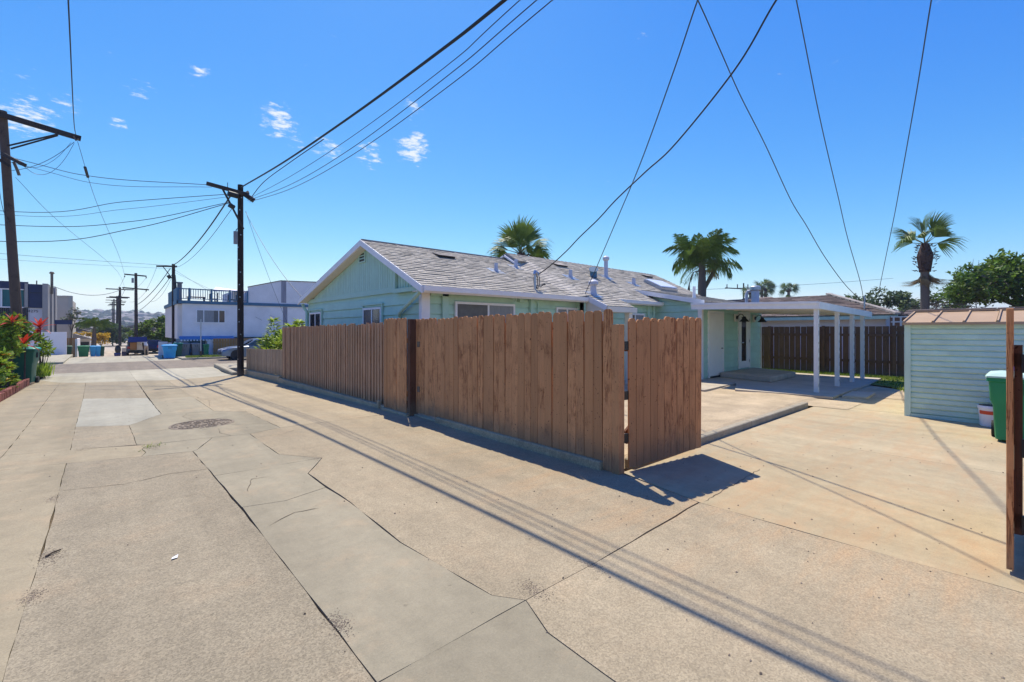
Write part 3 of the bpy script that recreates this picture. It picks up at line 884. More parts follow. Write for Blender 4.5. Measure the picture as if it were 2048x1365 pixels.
MB().box(FX - .135, FX - .07, 8.78, 8.86, -.1, .15).build('peg', M['footing'], f3)

# low paling fence
f4 = thing('low_paling_fence', (FX, 19, -.25), 'low grey-brown paling fence in front of the bush beside the utility pole', 'fence')
y = 16.36; lm = [slatm(.098, .86, .018), slatm(.09, .87, .018)]
while y < 21.6:
    put('paling', random.choice(lm), M['lowpicket'], f4, (FX + random.uniform(-.006, .006), y, .08 - .024 * (y - 16.3) + random.uniform(-.02, .01)), (random.uniform(-.012, .012), 0, random.uniform(-.04, .04)))
    y += .104
for z in (.25, .72):
    MB().box(FX + .012, FX + .05, 16.34, 21.6, z - .1, z - .02).build('rail', M['lowpicket'], f4)
MB().prism([(FX - .10, 16.34, -.3), (FX + .1, 16.34, -.3), (FX + .1, 16.34, .07), (FX - .10, 16.34, .07)], (0, 5.5, -.13)).build('footing', M['footing'], f4, bevel=.015)

# open driveway gate leaf, left
g2 = thing('driveway_gate', (4.33, 3.0, 0), 'brown dog-ear gate leaf standing open from the near fence post', 'gate', world=False, rotz=-math.atan2(.17, 1.36))
w = 1.37 / 11
gm = [picket_mesh(w - .006, hh_, ear=.042) for hh_ in (1.69, 1.68, 1.70)]
for i in range(11):
    o = put('picket', gm[i * 7 % 3], M['picket'], g2, (.05 + (i + .5) * w, 0, .035 + random.uniform(-.006, .006) + .004 * i), (0, random.uniform(-.006, .006), R(90) + random.uniform(-.02, .02)))
stg = MB().box(-.022, .022, -.005, .005, 0, 1.58).mesh('light_stop_strip')  # strips added behind the gate's gaps to keep yard light out
for i in range(1, 11):
    put('light_stop_strip', stg, M['picket'], g2, (.05 + i * w, .0175, .06))
for z in (.35, 1.40):
    MB().box(.05, 1.41, .0245, .062, z - .045, z + .045).build('rail', M['darkpost'], g2)
MB().beam((.1, .08, .40), (1.38, .08, 1.35), .03, .09, (0, 0, 1)).build('brace', M['darkpost'], g2)
for z in (.38, .86, 1.42):
    MB().box(-.04, .06, -.0, .012, z - .05, z + .05).build('hinge', M['black'], g2)

# open driveway gate leaf, right, seen edge-on
g3 = thing('gate_leaf', (4.43, .085, 0), 'gate leaf seen edge-on at the right edge of the picture', 'gate', world=False, rotz=R(1.2))
for i in range(11):
    o = put('picket', gm[i % 2], M['picket'], g3, (.05 + (i + .5) * w, 0, .035 + .004 * i), (0, 0, R(90) + random.uniform(-.02, .02)))
MB().box(-.022, .05, -.016, .018, .03, 1.74).build('edge_board', M['picket'], g3, bevel=.003)
for z in (.35, 1.40):
    MB().box(.02, 1.41, -.055, -.017, z - .045, z + .045).build('rail', M['darkpost'], g3)
MB().box(.02, .06, -.055, -.017, .26, 1.5).build('stile', M['darkpost'], g3)
for z in (.33, .83, 1.38):
    MB().box(.0, .03, -.085, -.05, z - .06, z + .06).build('hinge', M['black'], g3)
ps = thing('gate_post', (4.3, -.02, 0), 'dark brown gate post cut off by the right edge of the picture', 'post')
MB().box(4.25, 4.36, -.13, -.012, -.02, 1.84).build('post', M['picket'], ps, bevel=.005)
MB().box(4.362, 4.42, -.10, -.02, .2, 1.5).build('backing', M['darkpost'], ps)

# dark fence at the back of the yard
f5 = thing('back_fence', (19.5, 5, 0), 'dark brown board fence with gaps behind the patio and lawn', 'fence')
bmsh = [MB().box(-.01, .01, -.5 * w_, .5 * w_, 0, 1.66).mesh('board') for w_ in (.175, .168, .18)]
y = -6
while y < 13:
    put('board', random.choice(bmsh), M['backfence'], f5, (19.5, y + .1, .06 + random.uniform(-.015, .01)), (random.uniform(-.006, .006), 0, 0))
    y += random.uniform(.180, .192)
for z in (.52, 1.42):
    MB().box(19.45, 19.488, -6, 13.1, z - .045, z + .045).build('rail', M['backfence'], f5)
for yy in (-2.4, .4, 2.95, 4.95, 6.75, 9):
    MB().box(19.36, 19.449, yy - .045, yy + .045, 0, 1.74).build('post', M['backfence'], f5)
# ================================================================== THE GREEN HOUSE
H = thing('green_house', (9, 8.6, 0), 'single-storey pale green bungalow with grey shingle roof behind the brown fence', 'house')


def board_x(x0, x1, y, z, h, face=-1, n_t=.02):
    """lap board running along X on a wall facing -Y"""
    return MB().prism([(x0, y, z), (x0, y + face * .034, z), (x0, y + face * .014, z + h - .024), (x0, y, z + h - .024)], (x1 - x0, 0, 0))


def board_y(y0, y1, x, z, h, face=-1):
    return MB().prism([(x, y0, z), (x + face * .034, y0, z), (x + face * .014, y0, z + h - .024), (x, y0, z + h - .024)], (0, y1 - y0, 0))


LAP = .225
# wall towards the alley
wg = MB(); wg.prism([(5.0, 8.6, 0), (5.0, 16.15, 0), (5.0, 16.15, 2.45), (5.0, 11.2, 3.72), (5.0, 8.6, 2.45)], (.16, 0, 0))
wallg = wg.build('alley_wall', M['greentrim'], H)
wallg['label'] = 'gable wall of horizontal boards below and upright boards above'
for i in range(10):
    board_y(8.62, 16.13, 5.0, .15 + i * LAP, LAP).build('siding_board', M['green'], wallg)
MB().box(4.955, 4.999, 9.7, 16.13, 2.475, 2.60).build('belt_board', M['greentrim'], wallg)
y = 9.80
while y < 16.0:
    zt = (3.76 - .453 * (11.2 - y) if y < 11.2 else 3.76 - .252 * (y - 11.2)) - .06
    if zt > 2.64:
        MB().box(4.962, 4.999, y + .006, y + .118, 2.6, zt).build('upright_board', M['green'], wallg)
    y += .125
# boxed-in return at the near corner of the gable
bxr = MB().prism([(4.86, 8.25, 2.44), (4.86, 9.70, 2.44), (4.86, 9.70, 2.54), (4.86, 8.25, 2.52)], (.14, 0, 0)).build('soffit_return', M['greentrim'], wallg)
MB().box(4.90, 4.999, 9.66, 9.78, 2.54, 3.0).build('return_cheek', M['greentrim'], wallg)
y = 8.66
while y < 9.64:
    zt = 3.76 - .453 * (11.2 - y) - .06
    if zt > 2.58:
        MB().box(4.965, 4.998, y, y + .105, 2.55, zt).build('upright_board', M['green'], wallg)
    y += .125
gv = MB(); gv.box(4.935, 4.961, 11.40, 11.82, 3.36, 3.40).box(4.935, 4.961, 11.40, 11.82, 3.66, 3.70).box(4.935, 4.961, 11.40, 11.45, 3.40, 3.66).box(4.935, 4.961, 11.77, 11.82, 3.40, 3.66)
gvo = gv.build('gable_vent', M['greentrim'], wallg)
MB().box(4.950, 4.9615, 11.45, 11.77, 3.40, 3.66).build('vent_hole', M['black'], gvo)
for k in range(3):
    MB().prism([(4.93, 11.45, 3.45 + k * .075), (4.948, 11.45, 3.48 + k * .075), (4.948, 11.45, 3.495 + k * .075), (4.93, 11.45, 3.465 + k * .075)], (0, .32, 0)).build('louvre', M['greentrim'], gvo)


def window_y(parent, x, y0, y1, z0, z1, split=.5, panes=('glass', 'screen')):
    """sliding window on a wall facing -X"""
    f = MB(); t = .05
    f.box(x - .05, x, y0, y1, z1 - t, z1).box(x - .05, x, y0, y1, z0, z0 + t).box(x - .05, x, y0, y0 + t, z0 + t, z1 - t).box(x - .05, x, y1 - t, y1, z0 + t, z1 - t)
    w_ = f.build('window', M['white'], parent)
    ym = y0 + (y1 - y0) * split
    MB().box(x - .045, x - .01, ym - .025, ym + .025, z0 + t, z1 - t).build('mullion', M['white'], w_)
    MB().box(x - .034, x - .03, y0 + t, ym - .025, z0 + t, z1 - t).build('pane', M[panes[0]], w_)
    MB().box(x - .034, x - .03, ym + .025, y1 - t, z0 + t, z1 - t).build('pane', M[panes[1]], w_)
    return w_


def window_x(parent, y, x0, x1, z0, z1, split=.5, panes=('glass', 'screen'), t=.055):
    f = MB()
    f.box(x0, x1, y - .05, y, z1 - t, z1).box(x0, x1, y - .05, y, z0, z0 + t).box(x0, x0 + t, y - .05, y, z0 + t, z1 - t).box(x1 - t, x1, y - .05, y, z0 + t, z1 - t)
    w_ = f.build('window', M['white'], parent)
    xm = x0 + (x1 - x0) * split
    MB().box(xm - .025, xm + .025, y - .045, y - .01, z0 + t, z1 - t).build('mullion', M['white'], w_)
    MB().box(x0 + t, xm - .025, y - .034, y - .03, z0 + t, z1 - t).build('pane', M[panes[0]], w_)
    MB().box(xm + .025, x1 - t, y - .034, y - .03, z0 + t, z1 - t).build('pane', M[panes[1]], w_)
    return w_


for y0, y1 in ((14.72, 15.80), (10.46, 11.52)):
    w_ = window_y(wallg, 4.972, y0, y1, 1.15, 2.16, .5, ('glass', 'glass'))
    for ya in (y0 - .06, y1 + .005):
        MB().box(4.93, 4.973, ya, ya + .055, 1.1, 2.22).build('casing', M['greentrim'], w_)
    MB().box(4.92, 4.973, y0 - .08, y1 + .08, 2.222, 2.26).build('head', M['greentrim'], w_)
MB().box(4.95, 5.02, 8.545, 8.66, .1, 2.44).build('corner_board', M['white'], wallg)
dsp = MB().tube([(4.80, 8.36, 2.42), (4.80, 8.42, 2.36), (4.90, 9.45, 1.98), (4.93, 9.52, 1.90), (4.93, 9.52, .1)], .045, 8)
dsp.build('downspout', M['greentrim'], H, smooth=True)
MB().tube([(4.85, 16.25, 2.48), (4.87, 16.25, 2.38), (4.93, 16.08, 2.20), (4.93, 16.08, .1)], .05, 8).build('downspout', M['greentrim'], H, smooth=True)

# wall towards the yard, first stretch
wl = MB().box(5.03, 10.0, 8.6, 8.76, 0, 2.48).build('yard_wall', M['greentrim'], H)
for i in range(10):
    board_x(5.16, 10.0, 8.6, .15 + i * LAP, LAP).build('siding_board', M['green'], wl)
MB().box(5.02, 5.155, 8.545, 8.60, .1, 2.44).build('corner_board', M['white'], wl)
MB().box(5.46, 5.62, 8.52, 8.573, .1, 2.44).build('pilaster', M['greentrim'], wl)
MB().box(5.165, 5.62, 8.52, 8.573, 2.34, 2.46).build('header', M['greentrim'], wl)
window_x(wl, 8.574, 5.80, 7.60, 1.2, 2.24, .53, ('screen', 'curtain'))
window_x(wl, 8.574, 9.12, 10.0, 1.2, 2.22, .5, ('curtain', 'curtain'))
MB().box(8.12, 8.24, 8.50, 8.573, .1, 2.45).build('conduit_cover', M['greentrim'], wl)
cd = MB().tube([(7.75, 8.54, 2.40), (8.1, 8.54, 2.40)], .016, 6); cd.tube([(8.25, 8.54, 2.38), (8.36, 8.54, 2.37), (8.42, 8.54, 2.28), (8.42, 8.54, 1.2)], .016, 6)
cd.build('conduit', M['greentrim'], wl)
jb = MB().box(7.72, 7.86, 8.49, 8.573, 2.30, 2.43).build('junction_box', M['greentrim'], wl)
MB().tube([(7.55, 8.45, 2.36), (7.45, 8.40, 2.34)], [.035, .06], 10).build('floodlight', M['greentrim'], wl)
# second stretch, behind the porch
wl2 = MB().box(10.0, 13.7, 8.3, 8.46, 0, 2.55).build('porch_wall', M['greentrim'], H)
for i in range(10):
    board_x(10.0, 13.66, 8.3, .15 + i * LAP, LAP).build('siding_board', M['green'], wl2)
MB().box(10.0, 10.03, 8.3, 8.6, 0, 2.5).build('jog', M['greentrim'], wl2)
window_x(wl2, 8.274, 11.9, 12.95, 1.1, 2.12, .5, ('screen', 'curtain'))
for x in (9.96, 13.18, 13.52):
    MB().tube([(x, 8.24, 2.5), (x, 8.24, .1)], .03 if x < 13 else .045, 8).build('downspout', M['greentrim'], wl2, smooth=True)
# wing towards the patio
wl3 = MB().prism([(13.7, 6.72, 0), (13.7, 8.4, 0), (13.7, 8.4, 2.72), (13.7, 6.72, 2.36)], (.16, 0, 0)).build('wing_wall', M['greentrim'], H)
for i in range(11):
    board_y(6.80, 8.38, 13.7, .15 + i * LAP - (.0), LAP - (.08 if i == 10 else 0)).build('siding_board', M['green'], wl3)
MB().box(13.64, 13.74, 6.66, 6.795, .05, 2.36).build('corner_board', M['white'], wl3)
MB().box(13.62, 13.672, 6.9, 8.0, 1.72, 1.93).build('rust_board', M['rust'], wl3)
wl4 = MB().box(13.75, 18.3, 6.7, 6.86, 0, 2.4).build('patio_wall', M['greentrim'], H)
for i in range(10):
    board_x(13.75, 18.27, 6.7, .12 + i * LAP, LAP - (.02 if i == 9 else 0)).build('siding_board', M['green'], wl4)
MB().box(18.27, 18.34, 6.655, 6.75, .05, 2.4).build('corner_board', M['creampaint'], wl4)
dr = MB().box(14.13, 15.04, 6.648, 6.68, .10, 2.12).build('white_door', M['doorwhite'], H)
dr['label'] = 'plain white door'
fr = MB(); fr.box(14.05, 14.125, 6.635, 6.69, .08, 2.2).box(15.045, 15.12, 6.635, 6.69, .08, 2.2).box(14.125, 15.045, 6.635, 6.69, 2.125, 2.2)
fr.build('frame', M['doorwhite'], dr)
MB().box(14.13, 15.04, 6.62, 6.647, .08, .13).build('sill', M['black'], dr)
hd = MB().tube([(14.95, 6.645, 1.0), (14.95, 6.60, 1.0), (14.86, 6.595, 1.0)], .016, 8).build('handle', M['iron'], dr, smooth=True)
d2 = MB(); d2.box(16.38, 16.52, 6.645, 6.68, .26, 2.14).box(16.92, 17.15, 6.645, 6.68, .26, 2.14).box(16.52, 16.92, 6.645, 6.68, .26, .50).box(16.52, 16.92, 6.645, 6.68, 2.05, 2.14)
d2o = d2.build('glass_door', M['doorwhite'], H)
MB().box(16.52, 16.92, 6.655, 6.665, .50, 2.05).build('pane', M['glass'], d2o)
fr = MB(); fr.box(16.28, 16.375, 6.635, 6.69, .24, 2.22).box(17.155, 17.25, 6.635, 6.69, .24, 2.22).box(16.375, 17.155, 6.635, 6.69, 2.145, 2.22)
fr.build('frame', M['doorwhite'], d2o)
MB().tube([(16.46, 6.645, 1.15), (16.46, 6.60, 1.15), (16.56, 6.595, 1.15)], .018, 8).build('handle', M['galv'], d2o, smooth=True)
for z in (.5, 1.2, 1.95):
    MB().box(17.14, 17.165, 6.62, 6.634, z - .05, z + .05).build('hinge', M['galv'], d2o)
for k, x in enumerate((16.05, 17.62)):
    L_ = thing('wall_lamp', (x, 6.6, 2.0), ['black barn-style wall lamp left of the glass door', 'black barn-style wall lamp right of the glass door'][k], 'lamp', 'barn lamps by the glass door')
    MB().box(x - .11, x + .07, 6.62, 6.665, 1.88, 2.14).build('mounting_block', M['creampaint'], L_)
    MB().tube([(x, 6.618, 2.02), (x, 6.59, 2.02)], .06, 12).build('back_plate', M['black'], L_)
    MB().tube([(x, 6.59, 2.03), (x + .01, 6.52, 2.13), (x + .03, 6.44, 2.12), (x + .05, 6.40, 2.03)], .014, 8).build('arm', M['black'], L_, smooth=True)
    MB().lathe([(.03, .06), (.045, .05), (.06, .0), (.15, -.10), (.155, -.115), (.14, -.11), (.05, -.02)], (x + .05, 6.39, 1.99), 18).build('shade', M['black'], L_, smooth=True)

# core that fills the house behind its walls
MB().box(5.2, 18.2, 8.8, 15.9, 0, 2.4).build('core', M['greentrim'], H)
MB().box(13.9, 18.2, 6.9, 8.8, 0, 2.3).build('core', M['greentrim'], H)


# ---- roof
class RoofPlane:
    def __init__(s, x0, x1, ye, ze, yr, zr):
        s.x0, s.x1 = x0, x1
        s.e = Vector((0, ye, ze)); s.u = (Vector((0, yr, zr)) - s.e); s.L = s.u.length; s.u.normalize()
        s.n = Vector((1, 0, 0)).cross(s.u).normalized()
        if s.n.z < 0:
            s.n = -s.n

    def pt(s, x, d, h=0):
        return Vector((x, 0, 0)) + s.e + s.u * d + s.n * h

    def deck(s, t=.05):
        return MB().prism([s.pt(s.x0, 0, 0), s.pt(s.x1, 0, 0), s.pt(s.x1, s.L, 0), s.pt(s.x0, s.L, 0)], -s.n * t)


RP1 = RoofPlane(4.75, 10.0, 8.2, 2.50, 11.2, 3.86)
RP2 = RoofPlane(10.0, 18.4, 8.06, 2.50, 11.2, 4.07)
RPP = RoofPlane(10.0, 11.3, 7.55, 2.245, 8.10, 2.52)
RPW = RoofPlane(13.5, 18.4, 6.55, 2.47, 9.0, 2.97)
RPU = RoofPlane(9.56, 10.0, 10.55, 3.745, 11.2, 4.07)
SH = []
rs = random.Random(11)
EXPO = .142


def shingles(rp, clip=None):
    nc = int(rp.L / EXPO) + 1
    for c in range(nc):
        d0 = c * EXPO - .02
        x = rp.x0 - .01 - rs.random() * .15
        while x < rp.x1:
            w_ = rs.choice([.17, .24, .30, .34])
            xa, xb = max(x, rp.x0 - .012), min(x + w_ - .004, rp.x1 + .012)
            if xb - xa > .03 and (clip is None or clip(.5 * (xa + xb), (rp.e + rp.u * d0).y)):
                SH.append((rp, xa, xb, d0, min(d0 + EXPO + .05, rp.L + .01), rs.choice([.010, .014, .020]), rs.random()))
            x += w_


shingles(RP1); shingles(RP2, lambda x, y: not (x > 13.6 and y < 8.85)); shingles(RPP); shingles(RPW); shingles(RPU)
roof = RP1.deck().build('roof', M['ridge'], H)
rp2 = RP2.deck(); roof2 = rp2.build('roof', M['ridge'], H)
RPP.deck().build('porch_roof', M['ridge'], H)
RPU.deck().build('upper_gable_roof', M['ridge'], H)
ck = MB()
for k in range(18):
    ya = 8.12 + k * .142; yb_ = ya + .17
    for xa, xb in ((9.42, 9.60), (9.605, 9.82), (9.825, 10.01)):
        def cz(x_, y_, h_):
            f_ = (x_ - 9.42) / .58
            return (x_, y_, (2.5 + .453 * (y_ - 8.2) + .012) * (1 - f_) + (2.5 + .5 * (y_ - 8.06) + .022) * f_ + h_)
        ck.add([cz(xa, ya, .014), cz(xb, ya, .014), cz(xb, yb_, 0), cz(xa, yb_, 0), cz(xa, ya, -.01), cz(xb, ya, -.01)], [(0, 1, 2, 3), (4, 5, 1, 0)], rs.random())
o = ck.build('cricket_shingles', M['shingle'], H); o['kind'] = 'stuff'
roofw = RPW.deck().build('wing_roof', M['ridge'], H)
# far slope of the gable
MB().prism([(4.75, 11.2, 3.86), (18.4, 11.2, 3.86), (18.4, 16.35, 2.60), (4.75, 16.35, 2.60)], (0, 0, .05)).build('roof', M['ridge'], H)
MB().prism([(9.56, 11.2, 4.02), (18.4, 11.2, 4.02), (18.4, 14.2, 2.9), (9.56, 14.2, 2.9)], (0, 0, .05)).build('roof', M['ridge'], H)


def shingle_geo(mb, s_, org=Vector()):
    rp, xa, xb, d0, d1, t, r_ = s_
    h0 = .004 + t
    vs = [rp.pt(xa, d0, .003), rp.pt(xb, d0, .003), rp.pt(xb, d0, h0 + .010), rp.pt(xa, d0, h0 + .010), rp.pt(xb, d1, .005), rp.pt(xa, d1, .005)]
    mb.add(vs, [(0, 1, 2, 3), (3, 2, 4, 5), (1, 4, 2), (0, 3, 5)], r_)


camp = Vector((0, 0, 1.6))
SH.sort(key=lambda s_: (s_[0].pt(.5 * (s_[1] + s_[2]), s_[3]) - camp).length)
for s_ in SH[:300]:
    mb = MB(); shingle_geo(mb, s_); mb.build('shingle', M['shingle'], roof if s_[0] in (RP1,) else (roofw if s_[0] is RPW else roof2))
mb = MB()
for s_ in SH[300:]:
    shingle_geo(mb, s_)
o = mb.build('shingle_field', M['shingle'], H); o['kind'] = 'stuff'
# ridge caps
cap1 = MB().prism([(0, -.13, -.05), (0, 0, .012), (0, .13, -.02), (0, .13, -.035), (0, 0, -.004), (0, -.13, -.065)], (.30, 0, .0)).mesh('ridge_cap')
x = 4.74
while x < 10.0:
    put('ridge_cap', cap1, M['ridge'], roof, (x, 11.2, 3.875), (0, R(3.5), 0)); x += .235
x = 9.62
while x < 18.3:
    put('ridge_cap', cap1, M['ridge'], roof2, (x, 11.2, 4.085), (0, R(3.5), 0)); x += .235
# second gable peak showing above the first ridge
gp = MB().prism([(9.62, 10.5, 3.5), (9.62, 10.6, 3.72), (9.62, 11.2, 4.02), (9.62, 14.2, 2.9)], (.1, 0, 0)).build('upper_gable', M['greentrim'], H)
MB().beam((9.56, 10.55, 3.62), (9.56, 11.22, 4.0), .05, .16, (1, 0, 0)).build('rake_board', M['white'], gp)
MB().beam((9.56, 14.3, 2.83), (9.56, 11.18, 4.0), .05, .16, (1, 0, 0)).build('rake_board', M['white'], gp)


def rake(p0, p1, h=.15, w_=.035, name='rake_board'):
    p0 = Vector(p0); p1 = Vector(p1)
    return MB().prism([p0, p1, p1 - Vector((0, 0, h)), p0 - Vector((0, 0, h))], (w_, 0, 0)).build(name, M['white'], H)


rake((4.72, 8.16, 2.50), (4.72, 11.2, 3.88)); rake((4.72, 16.38, 2.60), (4.72, 11.2, 3.88))
for y0, z0, y1, z1 in ((8.3, 2.42, 11.15, 3.70), (16.2, 2.50, 11.25, 3.70)):
    MB().prism([(4.757, y0, z0), (4.757, y1, z1), (4.757, y1, z1 + .03), (4.757, y0, z0 + .03)], (.25, 0, 0)).build('soffit', M['creampaint'], H)
rake((13.47, 6.52, 2.50), (13.47, 9.02, 3.0), .14)
rake((9.97, 7.50, 2.26), (9.97, 8.2, 2.57), .16)
# fascia and gutters
MB().prism([(4.76, 8.20, 2.36), (4.76, 8.16, 2.36), (4.76, 8.10, 2.40), (4.76, 8.09, 2.50), (4.76, 8.20, 2.50)], (5.2, 0, 0)).build('gutter', M['white'], H)
MB().box(4.76, 9.96, 8.205, 8.6, 2.40, 2.42).build('soffit', M['creampaint'], H)
MB().prism([(11.3, 8.06, 2.37), (11.3, 8.02, 2.37), (11.3, 7.96, 2.41), (11.3, 7.95, 2.50), (11.3, 8.06, 2.50)], (2.35, 0, 0)).build('gutter', M['white'], H)
MB().box(11.3, 13.6, 8.065, 8.3, 2.40, 2.42).build('soffit', M['creampaint'], H)
MB().box(9.98, 11.42, 7.50, 7.545, 2.09, 2.235).build('porch_fascia', M['creampaint'], H)
MB().prism([(10.02, 7.55, 2.09), (10.02, 8.29, 2.09), (10.02, 8.29, 2.5), (10.02, 8.1, 2.46), (10.02, 7.55, 2.19)], (1.25, 0, 0)).build('porch_frame', M['creampaint'], H)
MB().box(11.10, 11.26, 7.55, 7.70, 0, 2.085).build('porch_post', M['creampaint'], H, bevel=.006)
MB().box(10.05, 10.2, 7.56, 7.70, 0, 2.085).build('porch_post', M['creampaint'], H, bevel=.006)


# roof fittings
def on_roof(rp, x, y, h=0):
    d = (y - rp.e.y) / rp.u.y
    return rp.pt(x, d, h)


def flashing(p, rp, w_=.22):
    return MB().prism([p + Vector((-w_, 0, 0)) - rp.u * w_ + rp.n * .02, p + Vector((w_, 0, 0)) - rp.u * w_ + rp.n * .02, p + Vector((w_, 0, 0)) + rp.u * w_ + rp.n * .02, p + Vector((-w_, 0, 0)) + rp.u * w_ + rp.n * .02], rp.n * .006)


def vent_pipe(rp, x, y, h, r_, cap=False, m='ventgrey'):
    p = on_roof(rp, x, y, .0)
    v = MB().tube([p - Vector((0, 0, .05)), p + Vector((0, 0, .12)), p + Vector((0, 0, h))], [r_ * 1.5, r_, r_], 12).build('vent_pipe', M[m], H, smooth=True)
    flashing(p, rp).build('flashing', M['galv'], v)
    if cap:
        MB().lathe([(r_ * 1.1, h - .02), (r_ * 1.7, h + .02), (r_ * 1.7, h + .10), (r_ * .6, h + .16)], p, 12).build('cowl', M[m], v, smooth=True)
    return v


vent_pipe(RP1, 7.99, 9.76, .24, .05)
vent_pipe(RP2, 10.79, 9.5, .26, .055)
vent_pipe(RP2, 10.35, 8.25, .28, .085, True)
vent_pipe(RP2, 13.22, 9.97, .62, .07, True)
vent_pipe(RP2, 14.29, 9.54, .24, .065)
vent_pipe(RP1, 9.3, 10.4, .26, .05)
vent_pipe(RPW, 14.6, 7.4, .4, .05, m='white')
p = on_roof(RP2, 12.3, 9.8)
v = MB().tube([p, p + Vector((0, 0, .2)), p + Vector((-.05, -.05, .28))], [.12, .12, .16], 12).build('turbine_vent', M['blueband'], H, smooth=True)
for rp, x, y in ((RP1, 6.85, 10.6), (RP2, 11.48, 10.6), (RP2, 17.06, 10.75)):
    p = on_roof(rp, x, y)
    v = MB().prism([p + Vector((-.28, 0, 0)) - rp.u * .16 + rp.n * .085, p + Vector((.28, 0, 0)) - rp.u * .16 + rp.n * .085, p + Vector((.28, 0, 0)) + rp.u * .2 + rp.n * .03, p + Vector((-.28, 0, 0)) + rp.u * .2 + rp.n * .03], rp.n * .012).build('slant_vent', M['ridge'], H)
    MB().prism([p + Vector((-.26, 0, 0)) - rp.u * .12 + rp.n * .01, p + Vector((.26, 0, 0)) - rp.u * .12 + rp.n * .01, p + Vector((.26, 0, 0)) - rp.u * .12 + rp.n * .08, p + Vector((-.26, 0, 0)) - rp.u * .12 + rp.n * .08], rp.u * .03).build('vent_mouth', M['black'], v)
p = on_roof(RP2, 16.2, 9.6)
sk = MB().prism([p + Vector((-.62, 0, 0)) - RP2.u * .42, p + Vector((.62, 0, 0)) - RP2.u * .42, p + Vector((.62, 0, 0)) + RP2.u * .42, p + Vector((-.62, 0, 0)) + RP2.u * .42], RP2.n * .13).build('skylight', M['galv'], H)
MB().prism([p + Vector((-.57, 0, 0)) - RP2.u * .38 + RP2.n * .132, p + Vector((.57, 0, 0)) - RP2.u * .38 + RP2.n * .132, p + Vector((.57, 0, 0)) + RP2.u * .38 + RP2.n * .132, p + Vector((-.57, 0, 0)) + RP2.u * .38 + RP2.n * .132], RP2.n * .04).build('dome', M['skylight'], sk, bevel=.02)
# electric service mast with its coil of cable
p = on_roof(RP1, 8.27, 8.5)
ms = MB().tube([p - Vector((0, 0, .1)), p + Vector((0, 0, .42))], .03, 10).build('service_mast', M['galv'], H, smooth=True)
MB().tube([p + Vector((-.03, 0, .40)), p + Vector((.0, 0, .47)), p + Vector((.06, -.02, .43)), p + Vector((.07, -.03, .37))], [.05, .06, .055, .045], 10).build('weatherhead', M['galv'], ms, smooth=True)
cl = [p + Vector((.06 + .07 * math.sin(a) * (1 if i < 14 else .8), -.05 + .004 * i, .22 + .17 * math.cos(a))) for i, a in enumerate([k * .45 for k in range(28)])]
MB().tube(cl, .011, 6).build('cable_coil', M['cable'], ms, smooth=True)
MB().tube([p + Vector((.08, -.05, .08)), p + Vector((.16, -.04, .08)), p + Vector((.26, -.02, .16)), p + Vector((.36, 0, .17))], [.012, .012, .02, .024], 6).build('cable_tail', M['cable'], ms, smooth=True)

# ================================================================== PATIO COVER
PC = thing('patio_cover', (15.4, 5, 0), 'flat white patio cover on slim worn posts beside the green house', 'patio cover')
MB().prism([(12.9, 3.45, 2.20), (18.3, 3.45, 2.12), (18.3, 6.62, 2.34), (12.9, 6.62, 2.34)], (0, 0, .05)).build('deck', M['creampaint'], PC)
MB().prism([(12.84, 3.40, 2.11), (12.84, 6.60, 2.20), (12.84, 6.60, 2.37), (12.84, 3.40, 2.28)], (.05, 0, 0)).build('fascia', M['white'], PC)
MB().prism([(12.80, 3.38, 2.235), (12.80, 6.60, 2.325), (12.80, 6.60, 2.38), (12.80, 3.38, 2.29)], (.038, 0, 0)).build('fascia_lip', M['white'], PC)
MB().prism([(12.84, 3.348, 2.11), (18.35, 3.348, 2.0), (18.35, 3.348, 2.17), (12.84, 3.348, 2.28)], (0, .05, 0)).build('fascia', M['white'], PC)
for k in range(9):
    x = 13.3 + k * .6
    MB().prism([(x, 3.46, 2.13 - .01 * k), (x + .045, 3.46, 2.13 - .01 * k), (x + .045, 3.46, 2.19 - .01 * k), (x, 3.46, 2.19 - .01 * k)], (0, 3.1, .14)).build('joist', M['creampaint'], PC)
for x in (12.97, 14.78, 16.35, 17.6):
    zt = 2.13 - (x - 12.9) * .02
    pw = MB(); pw.box(x - .045, x - .02, 3.40, 3.49, .06, zt).box(x + .02, x + .045, 3.40, 3.49, .06, zt)
    po = MB().box(x - .045, x + .045, 3.405, 3.43, .06, zt).build('post', M['worn_white'], PC)
    MB().box(x - .045, x - .022, 3.432, 3.50, .06, zt).build('flange', M['worn_white'], po)
    for k in range(9):
        z = .2 + k * .21
        MB().box(x - .012, x + .012, 3.4035, 3.4049, z, z + random.uniform(.05, .13)).build('rust_slot', M['twig'], po)

# ================================================================== SHED
SD = thing('garden_shed', (12.3, -.2, 0), 'pale green metal shed with salmon ribbed roof beside the driveway', 'shed')
MB().box(11.14, 13.55, -2.3, 1.50, .03, 1.72).build('body', M['shed'], SD)
n = 17
for i in range(n):
    z = .06 + i * (1.66 / n); h = 1.66 / n
    MB().prism([(11.139, -2.3, z), (11.115, -2.3, z + .018), (11.120, -2.3, z + h * .8), (11.139, -2.3, z + h - .004)], (0, 3.78, 0)).build('wall_rib', M['shed'], SD)
    MB().prism([(11.16, 1.501, z), (11.16, 1.525, z + .018), (11.16, 1.520, z + h * .8), (11.16, 1.501, z + h - .004)], (2.36, 0, 0)).build('wall_rib', M['shed'], SD)
MB().box(11.095, 11.16, 1.455, 1.545, .0, 1.73).build('corner_trim', M['shed'], SD)
MB().box(11.09, 11.138, -2.32, 1.45, .0, .055).build('base_rail', M['shed'], SD)
MB().prism([(11.14, 1.48, 1.70), (13.55, 1.48, 1.70), (12.35, 1.48, 1.92)], (0, -3.7, 0)).build('gable', M['shed'], SD)
y = 1.56; k = 0
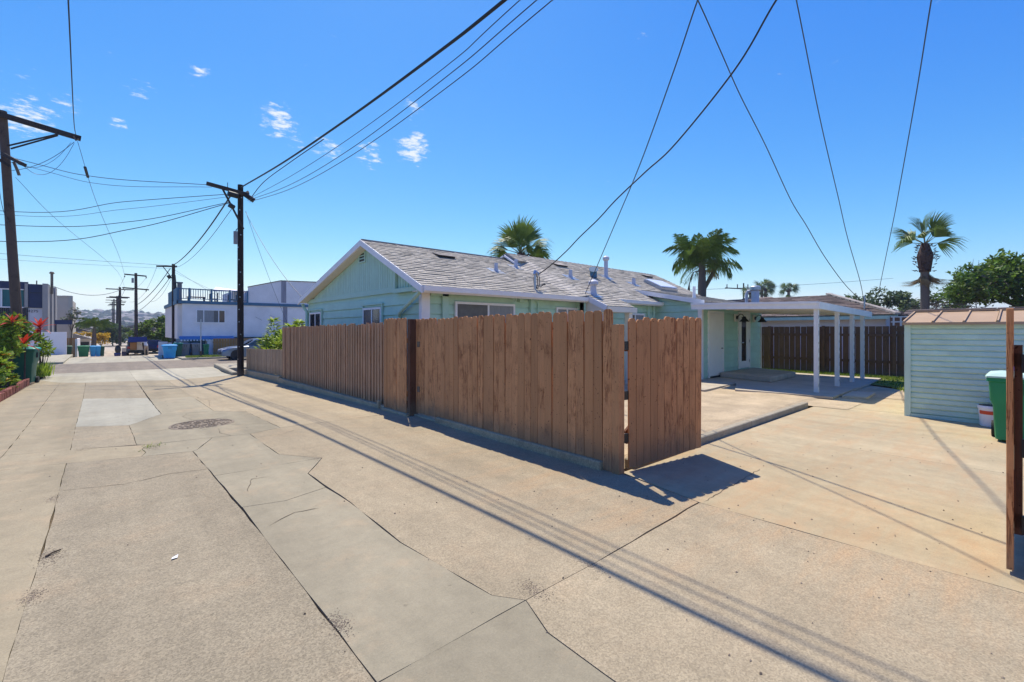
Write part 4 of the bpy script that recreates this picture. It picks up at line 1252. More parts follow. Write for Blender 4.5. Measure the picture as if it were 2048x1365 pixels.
while y > -2.3:
    ya = max(-2.34, y - .40)
    MB().prism([(11.04, y, 1.722), (12.35, y, 1.945), (12.35, y, 1.957), (11.04, y, 1.734)], (0, ya - y + .012, 0)).build('roof_panel', M['shedroof'], SD)
    MB().prism([(11.036, y, 1.737), (12.35, y, 1.959), (12.35, y, 1.985), (11.036, y, 1.762)], (0, -.022, 0)).build('roof_rib', M['shedroof'], SD)
    MB().prism([(12.35, y, 1.945), (13.65, y, 1.722), (13.65, y, 1.734), (12.35, y, 1.957)], (0, ya - y + .012, 0)).build('roof_panel', M['shedroof'], SD)
    y -= .40
MB().box(12.30, 12.40, -2.36, 1.58, 1.962, 1.99).build('ridge_trim', M['shedroof'], SD)
MB().box(11.03, 11.05, -2.34, 1.565, 1.69, 1.732).build('eave_trim', M['shedroof'], SD)
# bench poking out behind the shed
BN = thing('garden_bench', (14.3, 1.9, 0), 'white bench end poking out behind the shed corner', 'bench')
MB().box(13.2, 14.9, 1.45, 1.83, .42, .46).build('seat', M['white'], BN)
MB().box(13.2, 14.9, 1.40, 1.78, .74, .78).build('table_top', M['white'], BN)
for x in (13.4, 14.6):
    MB().box(x, x + .06, 1.55, 1.62, .045, .42).build('leg', M['white'], BN)
    MB().box(x, x + .06, 1.46, 1.53, .045, .74).build('leg', M['white'], BN)


def text_mesh(s_, size, extrude=.004):
    c = bpy.data.curves.new('lettering', 'FONT'); c.body = s_; c.size = size; c.extrude = extrude; c.resolution_u = 2
    c.align_x = 'CENTER'
    o = bpy.data.objects.new('lettering_tmp', c); COL.objects.link(o)
    dg = bpy.context.evaluated_depsgraph_get()
    me = bpy.data.meshes.new_from_object(o.evaluated_get(dg))
    bpy.data.objects.remove(o); bpy.data.curves.remove(c)
    return me


# ================================================================== BINS
def rrect(w_, d, z, r_=.05, yo=0.):
    pts = []
    for cx, cy, a0 in ((1, 1, 0), (-1, 1, 90), (-1, -1, 180), (1, -1, 270)):
        for a in (0, 45, 90):
            pts.append(Vector((cx * (w_ / 2 - r_) + r_ * math.cos(R(a0 + a)), yo + cy * (d / 2 - r_) + r_ * math.sin(R(a0 + a)), z)))
    return pts


def make_bin(loc, rot, body, lid, label, h=1.0, wd=.58, dp=.66, group=None, stencil=None, name='wheelie_bin', parts=True, lidtilt=0):
    b = thing(name, loc, label, 'bin', group, world=False, rotz=rot)
    k = h / 1.0
    bo = MB().loft([rrect(wd * .76, dp * .70, .04 * k), rrect(wd * .78, dp * .74, .10 * k), rrect(wd * .84, dp * .82, .52 * k), rrect(wd * .93, dp * .93, .60 * k), rrect(wd * .97, dp * .97, .86 * k), rrect(wd * 1.04, dp * 1.04, .87 * k), rrect(wd * 1.04, dp * 1.04, .92 * k)])
    bod = bo.build('body', M[body], b, smooth=True)
    MB().loft([rrect(wd * 1.07, dp * 1.08, .922 * k, yo=-.01), rrect(wd * 1.07, dp * 1.08, .945 * k, yo=-.01), rrect(wd * .98, dp * .96, .975 * k), rrect(wd * .6, dp * .6, 1.0 * k)]).build('lid', M[lid], b, smooth=True)
    if parts:
        MB().tube([(-wd * .4, dp * .50, .90 * k), (-wd * .4, dp * .60, .93 * k), (wd * .4, dp * .60, .93 * k), (wd * .4, dp * .50, .90 * k)], .017, 8).build('handle', M[body], b, smooth=True)
        for s_ in (-1, 1):
            MB().tube([(s_ * wd * .36, dp * .36, .12), (s_ * wd * .47, dp * .36, .12)], .12, 14).build('wheel', M['rubber'], b, smooth=True)
        for s_ in (-.06, .06):
            MB().box(s_ - .012, s_ + .012, -dp * .505, -dp * .45, .70 * k, .84 * k).build('slot', M['black'], bod)
            MB().box(wd * .45, wd * .505, s_ - .012, s_ + .012, .70 * k, .84 * k).build('slot', M['black'], bod)
    if stencil:
        me = text_mesh(stencil, .07 * k, .001)
        st_ = put('stencil', me, M['stencil'], bod, None)
        st_.location = (0, -dp * .455, .56 * k); st_.rotation_euler = (R(83), 0, 0)
    return b


make_bin((9.72, .10, 0), R(-90), 'bin_green', 'bin_lid', 'green wheelie bin with dusty pale lid partly hidden by the edge-on gate', 1.0, .60, .70)
make_bin((10.35, -.12, 0), R(-95), 'bin_violet', 'bin_violet', 'violet-blue bin lid showing behind the green bin by the shed', 1.06, .6, .7)
bo = thing('bucket', (10.93, .43, 0), 'white plastic bucket with red label against the shed wall', 'bucket')
MB().lathe([(.115, 0), (.125, .01), (.145, .29), (.155, .295), (.155, .33), (.148, .345)], (10.93, .43, 0), 20).build('body', M['bucket'], bo, smooth=True)
MB().lathe([(.14, .3455), (.14, .352)], (10.93, .43, 0), 20).build('opening', M['black'], bo)
lb = MB(); cx, cy = 10.93, .43
for i in range(8):
    a0 = R(120 + i * 12); a1 = R(120 + (i + 1) * 12)
    lb.add([(cx + .1412 * math.cos(a0), cy + .1412 * math.sin(a0), .205), (cx + .1412 * math.cos(a1), cy + .1412 * math.sin(a1), .205), (cx + .1445 * math.cos(a1), cy + .1445 * math.sin(a1), .265), (cx + .1445 * math.cos(a0), cy + .1445 * math.sin(a0), .265)], [(0, 1, 2, 3)])
lb.build('label', M['redlabel'], bo)
make_bin((-2.48, 24.0, zg(24)), R(-8), 'bin_teal', 'bin_teal_lid', 'big teal green bin among the planting at the left alley edge', 1.34, .88, .72)
# bins across the street
gB = 'bins across the street'
make_bin((3.05, 40.2, -.44), 0, 'bin_blue', 'bin_blue', 'bright sky-blue bin at the kerb in front of the white wall end', 1.0, .82, .8, gB)
make_bin((3.62, 41.2, -.36), R(5), 'bin_teal', 'bin_teal_lid', 'teal bin half hidden behind the sky-blue bin', 1.02, .5, .6, gB)
make_bin((4.12, 42.0, -.34), 0, 'bin_grey', 'bin_grey', 'grey lidded bin nearest the sky-blue bin, by the blue garage', .95, .58, .6, gB)
make_bin((4.78, 42.0, -.34), R(4), 'bin_grey', 'bin_grey', 'grey bin between another grey bin and the street sign post', .94, .58, .6, gB)
make_bin((5.40, 41.6, -.34), R(-4), 'bin_green', 'bin_green', 'small bright green bin beside the honey-coloured fence', .86, .38, .42, gB)
gF = 'bins in the far alley'
make_bin((-2.95, 57, -.9), 0, 'bin_dark', 'bin_dark', 'dark green bin in the gap beside the white wall across the street', 1.08, .5, .6, gF, parts=False)
make_bin((-1.95, 57, -.9), 0, 'bin_green', 'bin_green', 'green bin first in the row in the far alley', 1.06, .80, .7, gF, stencil=None, parts=False)
make_bin((-1.32, 57.1, -.9), 0, 'bin_blue', 'bin_blue', 'blue bin second in the row in the far alley', 1.03, .44, .6, gF, parts=False)
make_bin((-.98, 57.2, -.9), 0, 'bin_blue', 'bin_blue', 'blue bin third in the row in the far alley', 1.03, .40, .6, gF, parts=False)
make_bin((-.70, 57.4, -.9), 0, 'bin_dark', 'bin_dark', 'dark green bin last in the row in the far alley', 1.0, .36, .5, gF, parts=False)

# ================================================================== MANHOLE
mh = thing('manhole_cover', (1.17, 9.4, 0), 'round rusty iron manhole cover set in the alley', 'manhole')
c = Vector((1.17, 9.4, 0))
z0 = zg(9.4) + .001
MB().lathe([(.47, z0), (.47, z0 + .006), (.43, z0 + .008), (.43, z0)], (1.17, 9.4, 0), 40).build('ring', M['iron'], mh)
mb = MB()
mb.lathe([(.42, z0), (.42, z0 + .005)], (1.17, 9.4, 0), 40)
lid = mb.build('lid', M['iron'], mh)
for k in range(5):
    r_ = .08 + k * .07
    rg = MB()
    for a in range(28):
        if (a + k) % 4 == 3:
            continue
        a0 = a * 2 * math.pi / 28; a1 = (a + .78) * 2 * math.pi / 28
        rg.add([(1.17 + rr * math.cos(t_), 9.4 + rr * math.sin(t_), z0 + zz) for zz in (.005, .012) for rr, t_ in ((r_, a0), (r_ + .038, a0), (r_ + .038, a1), (r_, a1))],
               [(4, 5, 6, 7), (0, 1, 5, 4), (1, 2, 6, 5), (2, 3, 7, 6), (3, 0, 4, 7)])
    rg.build('tread_ring', M['iron'], lid)['kind'] = 'stuff'

# ================================================================== UTILITY POLES
def pole(loc, top, r0, r1, m, label, name='utility_pole', group=None):
    P_ = thing(name, loc, label, 'utility pole', group)
    a = Vector(loc) - Vector((0, 0, .3)); b = Vector(top)
    pts = [a.lerp(b, i / 8) for i in range(9)]
    MB().tube(pts, [r0 + (r1 - r0) * i / 8 for i in range(9)], 14).build('shaft', M[m], P_, smooth=True)
    return P_


PM = pole((3.9, 21.06, -.26), (3.9, 21.06, 7.45), .122, .10, 'pole', 'tall black utility pole at the far end of the low fence')
MB().beam((2.72, 20.86, 7.22), (4.12, 20.86, 7.06), .10, .13).build('crossarm', M['arm'], PM)
MB().beam((3.22, 20.80, 7.14), (3.98, 20.90, 5.65), .05, .06).build('brace', M['arm'], PM)
MB().tube([(4.15, 20.95, 7.15), (3.95, 20.9, 7.1), (4.35, 20.85, 6.85)], .10, 8).build('splice_case', M['cable'], PM, smooth=True)
MB().tube([(3.42, 20.75, 6.95), (3.75, 20.8, 6.92)], .11, 10).build('splice_case', M['cable'], PM, smooth=True)
MB().tube([(3.45, 20.7, 6.5), (3.62, 20.75, 6.42)], [.10, .09], 8).build('insulator_cluster', M['cable'], PM, smooth=True)
MB().tube([(3.70, 20.90, 5.02), (3.70, 20.90, 5.52)], .075, 12).build('grey_canister', M['bin_grey'], PM, smooth=True)
MB().tube([(3.70, 20.90, 5.50), (3.74, 20.92, 5.62), (3.82, 20.95, 5.68)], .015, 6).build('tail_wire', M['cable'], PM)
MB().tube([(3.42, 20.86, 7.15), (3.42, 20.86, 7.40)], .012, 6).build('pin', M['wire'], PM)
for k in range(14):
    a = random.uniform(-2.6, -1.3); z = .4 + k * .5
    MB().box(3.9 + .115 * math.cos(a) - .018, 3.9 + .115 * math.cos(a) + .018, 21.06 + .115 * math.sin(a) - .01, 21.06 + .115 * math.sin(a) + .01, z, z + .035).build('tack', M['galv'], PM)

PL = pole((-2.75, 27.0, -.42), (-3.28, 27.0, 10.3), .175, .135, 'poleleft', 'leaning weathered utility pole behind the red-leaved plants at left')
MB().beam((-3.5, 26.82, 10.12), (-1.0, 26.82, 9.78), .12, .20).build('crossarm', M['arm'], PL)
MB().beam((-1.62, 26.75, 9.80), (-3.12, 26.85, 8.92), .05, .05).build('brace', M['arm'], PL)
MB().beam((-1.70, 26.90, 9.75), (-3.05, 26.95, 8.85), .05, .05).build('brace', M['arm'], PL)
MB().beam((-3.25, 26.78, 8.55), (-2.55, 25.9, 8.02), .10, .12).build('guard_arm', M['arm'], PL)
MB().beam((-3.55, 26.85, 8.45), (-3.05, 26.80, 8.1), .08, .10).build('guard_arm', M['arm'], PL)
MB().tube([(-1.22, 26.72, 9.8), (-1.15, 26.70, 9.62), (-1.06, 26.7, 9.72)], .03, 8).build('shackle', M['iron'], PL)
MB().tube([(-2.95, 26.8, 8.3), (-2.85, 26.78, 8.0), (-2.80, 26.8, 7.8)], .05, 8).build('clamp', M['iron'], PL)

P2 = pole((3.75, 45.6, -.41), (3.72, 45.6, 6.9), .14, .11, 'pole', 'black utility pole just beyond the street, in front of the deck building')
MB().beam((2.62, 45.5, 6.62), (3.95, 45.5, 6.72), .10, .12).build('crossarm', M['arm'], P2)
MB().beam((3.05, 45.45, 6.60), (3.62, 45.5, 5.75), .05, .05).build('brace', M['arm'], P2)
MB().tube([(3.35, 45.4, 5.95), (3.5, 45.4, 5.7)], .12, 8).build('splice_case', M['cable'], P2)
MB().tube([(3.72, 45.4, 6.0), (3.80, 45.4, 4.9)], .13, 8).build('riser', M['cable'], P2)

P3 = pole((1.92, 62, -.95), (1.88, 62, 7.55), .17, .12, 'arm', 'brown utility pole with two crossarms behind the blue-hatched car')
MB().beam((.95, 61.85, 7.35), (2.75, 61.85, 7.28), .10, .13).build('crossarm', M['arm'], P3)
MB().beam((.80, 61.85, 5.95), (2.95, 61.85, 5.85), .10, .13).build('crossarm', M['arm'], P3)
MB().tube([(1.62, 61.8, 6.5), (1.62, 61.8, 7.0)], .10, 10).build('transformer', M['bin_grey'], P3)
for x in (.98, 2.72):
    MB().tube([(x, 61.85, 7.2), (x, 61.85, 7.05)], .05, 6).build('insulator', M['iron'], P3)
    MB().tube([(x, 61.85, 5.8), (x, 61.85, 5.65)], .05, 6).build('insulator', M['iron'], P3)
far = [((.95, 96), 8.4, 1.7), ((.75, 118), 8.2, 1.6), ((1.2, 140), 9.6, 1.7), ((.4, 165), 10.0, 1.7), ((1.6, 190), 11.0, 1.8), ((.1, 235), 12.5, 2.0)]
for k, ((x, y), h, a) in enumerate(far):
    pp = pole((x, y, zg(y)), (x, y, h), .2, .15, 'pole', ['nearest', 'second', 'third', 'fourth', 'fifth', 'farthest'][k] + ' of the dark utility poles receding down the far alley', group='poles down the far alley')
    MB().beam((x - a, y - .1, h - .35), (x + a, y - .1, h - .35), .14, .16).build('crossarm', M['arm'], pp)
    MB().beam((x - a * .7, y - .1, h - 1.6), (x + a * .7, y - .1, h - 1.6), .14, .16).build('crossarm', M['arm'], pp)
pf = pole((118, 47.0, -2), (118, 47.0, 13.2), .22, .16, 'pole', 'far utility pole with crossarm rising beyond the dark-roofed house')
MB().beam((114.5, 50, 12.0), (121, 44.5, 11.6), .25, .25).build('crossarm', M['arm'], pf)
for k in range(4):
    MB().tube([(114.8 + k * 2, 49.7 - k * 1.7, 12.1 - k * .1), (114.8 + k * 2, 49.7 - k * 1.7, 12.9)], .12, 6).build('insulator', M['iron'], pf)


# ================================================================== OVERHEAD WIRES
def wire(pts, r_, label, m='wire', name='overhead_wire', sub=10, group=None):
    """smooth curve through the points (Catmull-Rom)"""
    P_ = [Vector(p) for p in pts]; out = []
    for i in range(len(P_) - 1):
        p0 = P_[i - 1] if i else P_[i] * 2 - P_[i + 1]; p1 = P_[i]; p2 = P_[i + 1]; p3 = P_[i + 2] if i + 2 < len(P_) else P_[i + 1] * 2 - P_[i]
        for k in range(sub):
            t = k / sub
            out.append(.5 * ((2 * p1) + (p2 - p0) * t + (2 * p0 - 5 * p1 + 4 * p2 - p3) * t * t + (3 * p1 - p0 - 3 * p2 + p3) * t ** 3))
    out.append(P_[-1])
    o = MB().tube(out, r_ * (1. if r_ > .02 else .8), 6).build(name, M[m], None, smooth=True)
    return tag(o, label, 'wire', group)


def sag(a, b, s_, n_=5):
    a = Vector(a); b = Vector(b)
    return [a.lerp(b, i / n_) - Vector((0, 0, 4 * s_ * (i / n_) * (1 - i / n_))) for i in range(n_ + 1)]


wire([(3.9, 20.95, 7.33), (3.9, 15, 6.68), (3.9, 9.79, 6.24), (3.9, 6.31, 6.02), (3.9, 4.58, 5.96), (3.9, 0, 5.9), (3.9, -8, 6.2), (3.9, -20, 7.3)], .026, 'thickest black cable running from the tall black pole to overhead', 'cable', 'overhead_cable')
wire([(4.2, 20.85, 6.9), (4.05, 18, 6.85), (3.95, 14.5, 6.55), (3.92, 11.5, 6.30)], .016, 'short black cable joining the thickest cable from below', 'cable', 'overhead_cable')
wire([(4.15, 20.8, 6.75), (4.15, 15, 5.95), (4.15, 10.3, 5.62), (4.15, 6.18, 5.60), (4.15, 3.9, 5.74), (4.15, -4, 6.2), (4.15, -20, 7.2)], .010, 'lower of the two close wires right of the thickest cable')
wire([(4.10, 20.8, 6.80), (4.10, 15, 6.05), (4.10, 10.3, 5.74), (4.05, 6.18, 5.68), (4.05, 3.9, 5.80), (4.05, -4, 6.25), (4.05, -20, 7.3)], .010, 'upper of the two close wires right of the thickest cable')
wire([(4.1, 20.8, 6.85), (4.1, 15, 6.3), (4.1, 10.3, 6.0), (4.0, 6.1, 5.80), (3.95, 4.2, 5.86), (3.9, -4, 6.3), (3.9, -20, 7.4)], .009, 'faint single wire just below the thickest cable')
wire(sag((3.55, 20.85, 6.95), (3.55, 45.5, 6.7), .45), .028, 'thick black cable from tall black pole down to pole beyond the street', 'cable', 'overhead_cable')
wire(sag((3.65, 20.85, 6.55), (3.68, 45.5, 6.55), .55), .014, 'thin wire under the thick cable between the two black poles')
gX = 'wires crossing the alley to the leaning pole'
wire([(2.9, 20.9, 7.2), (-.5, 24.2, 7.6), (-3.1, 26.9, 8.5), (-12, 31, 10.6)], .014, 'uppermost wire from black pole crossarm to leaning pole', group=gX)
wire([(2.9, 20.9, 7.12), (-.3, 24.2, 7.35), (-3.1, 26.9, 8.3), (-12, 31, 10.2)], .010, 'second wire from black pole crossarm to leaning pole', group=gX)
wire([(3.6, 20.9, 7.0), (.4, 24, 6.75), (-3.0, 27, 6.35), (-12, 31, 6.9)], .015, 'middle wire passing behind the leaning pole', group=gX)
wire([(3.6, 20.9, 6.9), (.4, 24, 6.45), (-3.0, 27, 6.2), (-12, 31, 6.75)], .009, 'faint wire beneath the middle wire at the leaning pole', group=gX)
wire([(3.5, 20.9, 6.65), (.6, 23.8, 5.95), (-2.95, 27, 5.80), (-12, 31, 6.0)], .016, 'second lowest wire at the leaning pole', group=gX)
wire([(3.5, 20.9, 6.62), (.6, 23.8, 5.65), (-2.95, 27, 5.15), (-12, 31, 5.3)], .018, 'lowest wire at the leaning pole, drooping toward the black pole', group=gX)
wire([(-1.15, 26.75, 9.85), (-1.0, 22, 8.9), (-.62, 12, 7.78), (-.4, 5, 7.9), (0, -10, 9.0)], .016, 'vertical-looking wire dropping from top left onto the crossarm end', 'cable')
wire([(-1.1, 26.7, 9.6), (-.6, 32, 8.2), (.4, 45, 7.1), (1.0, 61.9, 7.15)], .012, 'thin wire from crossarm end down to the two-crossarm pole')
MB().tube([(-.93, 28.6, 9.05), (-.86, 29.4, 8.82)], .06, 6).build('wire_clamp', M['cable'])
tag(bpy.data.objects['wire_clamp'], 'small black clamp on the wire below the crossarm end', 'clamp')
wire(sag((-1.2, 26.7, 9.55), (-3.0, 26.8, 7.95), .25), .013, 'jumper wire from crossarm end to the leaning pole')
wire(sag((-1.2, 26.7, 9.5), (-2.6, 26.0, 8.0), .75), .010, 'deepest drooping jumper loop under the crossarm')
wire(sag((-1.3, 26.7, 9.5), (-2.8, 26.2, 8.1), .5), .009, 'shallower drooping jumper loop under the crossarm')
wire([(-2.9, 26.8, 7.7), (-1.9, 30, 6.7), (.2, 45, 6.1), (1.0, 61.9, 6.0)], .009, 'faint wire descending from the leaning pole to the far crossarms')
wire([(-3.4, 26.6, 8.0), (-3.2, 26.5, 6.3), (-2.9, 26.75, 5.4)], .012, 'short guy wire beside the leaning pole shaft')
wire(sag((4.05, 20.9, 6.35), (4.85, 16.3, 2.68), .25), .010, 'service wire from tall black pole to the house eave')
wire(sag((4.05, 20.9, 6.4), (7.0, 24.5, 1.0), .3), .008, 'faint stay wire dropping right of the tall black pole')
g3_ = 'wires between the street pole and the two-crossarm pole'
wire(sag((3.5, 45.4, 6.5), (1.95, 61.9, 4.2), .35), .028, 'thick cable from street pole to the two-crossarm pole', 'cable', 'overhead_cable', group=g3_)
wire(sag((3.6, 45.4, 6.0), (2.0, 61.9, 3.5), .35), .022, 'second cable from street pole to the two-crossarm pole', 'cable', 'overhead_cable', group=g3_)
wire(sag((3.6, 45.4, 5.8), (2.6, 52, 4.1), .5), .012, 'looping wire left of the street pole', group=g3_)
wire(sag((2.65, 45.4, 6.55), (2.7, 61.8, 5.8), .15), .012, 'wire from street pole crossarm to the lower far crossarm', group=g3_)
wire(sag((3.8, 45.4, 6.4), (9.5, 42.8, 2.4), .1), .012, 'upper service wire from street pole toward the deck building')
wire(sag((3.8, 45.4, 6.2), (11.5, 42.5, 2.2), .1), .010, 'lower service wire from street pole toward the deck building')
wire(sag((-3.8, 54, 5.3), (.9, 61.8, 5.85), .75), .022, 'drooping cable from navy building to the two-crossarm pole', 'cable')
wire(sag((-30, 47, 8.2), (3.7, 45.5, 6.75), .5), .014, 'upper of the level wires beyond the street')
wire(sag((-30, 47, 7.5), (3.7, 45.5, 6.5), .5), .010, 'lower of the level wires beyond the street')
for k, (x, dz) in enumerate(((.98, 7.1), (2.72, 7.1), (.98, 5.7), (2.72, 5.7))):
    wire(sag((x, 61.9, dz), (x - .6, 96, dz + 1.0 + (0 if dz > 6 else -.6)), .4), .016, ['upper left', 'upper right', 'lower left', 'lower right'][k] + ' far wire running on from the two-crossarm pole', group='far alley wires')
# service drops on the right
wire([(10, 8.27, 2.59), (8.6, 6.3, 3.89), (7.3, 4.74, 4.64), (6.3, 3.53, 5.42), (5.6, 2.79, 5.8), (4.9, 2.05, 6.06), (3.5, 0.57, 5.86)], .012, 'straight wire rising from the porch eave to top right')
wire([(8.36, 8.56, 3), (8.25, 7.89, 3.23), (8.1, 7.24, 3.48), (7.9, 6.69, 3.68), (7.65, 5.96, 3.92), (7.4, 5.34, 4.14), (7.1, 4.51, 4.39), (6.8, 3.77, 4.58), (6.2, 2.58, 5.05), (5.8, 1.94, 5.44), (5.4, 1.3, 5.71), (4.6, 0.02, 5.53)], .016, 'twisted black service cable rising from the roof mast', 'cable', 'service_drop')
gN = 'service wires to the dark-roofed house'
wire([(22.6, 4.51, 2.81), (20, 4.45, 3.27), (17.5, 4.43, 3.99), (15.5, 4.39, 4.71), (14.3, 4.43, 5.25), (12.3, 4.38, 6.24), (10.6, 4.3, 6.88), (9.2, 4.12, 7.24), (7.9, 3.94, 7.53), (6.6, 3.76, 7.7), (4, 3.4, 7.32)], .014, 'leftmost wire descending to the dark-roofed house', group=gN)
wire([(22.6, 4.38, 2.7), (20, 3.99, 3.33), (17, 3.7, 4.42), (14.8, 3.42, 5.13), (11.8, 3.07, 6.26), (9, 2.7, 7.38), (6.2, 2.33, 8.38), (0.6, 1.59, 9.66)], .012, 'middle wire descending steeply to the dark-roofed house', group=gN)
wire([(23, 4, 3.01), (20, 3.32, 3.81), (17, 2.6, 4.83), (15, 2.19, 5.15), (11.5, 1.43, 6.08), (9, 0.95, 6.43), (6.5, 0.47, 6.66), (1.5, -0.49, 6.4)], .012, 'rightmost wire of the sky, ending at the dark-roofed house', group=gN)
wire(sag((26, 60, 6.5), (130, 20, 13), 1.0), .03, 'faint distant wire low in the sky at right')

# ================================================================== FOLIAGE
def leafcloud(mb, c, rad, n_, size, rg, shell=.55, up=.3, lumps=None, aspect=.5, zmin=None):
    """n_ leaf-shaped faces through the volume of a lumpy crown; lumps = [(centre, radius)]"""
    c = Vector(c) if c else None
    for i in range(n_):
        if lumps:
            lc, lr = rg.choice(lumps)
            d = Vector((rg.gauss(0, 1), rg.gauss(0, 1), rg.gauss(0, 1))).normalized()
            r_ = lr * (shell + (1 - shell) * rg.random()) if rg.random() < .75 else lr * rg.random()
            p = Vector(lc) + Vector((d.x * r_, d.y * r_, d.z * r_ * .85))
        else:
            d = Vector((rg.gauss(0, 1), rg.gauss(0, 1), rg.gauss(0, 1))).normalized()
            f = (shell + (1 - shell) * rg.random()) if rg.random() < .75 else rg.random()
            p = c + Vector((d.x * rad[0], d.y * rad[1], d.z * rad[2])) * f
        if zmin is not None and p.z < zmin:
            continue
        a = Vector((rg.gauss(0, 1), rg.gauss(0, 1), rg.gauss(0, .6) + up)).normalized()
        nrm = Vector((rg.gauss(0, .7), rg.gauss(0, .7), 1)).normalized()
        b = a.cross(nrm)
        if b.length < .05:
            continue
        b.normalize(); nn = b.cross(a)
        L_ = size * rg.uniform(.6, 1.3); w_ = L_ * aspect
        mb.add([p, p + a * L_ * .5 + b * w_ * .5 + nn * L_ * .06, p + a * L_, p + a * L_ * .5 - b * w_ * .5 + nn * L_ * .06], [(0, 1, 2), (0, 2, 3)], rg.random())


def lumpy(c, rad, k, lr, rg):
    out = []
    for i in range(k):
        d = Vector((rg.gauss(0, 1), rg.gauss(0, 1), rg.gauss(0, 1))).normalized() * rg.uniform(.45, .95)
        out.append((Vector(c) + Vector((d.x * rad[0], d.y * rad[1], d.z * rad[2])), lr * rg.uniform(.6, 1.25)))
    return out


def limbs(mb, base, top, r0, targets, rg):
    base = Vector(base); top = Vector(top)
    mb.tube([base, base.lerp(top, .5) + Vector((rg.uniform(-.1, .1), rg.uniform(-.1, .1), 0)), top], [r0, r0 * .85, r0 * .65], 9)
    for t in targets:
        t = Vector(t); m_ = top.lerp(t, .5) + Vector((rg.uniform(-.25, .25), rg.uniform(-.25, .25), -.15)) * (t - top).length * .3
        mb.tube([top - Vector((0, 0, .1)), m_, t], [r0 * .5, r0 * .3, r0 * .08], 6)


def tree(name, base, crown_c, rad, n_, size, m, label, seed, lumps_n=24, lr=.3, trunk_r=.18, cat='tree', group=None, aspect=.5, zmin=None, bare=0):
    rg = random.Random(seed)
    T = thing(name, base, label, cat, group)
    lp = lumpy(crown_c, rad, lumps_n, lr * min(rad), rg)
    tr = MB(); limbs(tr, base, Vector(base).lerp(Vector(crown_c), .62), trunk_r, [l[0] for l in lp[:14]], rg)
    tr.build('trunk', M['bark'], T, smooth=True)
    cr_ = MB(); leafcloud(cr_, crown_c, rad, n_, size, rg, lumps=lp, aspect=aspect, zmin=zmin)
    cr_.build('crown', M[m], T)
    if bare:
        bt = MB()
        for i in range(bare):
            l = rg.choice(lp); p = Vector(l[0]); d = Vector((rg.gauss(0, 1), rg.gauss(0, 1), rg.gauss(.2, .7))).normalized() * l[1] * rg.uniform(.6, 1.3)
            q_ = p + d * .5 + Vector((rg.gauss(0, .1), rg.gauss(0, .1), rg.gauss(0, .1)))
            bt.tube([p, q_, p + d], [.02, .014, .006], 4, False)
        bt.build('bare_twigs', M['twig'], T)
    return T


# big spreading tree behind the shed
rg = random.Random(5)
T = tree('spreading_tree', (37, -.5, -.1), (37.5, -.8, 4.0), (3.8, 5.2, 2.2), 15000, .30, 'leafdark', 'dense spreading tree with grey twigs behind the shed', 5, 46, .40, .35, bare=650)
lp2 = [((36.2 + random.uniform(-1, 1), -1.5 + random.uniform(-2.5, 2.5), 4.3 + random.uniform(-1.2, 1.4)), .7) for k in range(12)]
mb = MB(); leafcloud(mb, None, None, 3500, .30, rg, lumps=lp2); mb.build('bright_foliage', M['leaf'], T)
bt = MB()
for i in range(420):
    p = Vector((35.6 + rg.uniform(-.6, .6), 3.2 + rg.gauss(0, .75), 1.2 + rg.random() * 1.9)); d = Vector((rg.gauss(0, .6), rg.gauss(0, 1), rg.gauss(.1, .5))) * .55
    bt.tube([p, p + d * .5 + Vector((0, 0, rg.gauss(0, .1))), p + d], [.022, .014, .006], 4, False)
bt.build('dry_twigs', M['twig'], T)
tree('bushy_tree', (62, 13, -1), (62, 12.6, 3.0), (2.2, 3.0, 2.1), 4500, .42, 'leafolive', 'rounded olive-green tree beyond the dark-roofed house, left of its neighbour', 21, 22, .42)
tree('bushy_tree', (60, 9.2, -1), (60, 8.6, 3.3), (2.4, 3.0, 2.5), 5500, .42, 'leafolive', 'taller olive-green tree beyond the dark-roofed house, nearer the fan palm', 22, 24, .42)
tree('small_tree', (70, 18.5, -1), (70, 18.3, 3.2), (1.5, 1.6, 1.7), 1500, .4, 'leafolive', 'tip of a small tree peeking over the dark roof ridge', 23, 10, .5)
tree('bushy_tree', (65, 5.8, -1), (65, 5.3, 2.5), (2.2, 2.4, 2.0), 3000, .42, 'leafolive', 'low olive-green tree directly behind the fan palm trunk', 24, 16, .42)
# bush behind low fence: leafy upright spires
BS = thing('leafy_bush', (5.1, 18.6, -.2), 'bright leafy bush with upright spires rising over the low paling fence', 'bush')
rg = random.Random(9); mb = MB()
sp = [(4.75, 21.2, 1.2), (4.85, 20.6, 1.35), (4.9, 20.1, 2.0), (5.0, 19.6, 1.55), (5.1, 19.2, 1.45), (5.1, 18.7, 1.75), (5.2, 18.2, 1.6), (5.15, 17.7, 1.9), (5.2, 17.3, 1.65), (5.0, 17.0, 1.7), (5.3, 16.8, 1.5), (5.5, 19.5, 1.7), (5.6, 18, 1.8), (4.8, 19.0, 1.1), (4.75, 18.0, 1.1), (4.75, 17.2, 1.2)]
for x, y, h in sp:
    for k in range(230):
        z = h - (rg.random() ** 1.3) * 1.7
        r_ = .06 + .32 * min(1, (h - z) / .6)
        a = rg.uniform(0, 6.28); p = Vector((x + r_ * .5 * math.cos(a), y + r_ * .5 * math.sin(a), z))
        d = Vector((math.cos(a), math.sin(a), rg.uniform(.1, .9))).normalized(); L_ = rg.uniform(.15, .30)
        s_ = d.cross(Vector((0, 0, 1))).normalized() * L_ * .2; dr_ = Vector((0, 0, -.04))
        mb.add([p, p + d * L_ * .5 + s_, p + d * L_ + dr_, p + d * L_ * .5 - s_], [(0, 1, 2), (0, 2, 3)], rg.random())
leafcloud(mb, (5.0, 19.0, .75), (.5, 2.3, .75), 2600, .22, rg, aspect=.4, up=.8, shell=.3)
mb.build('foliage', M['leaflime'], BS)
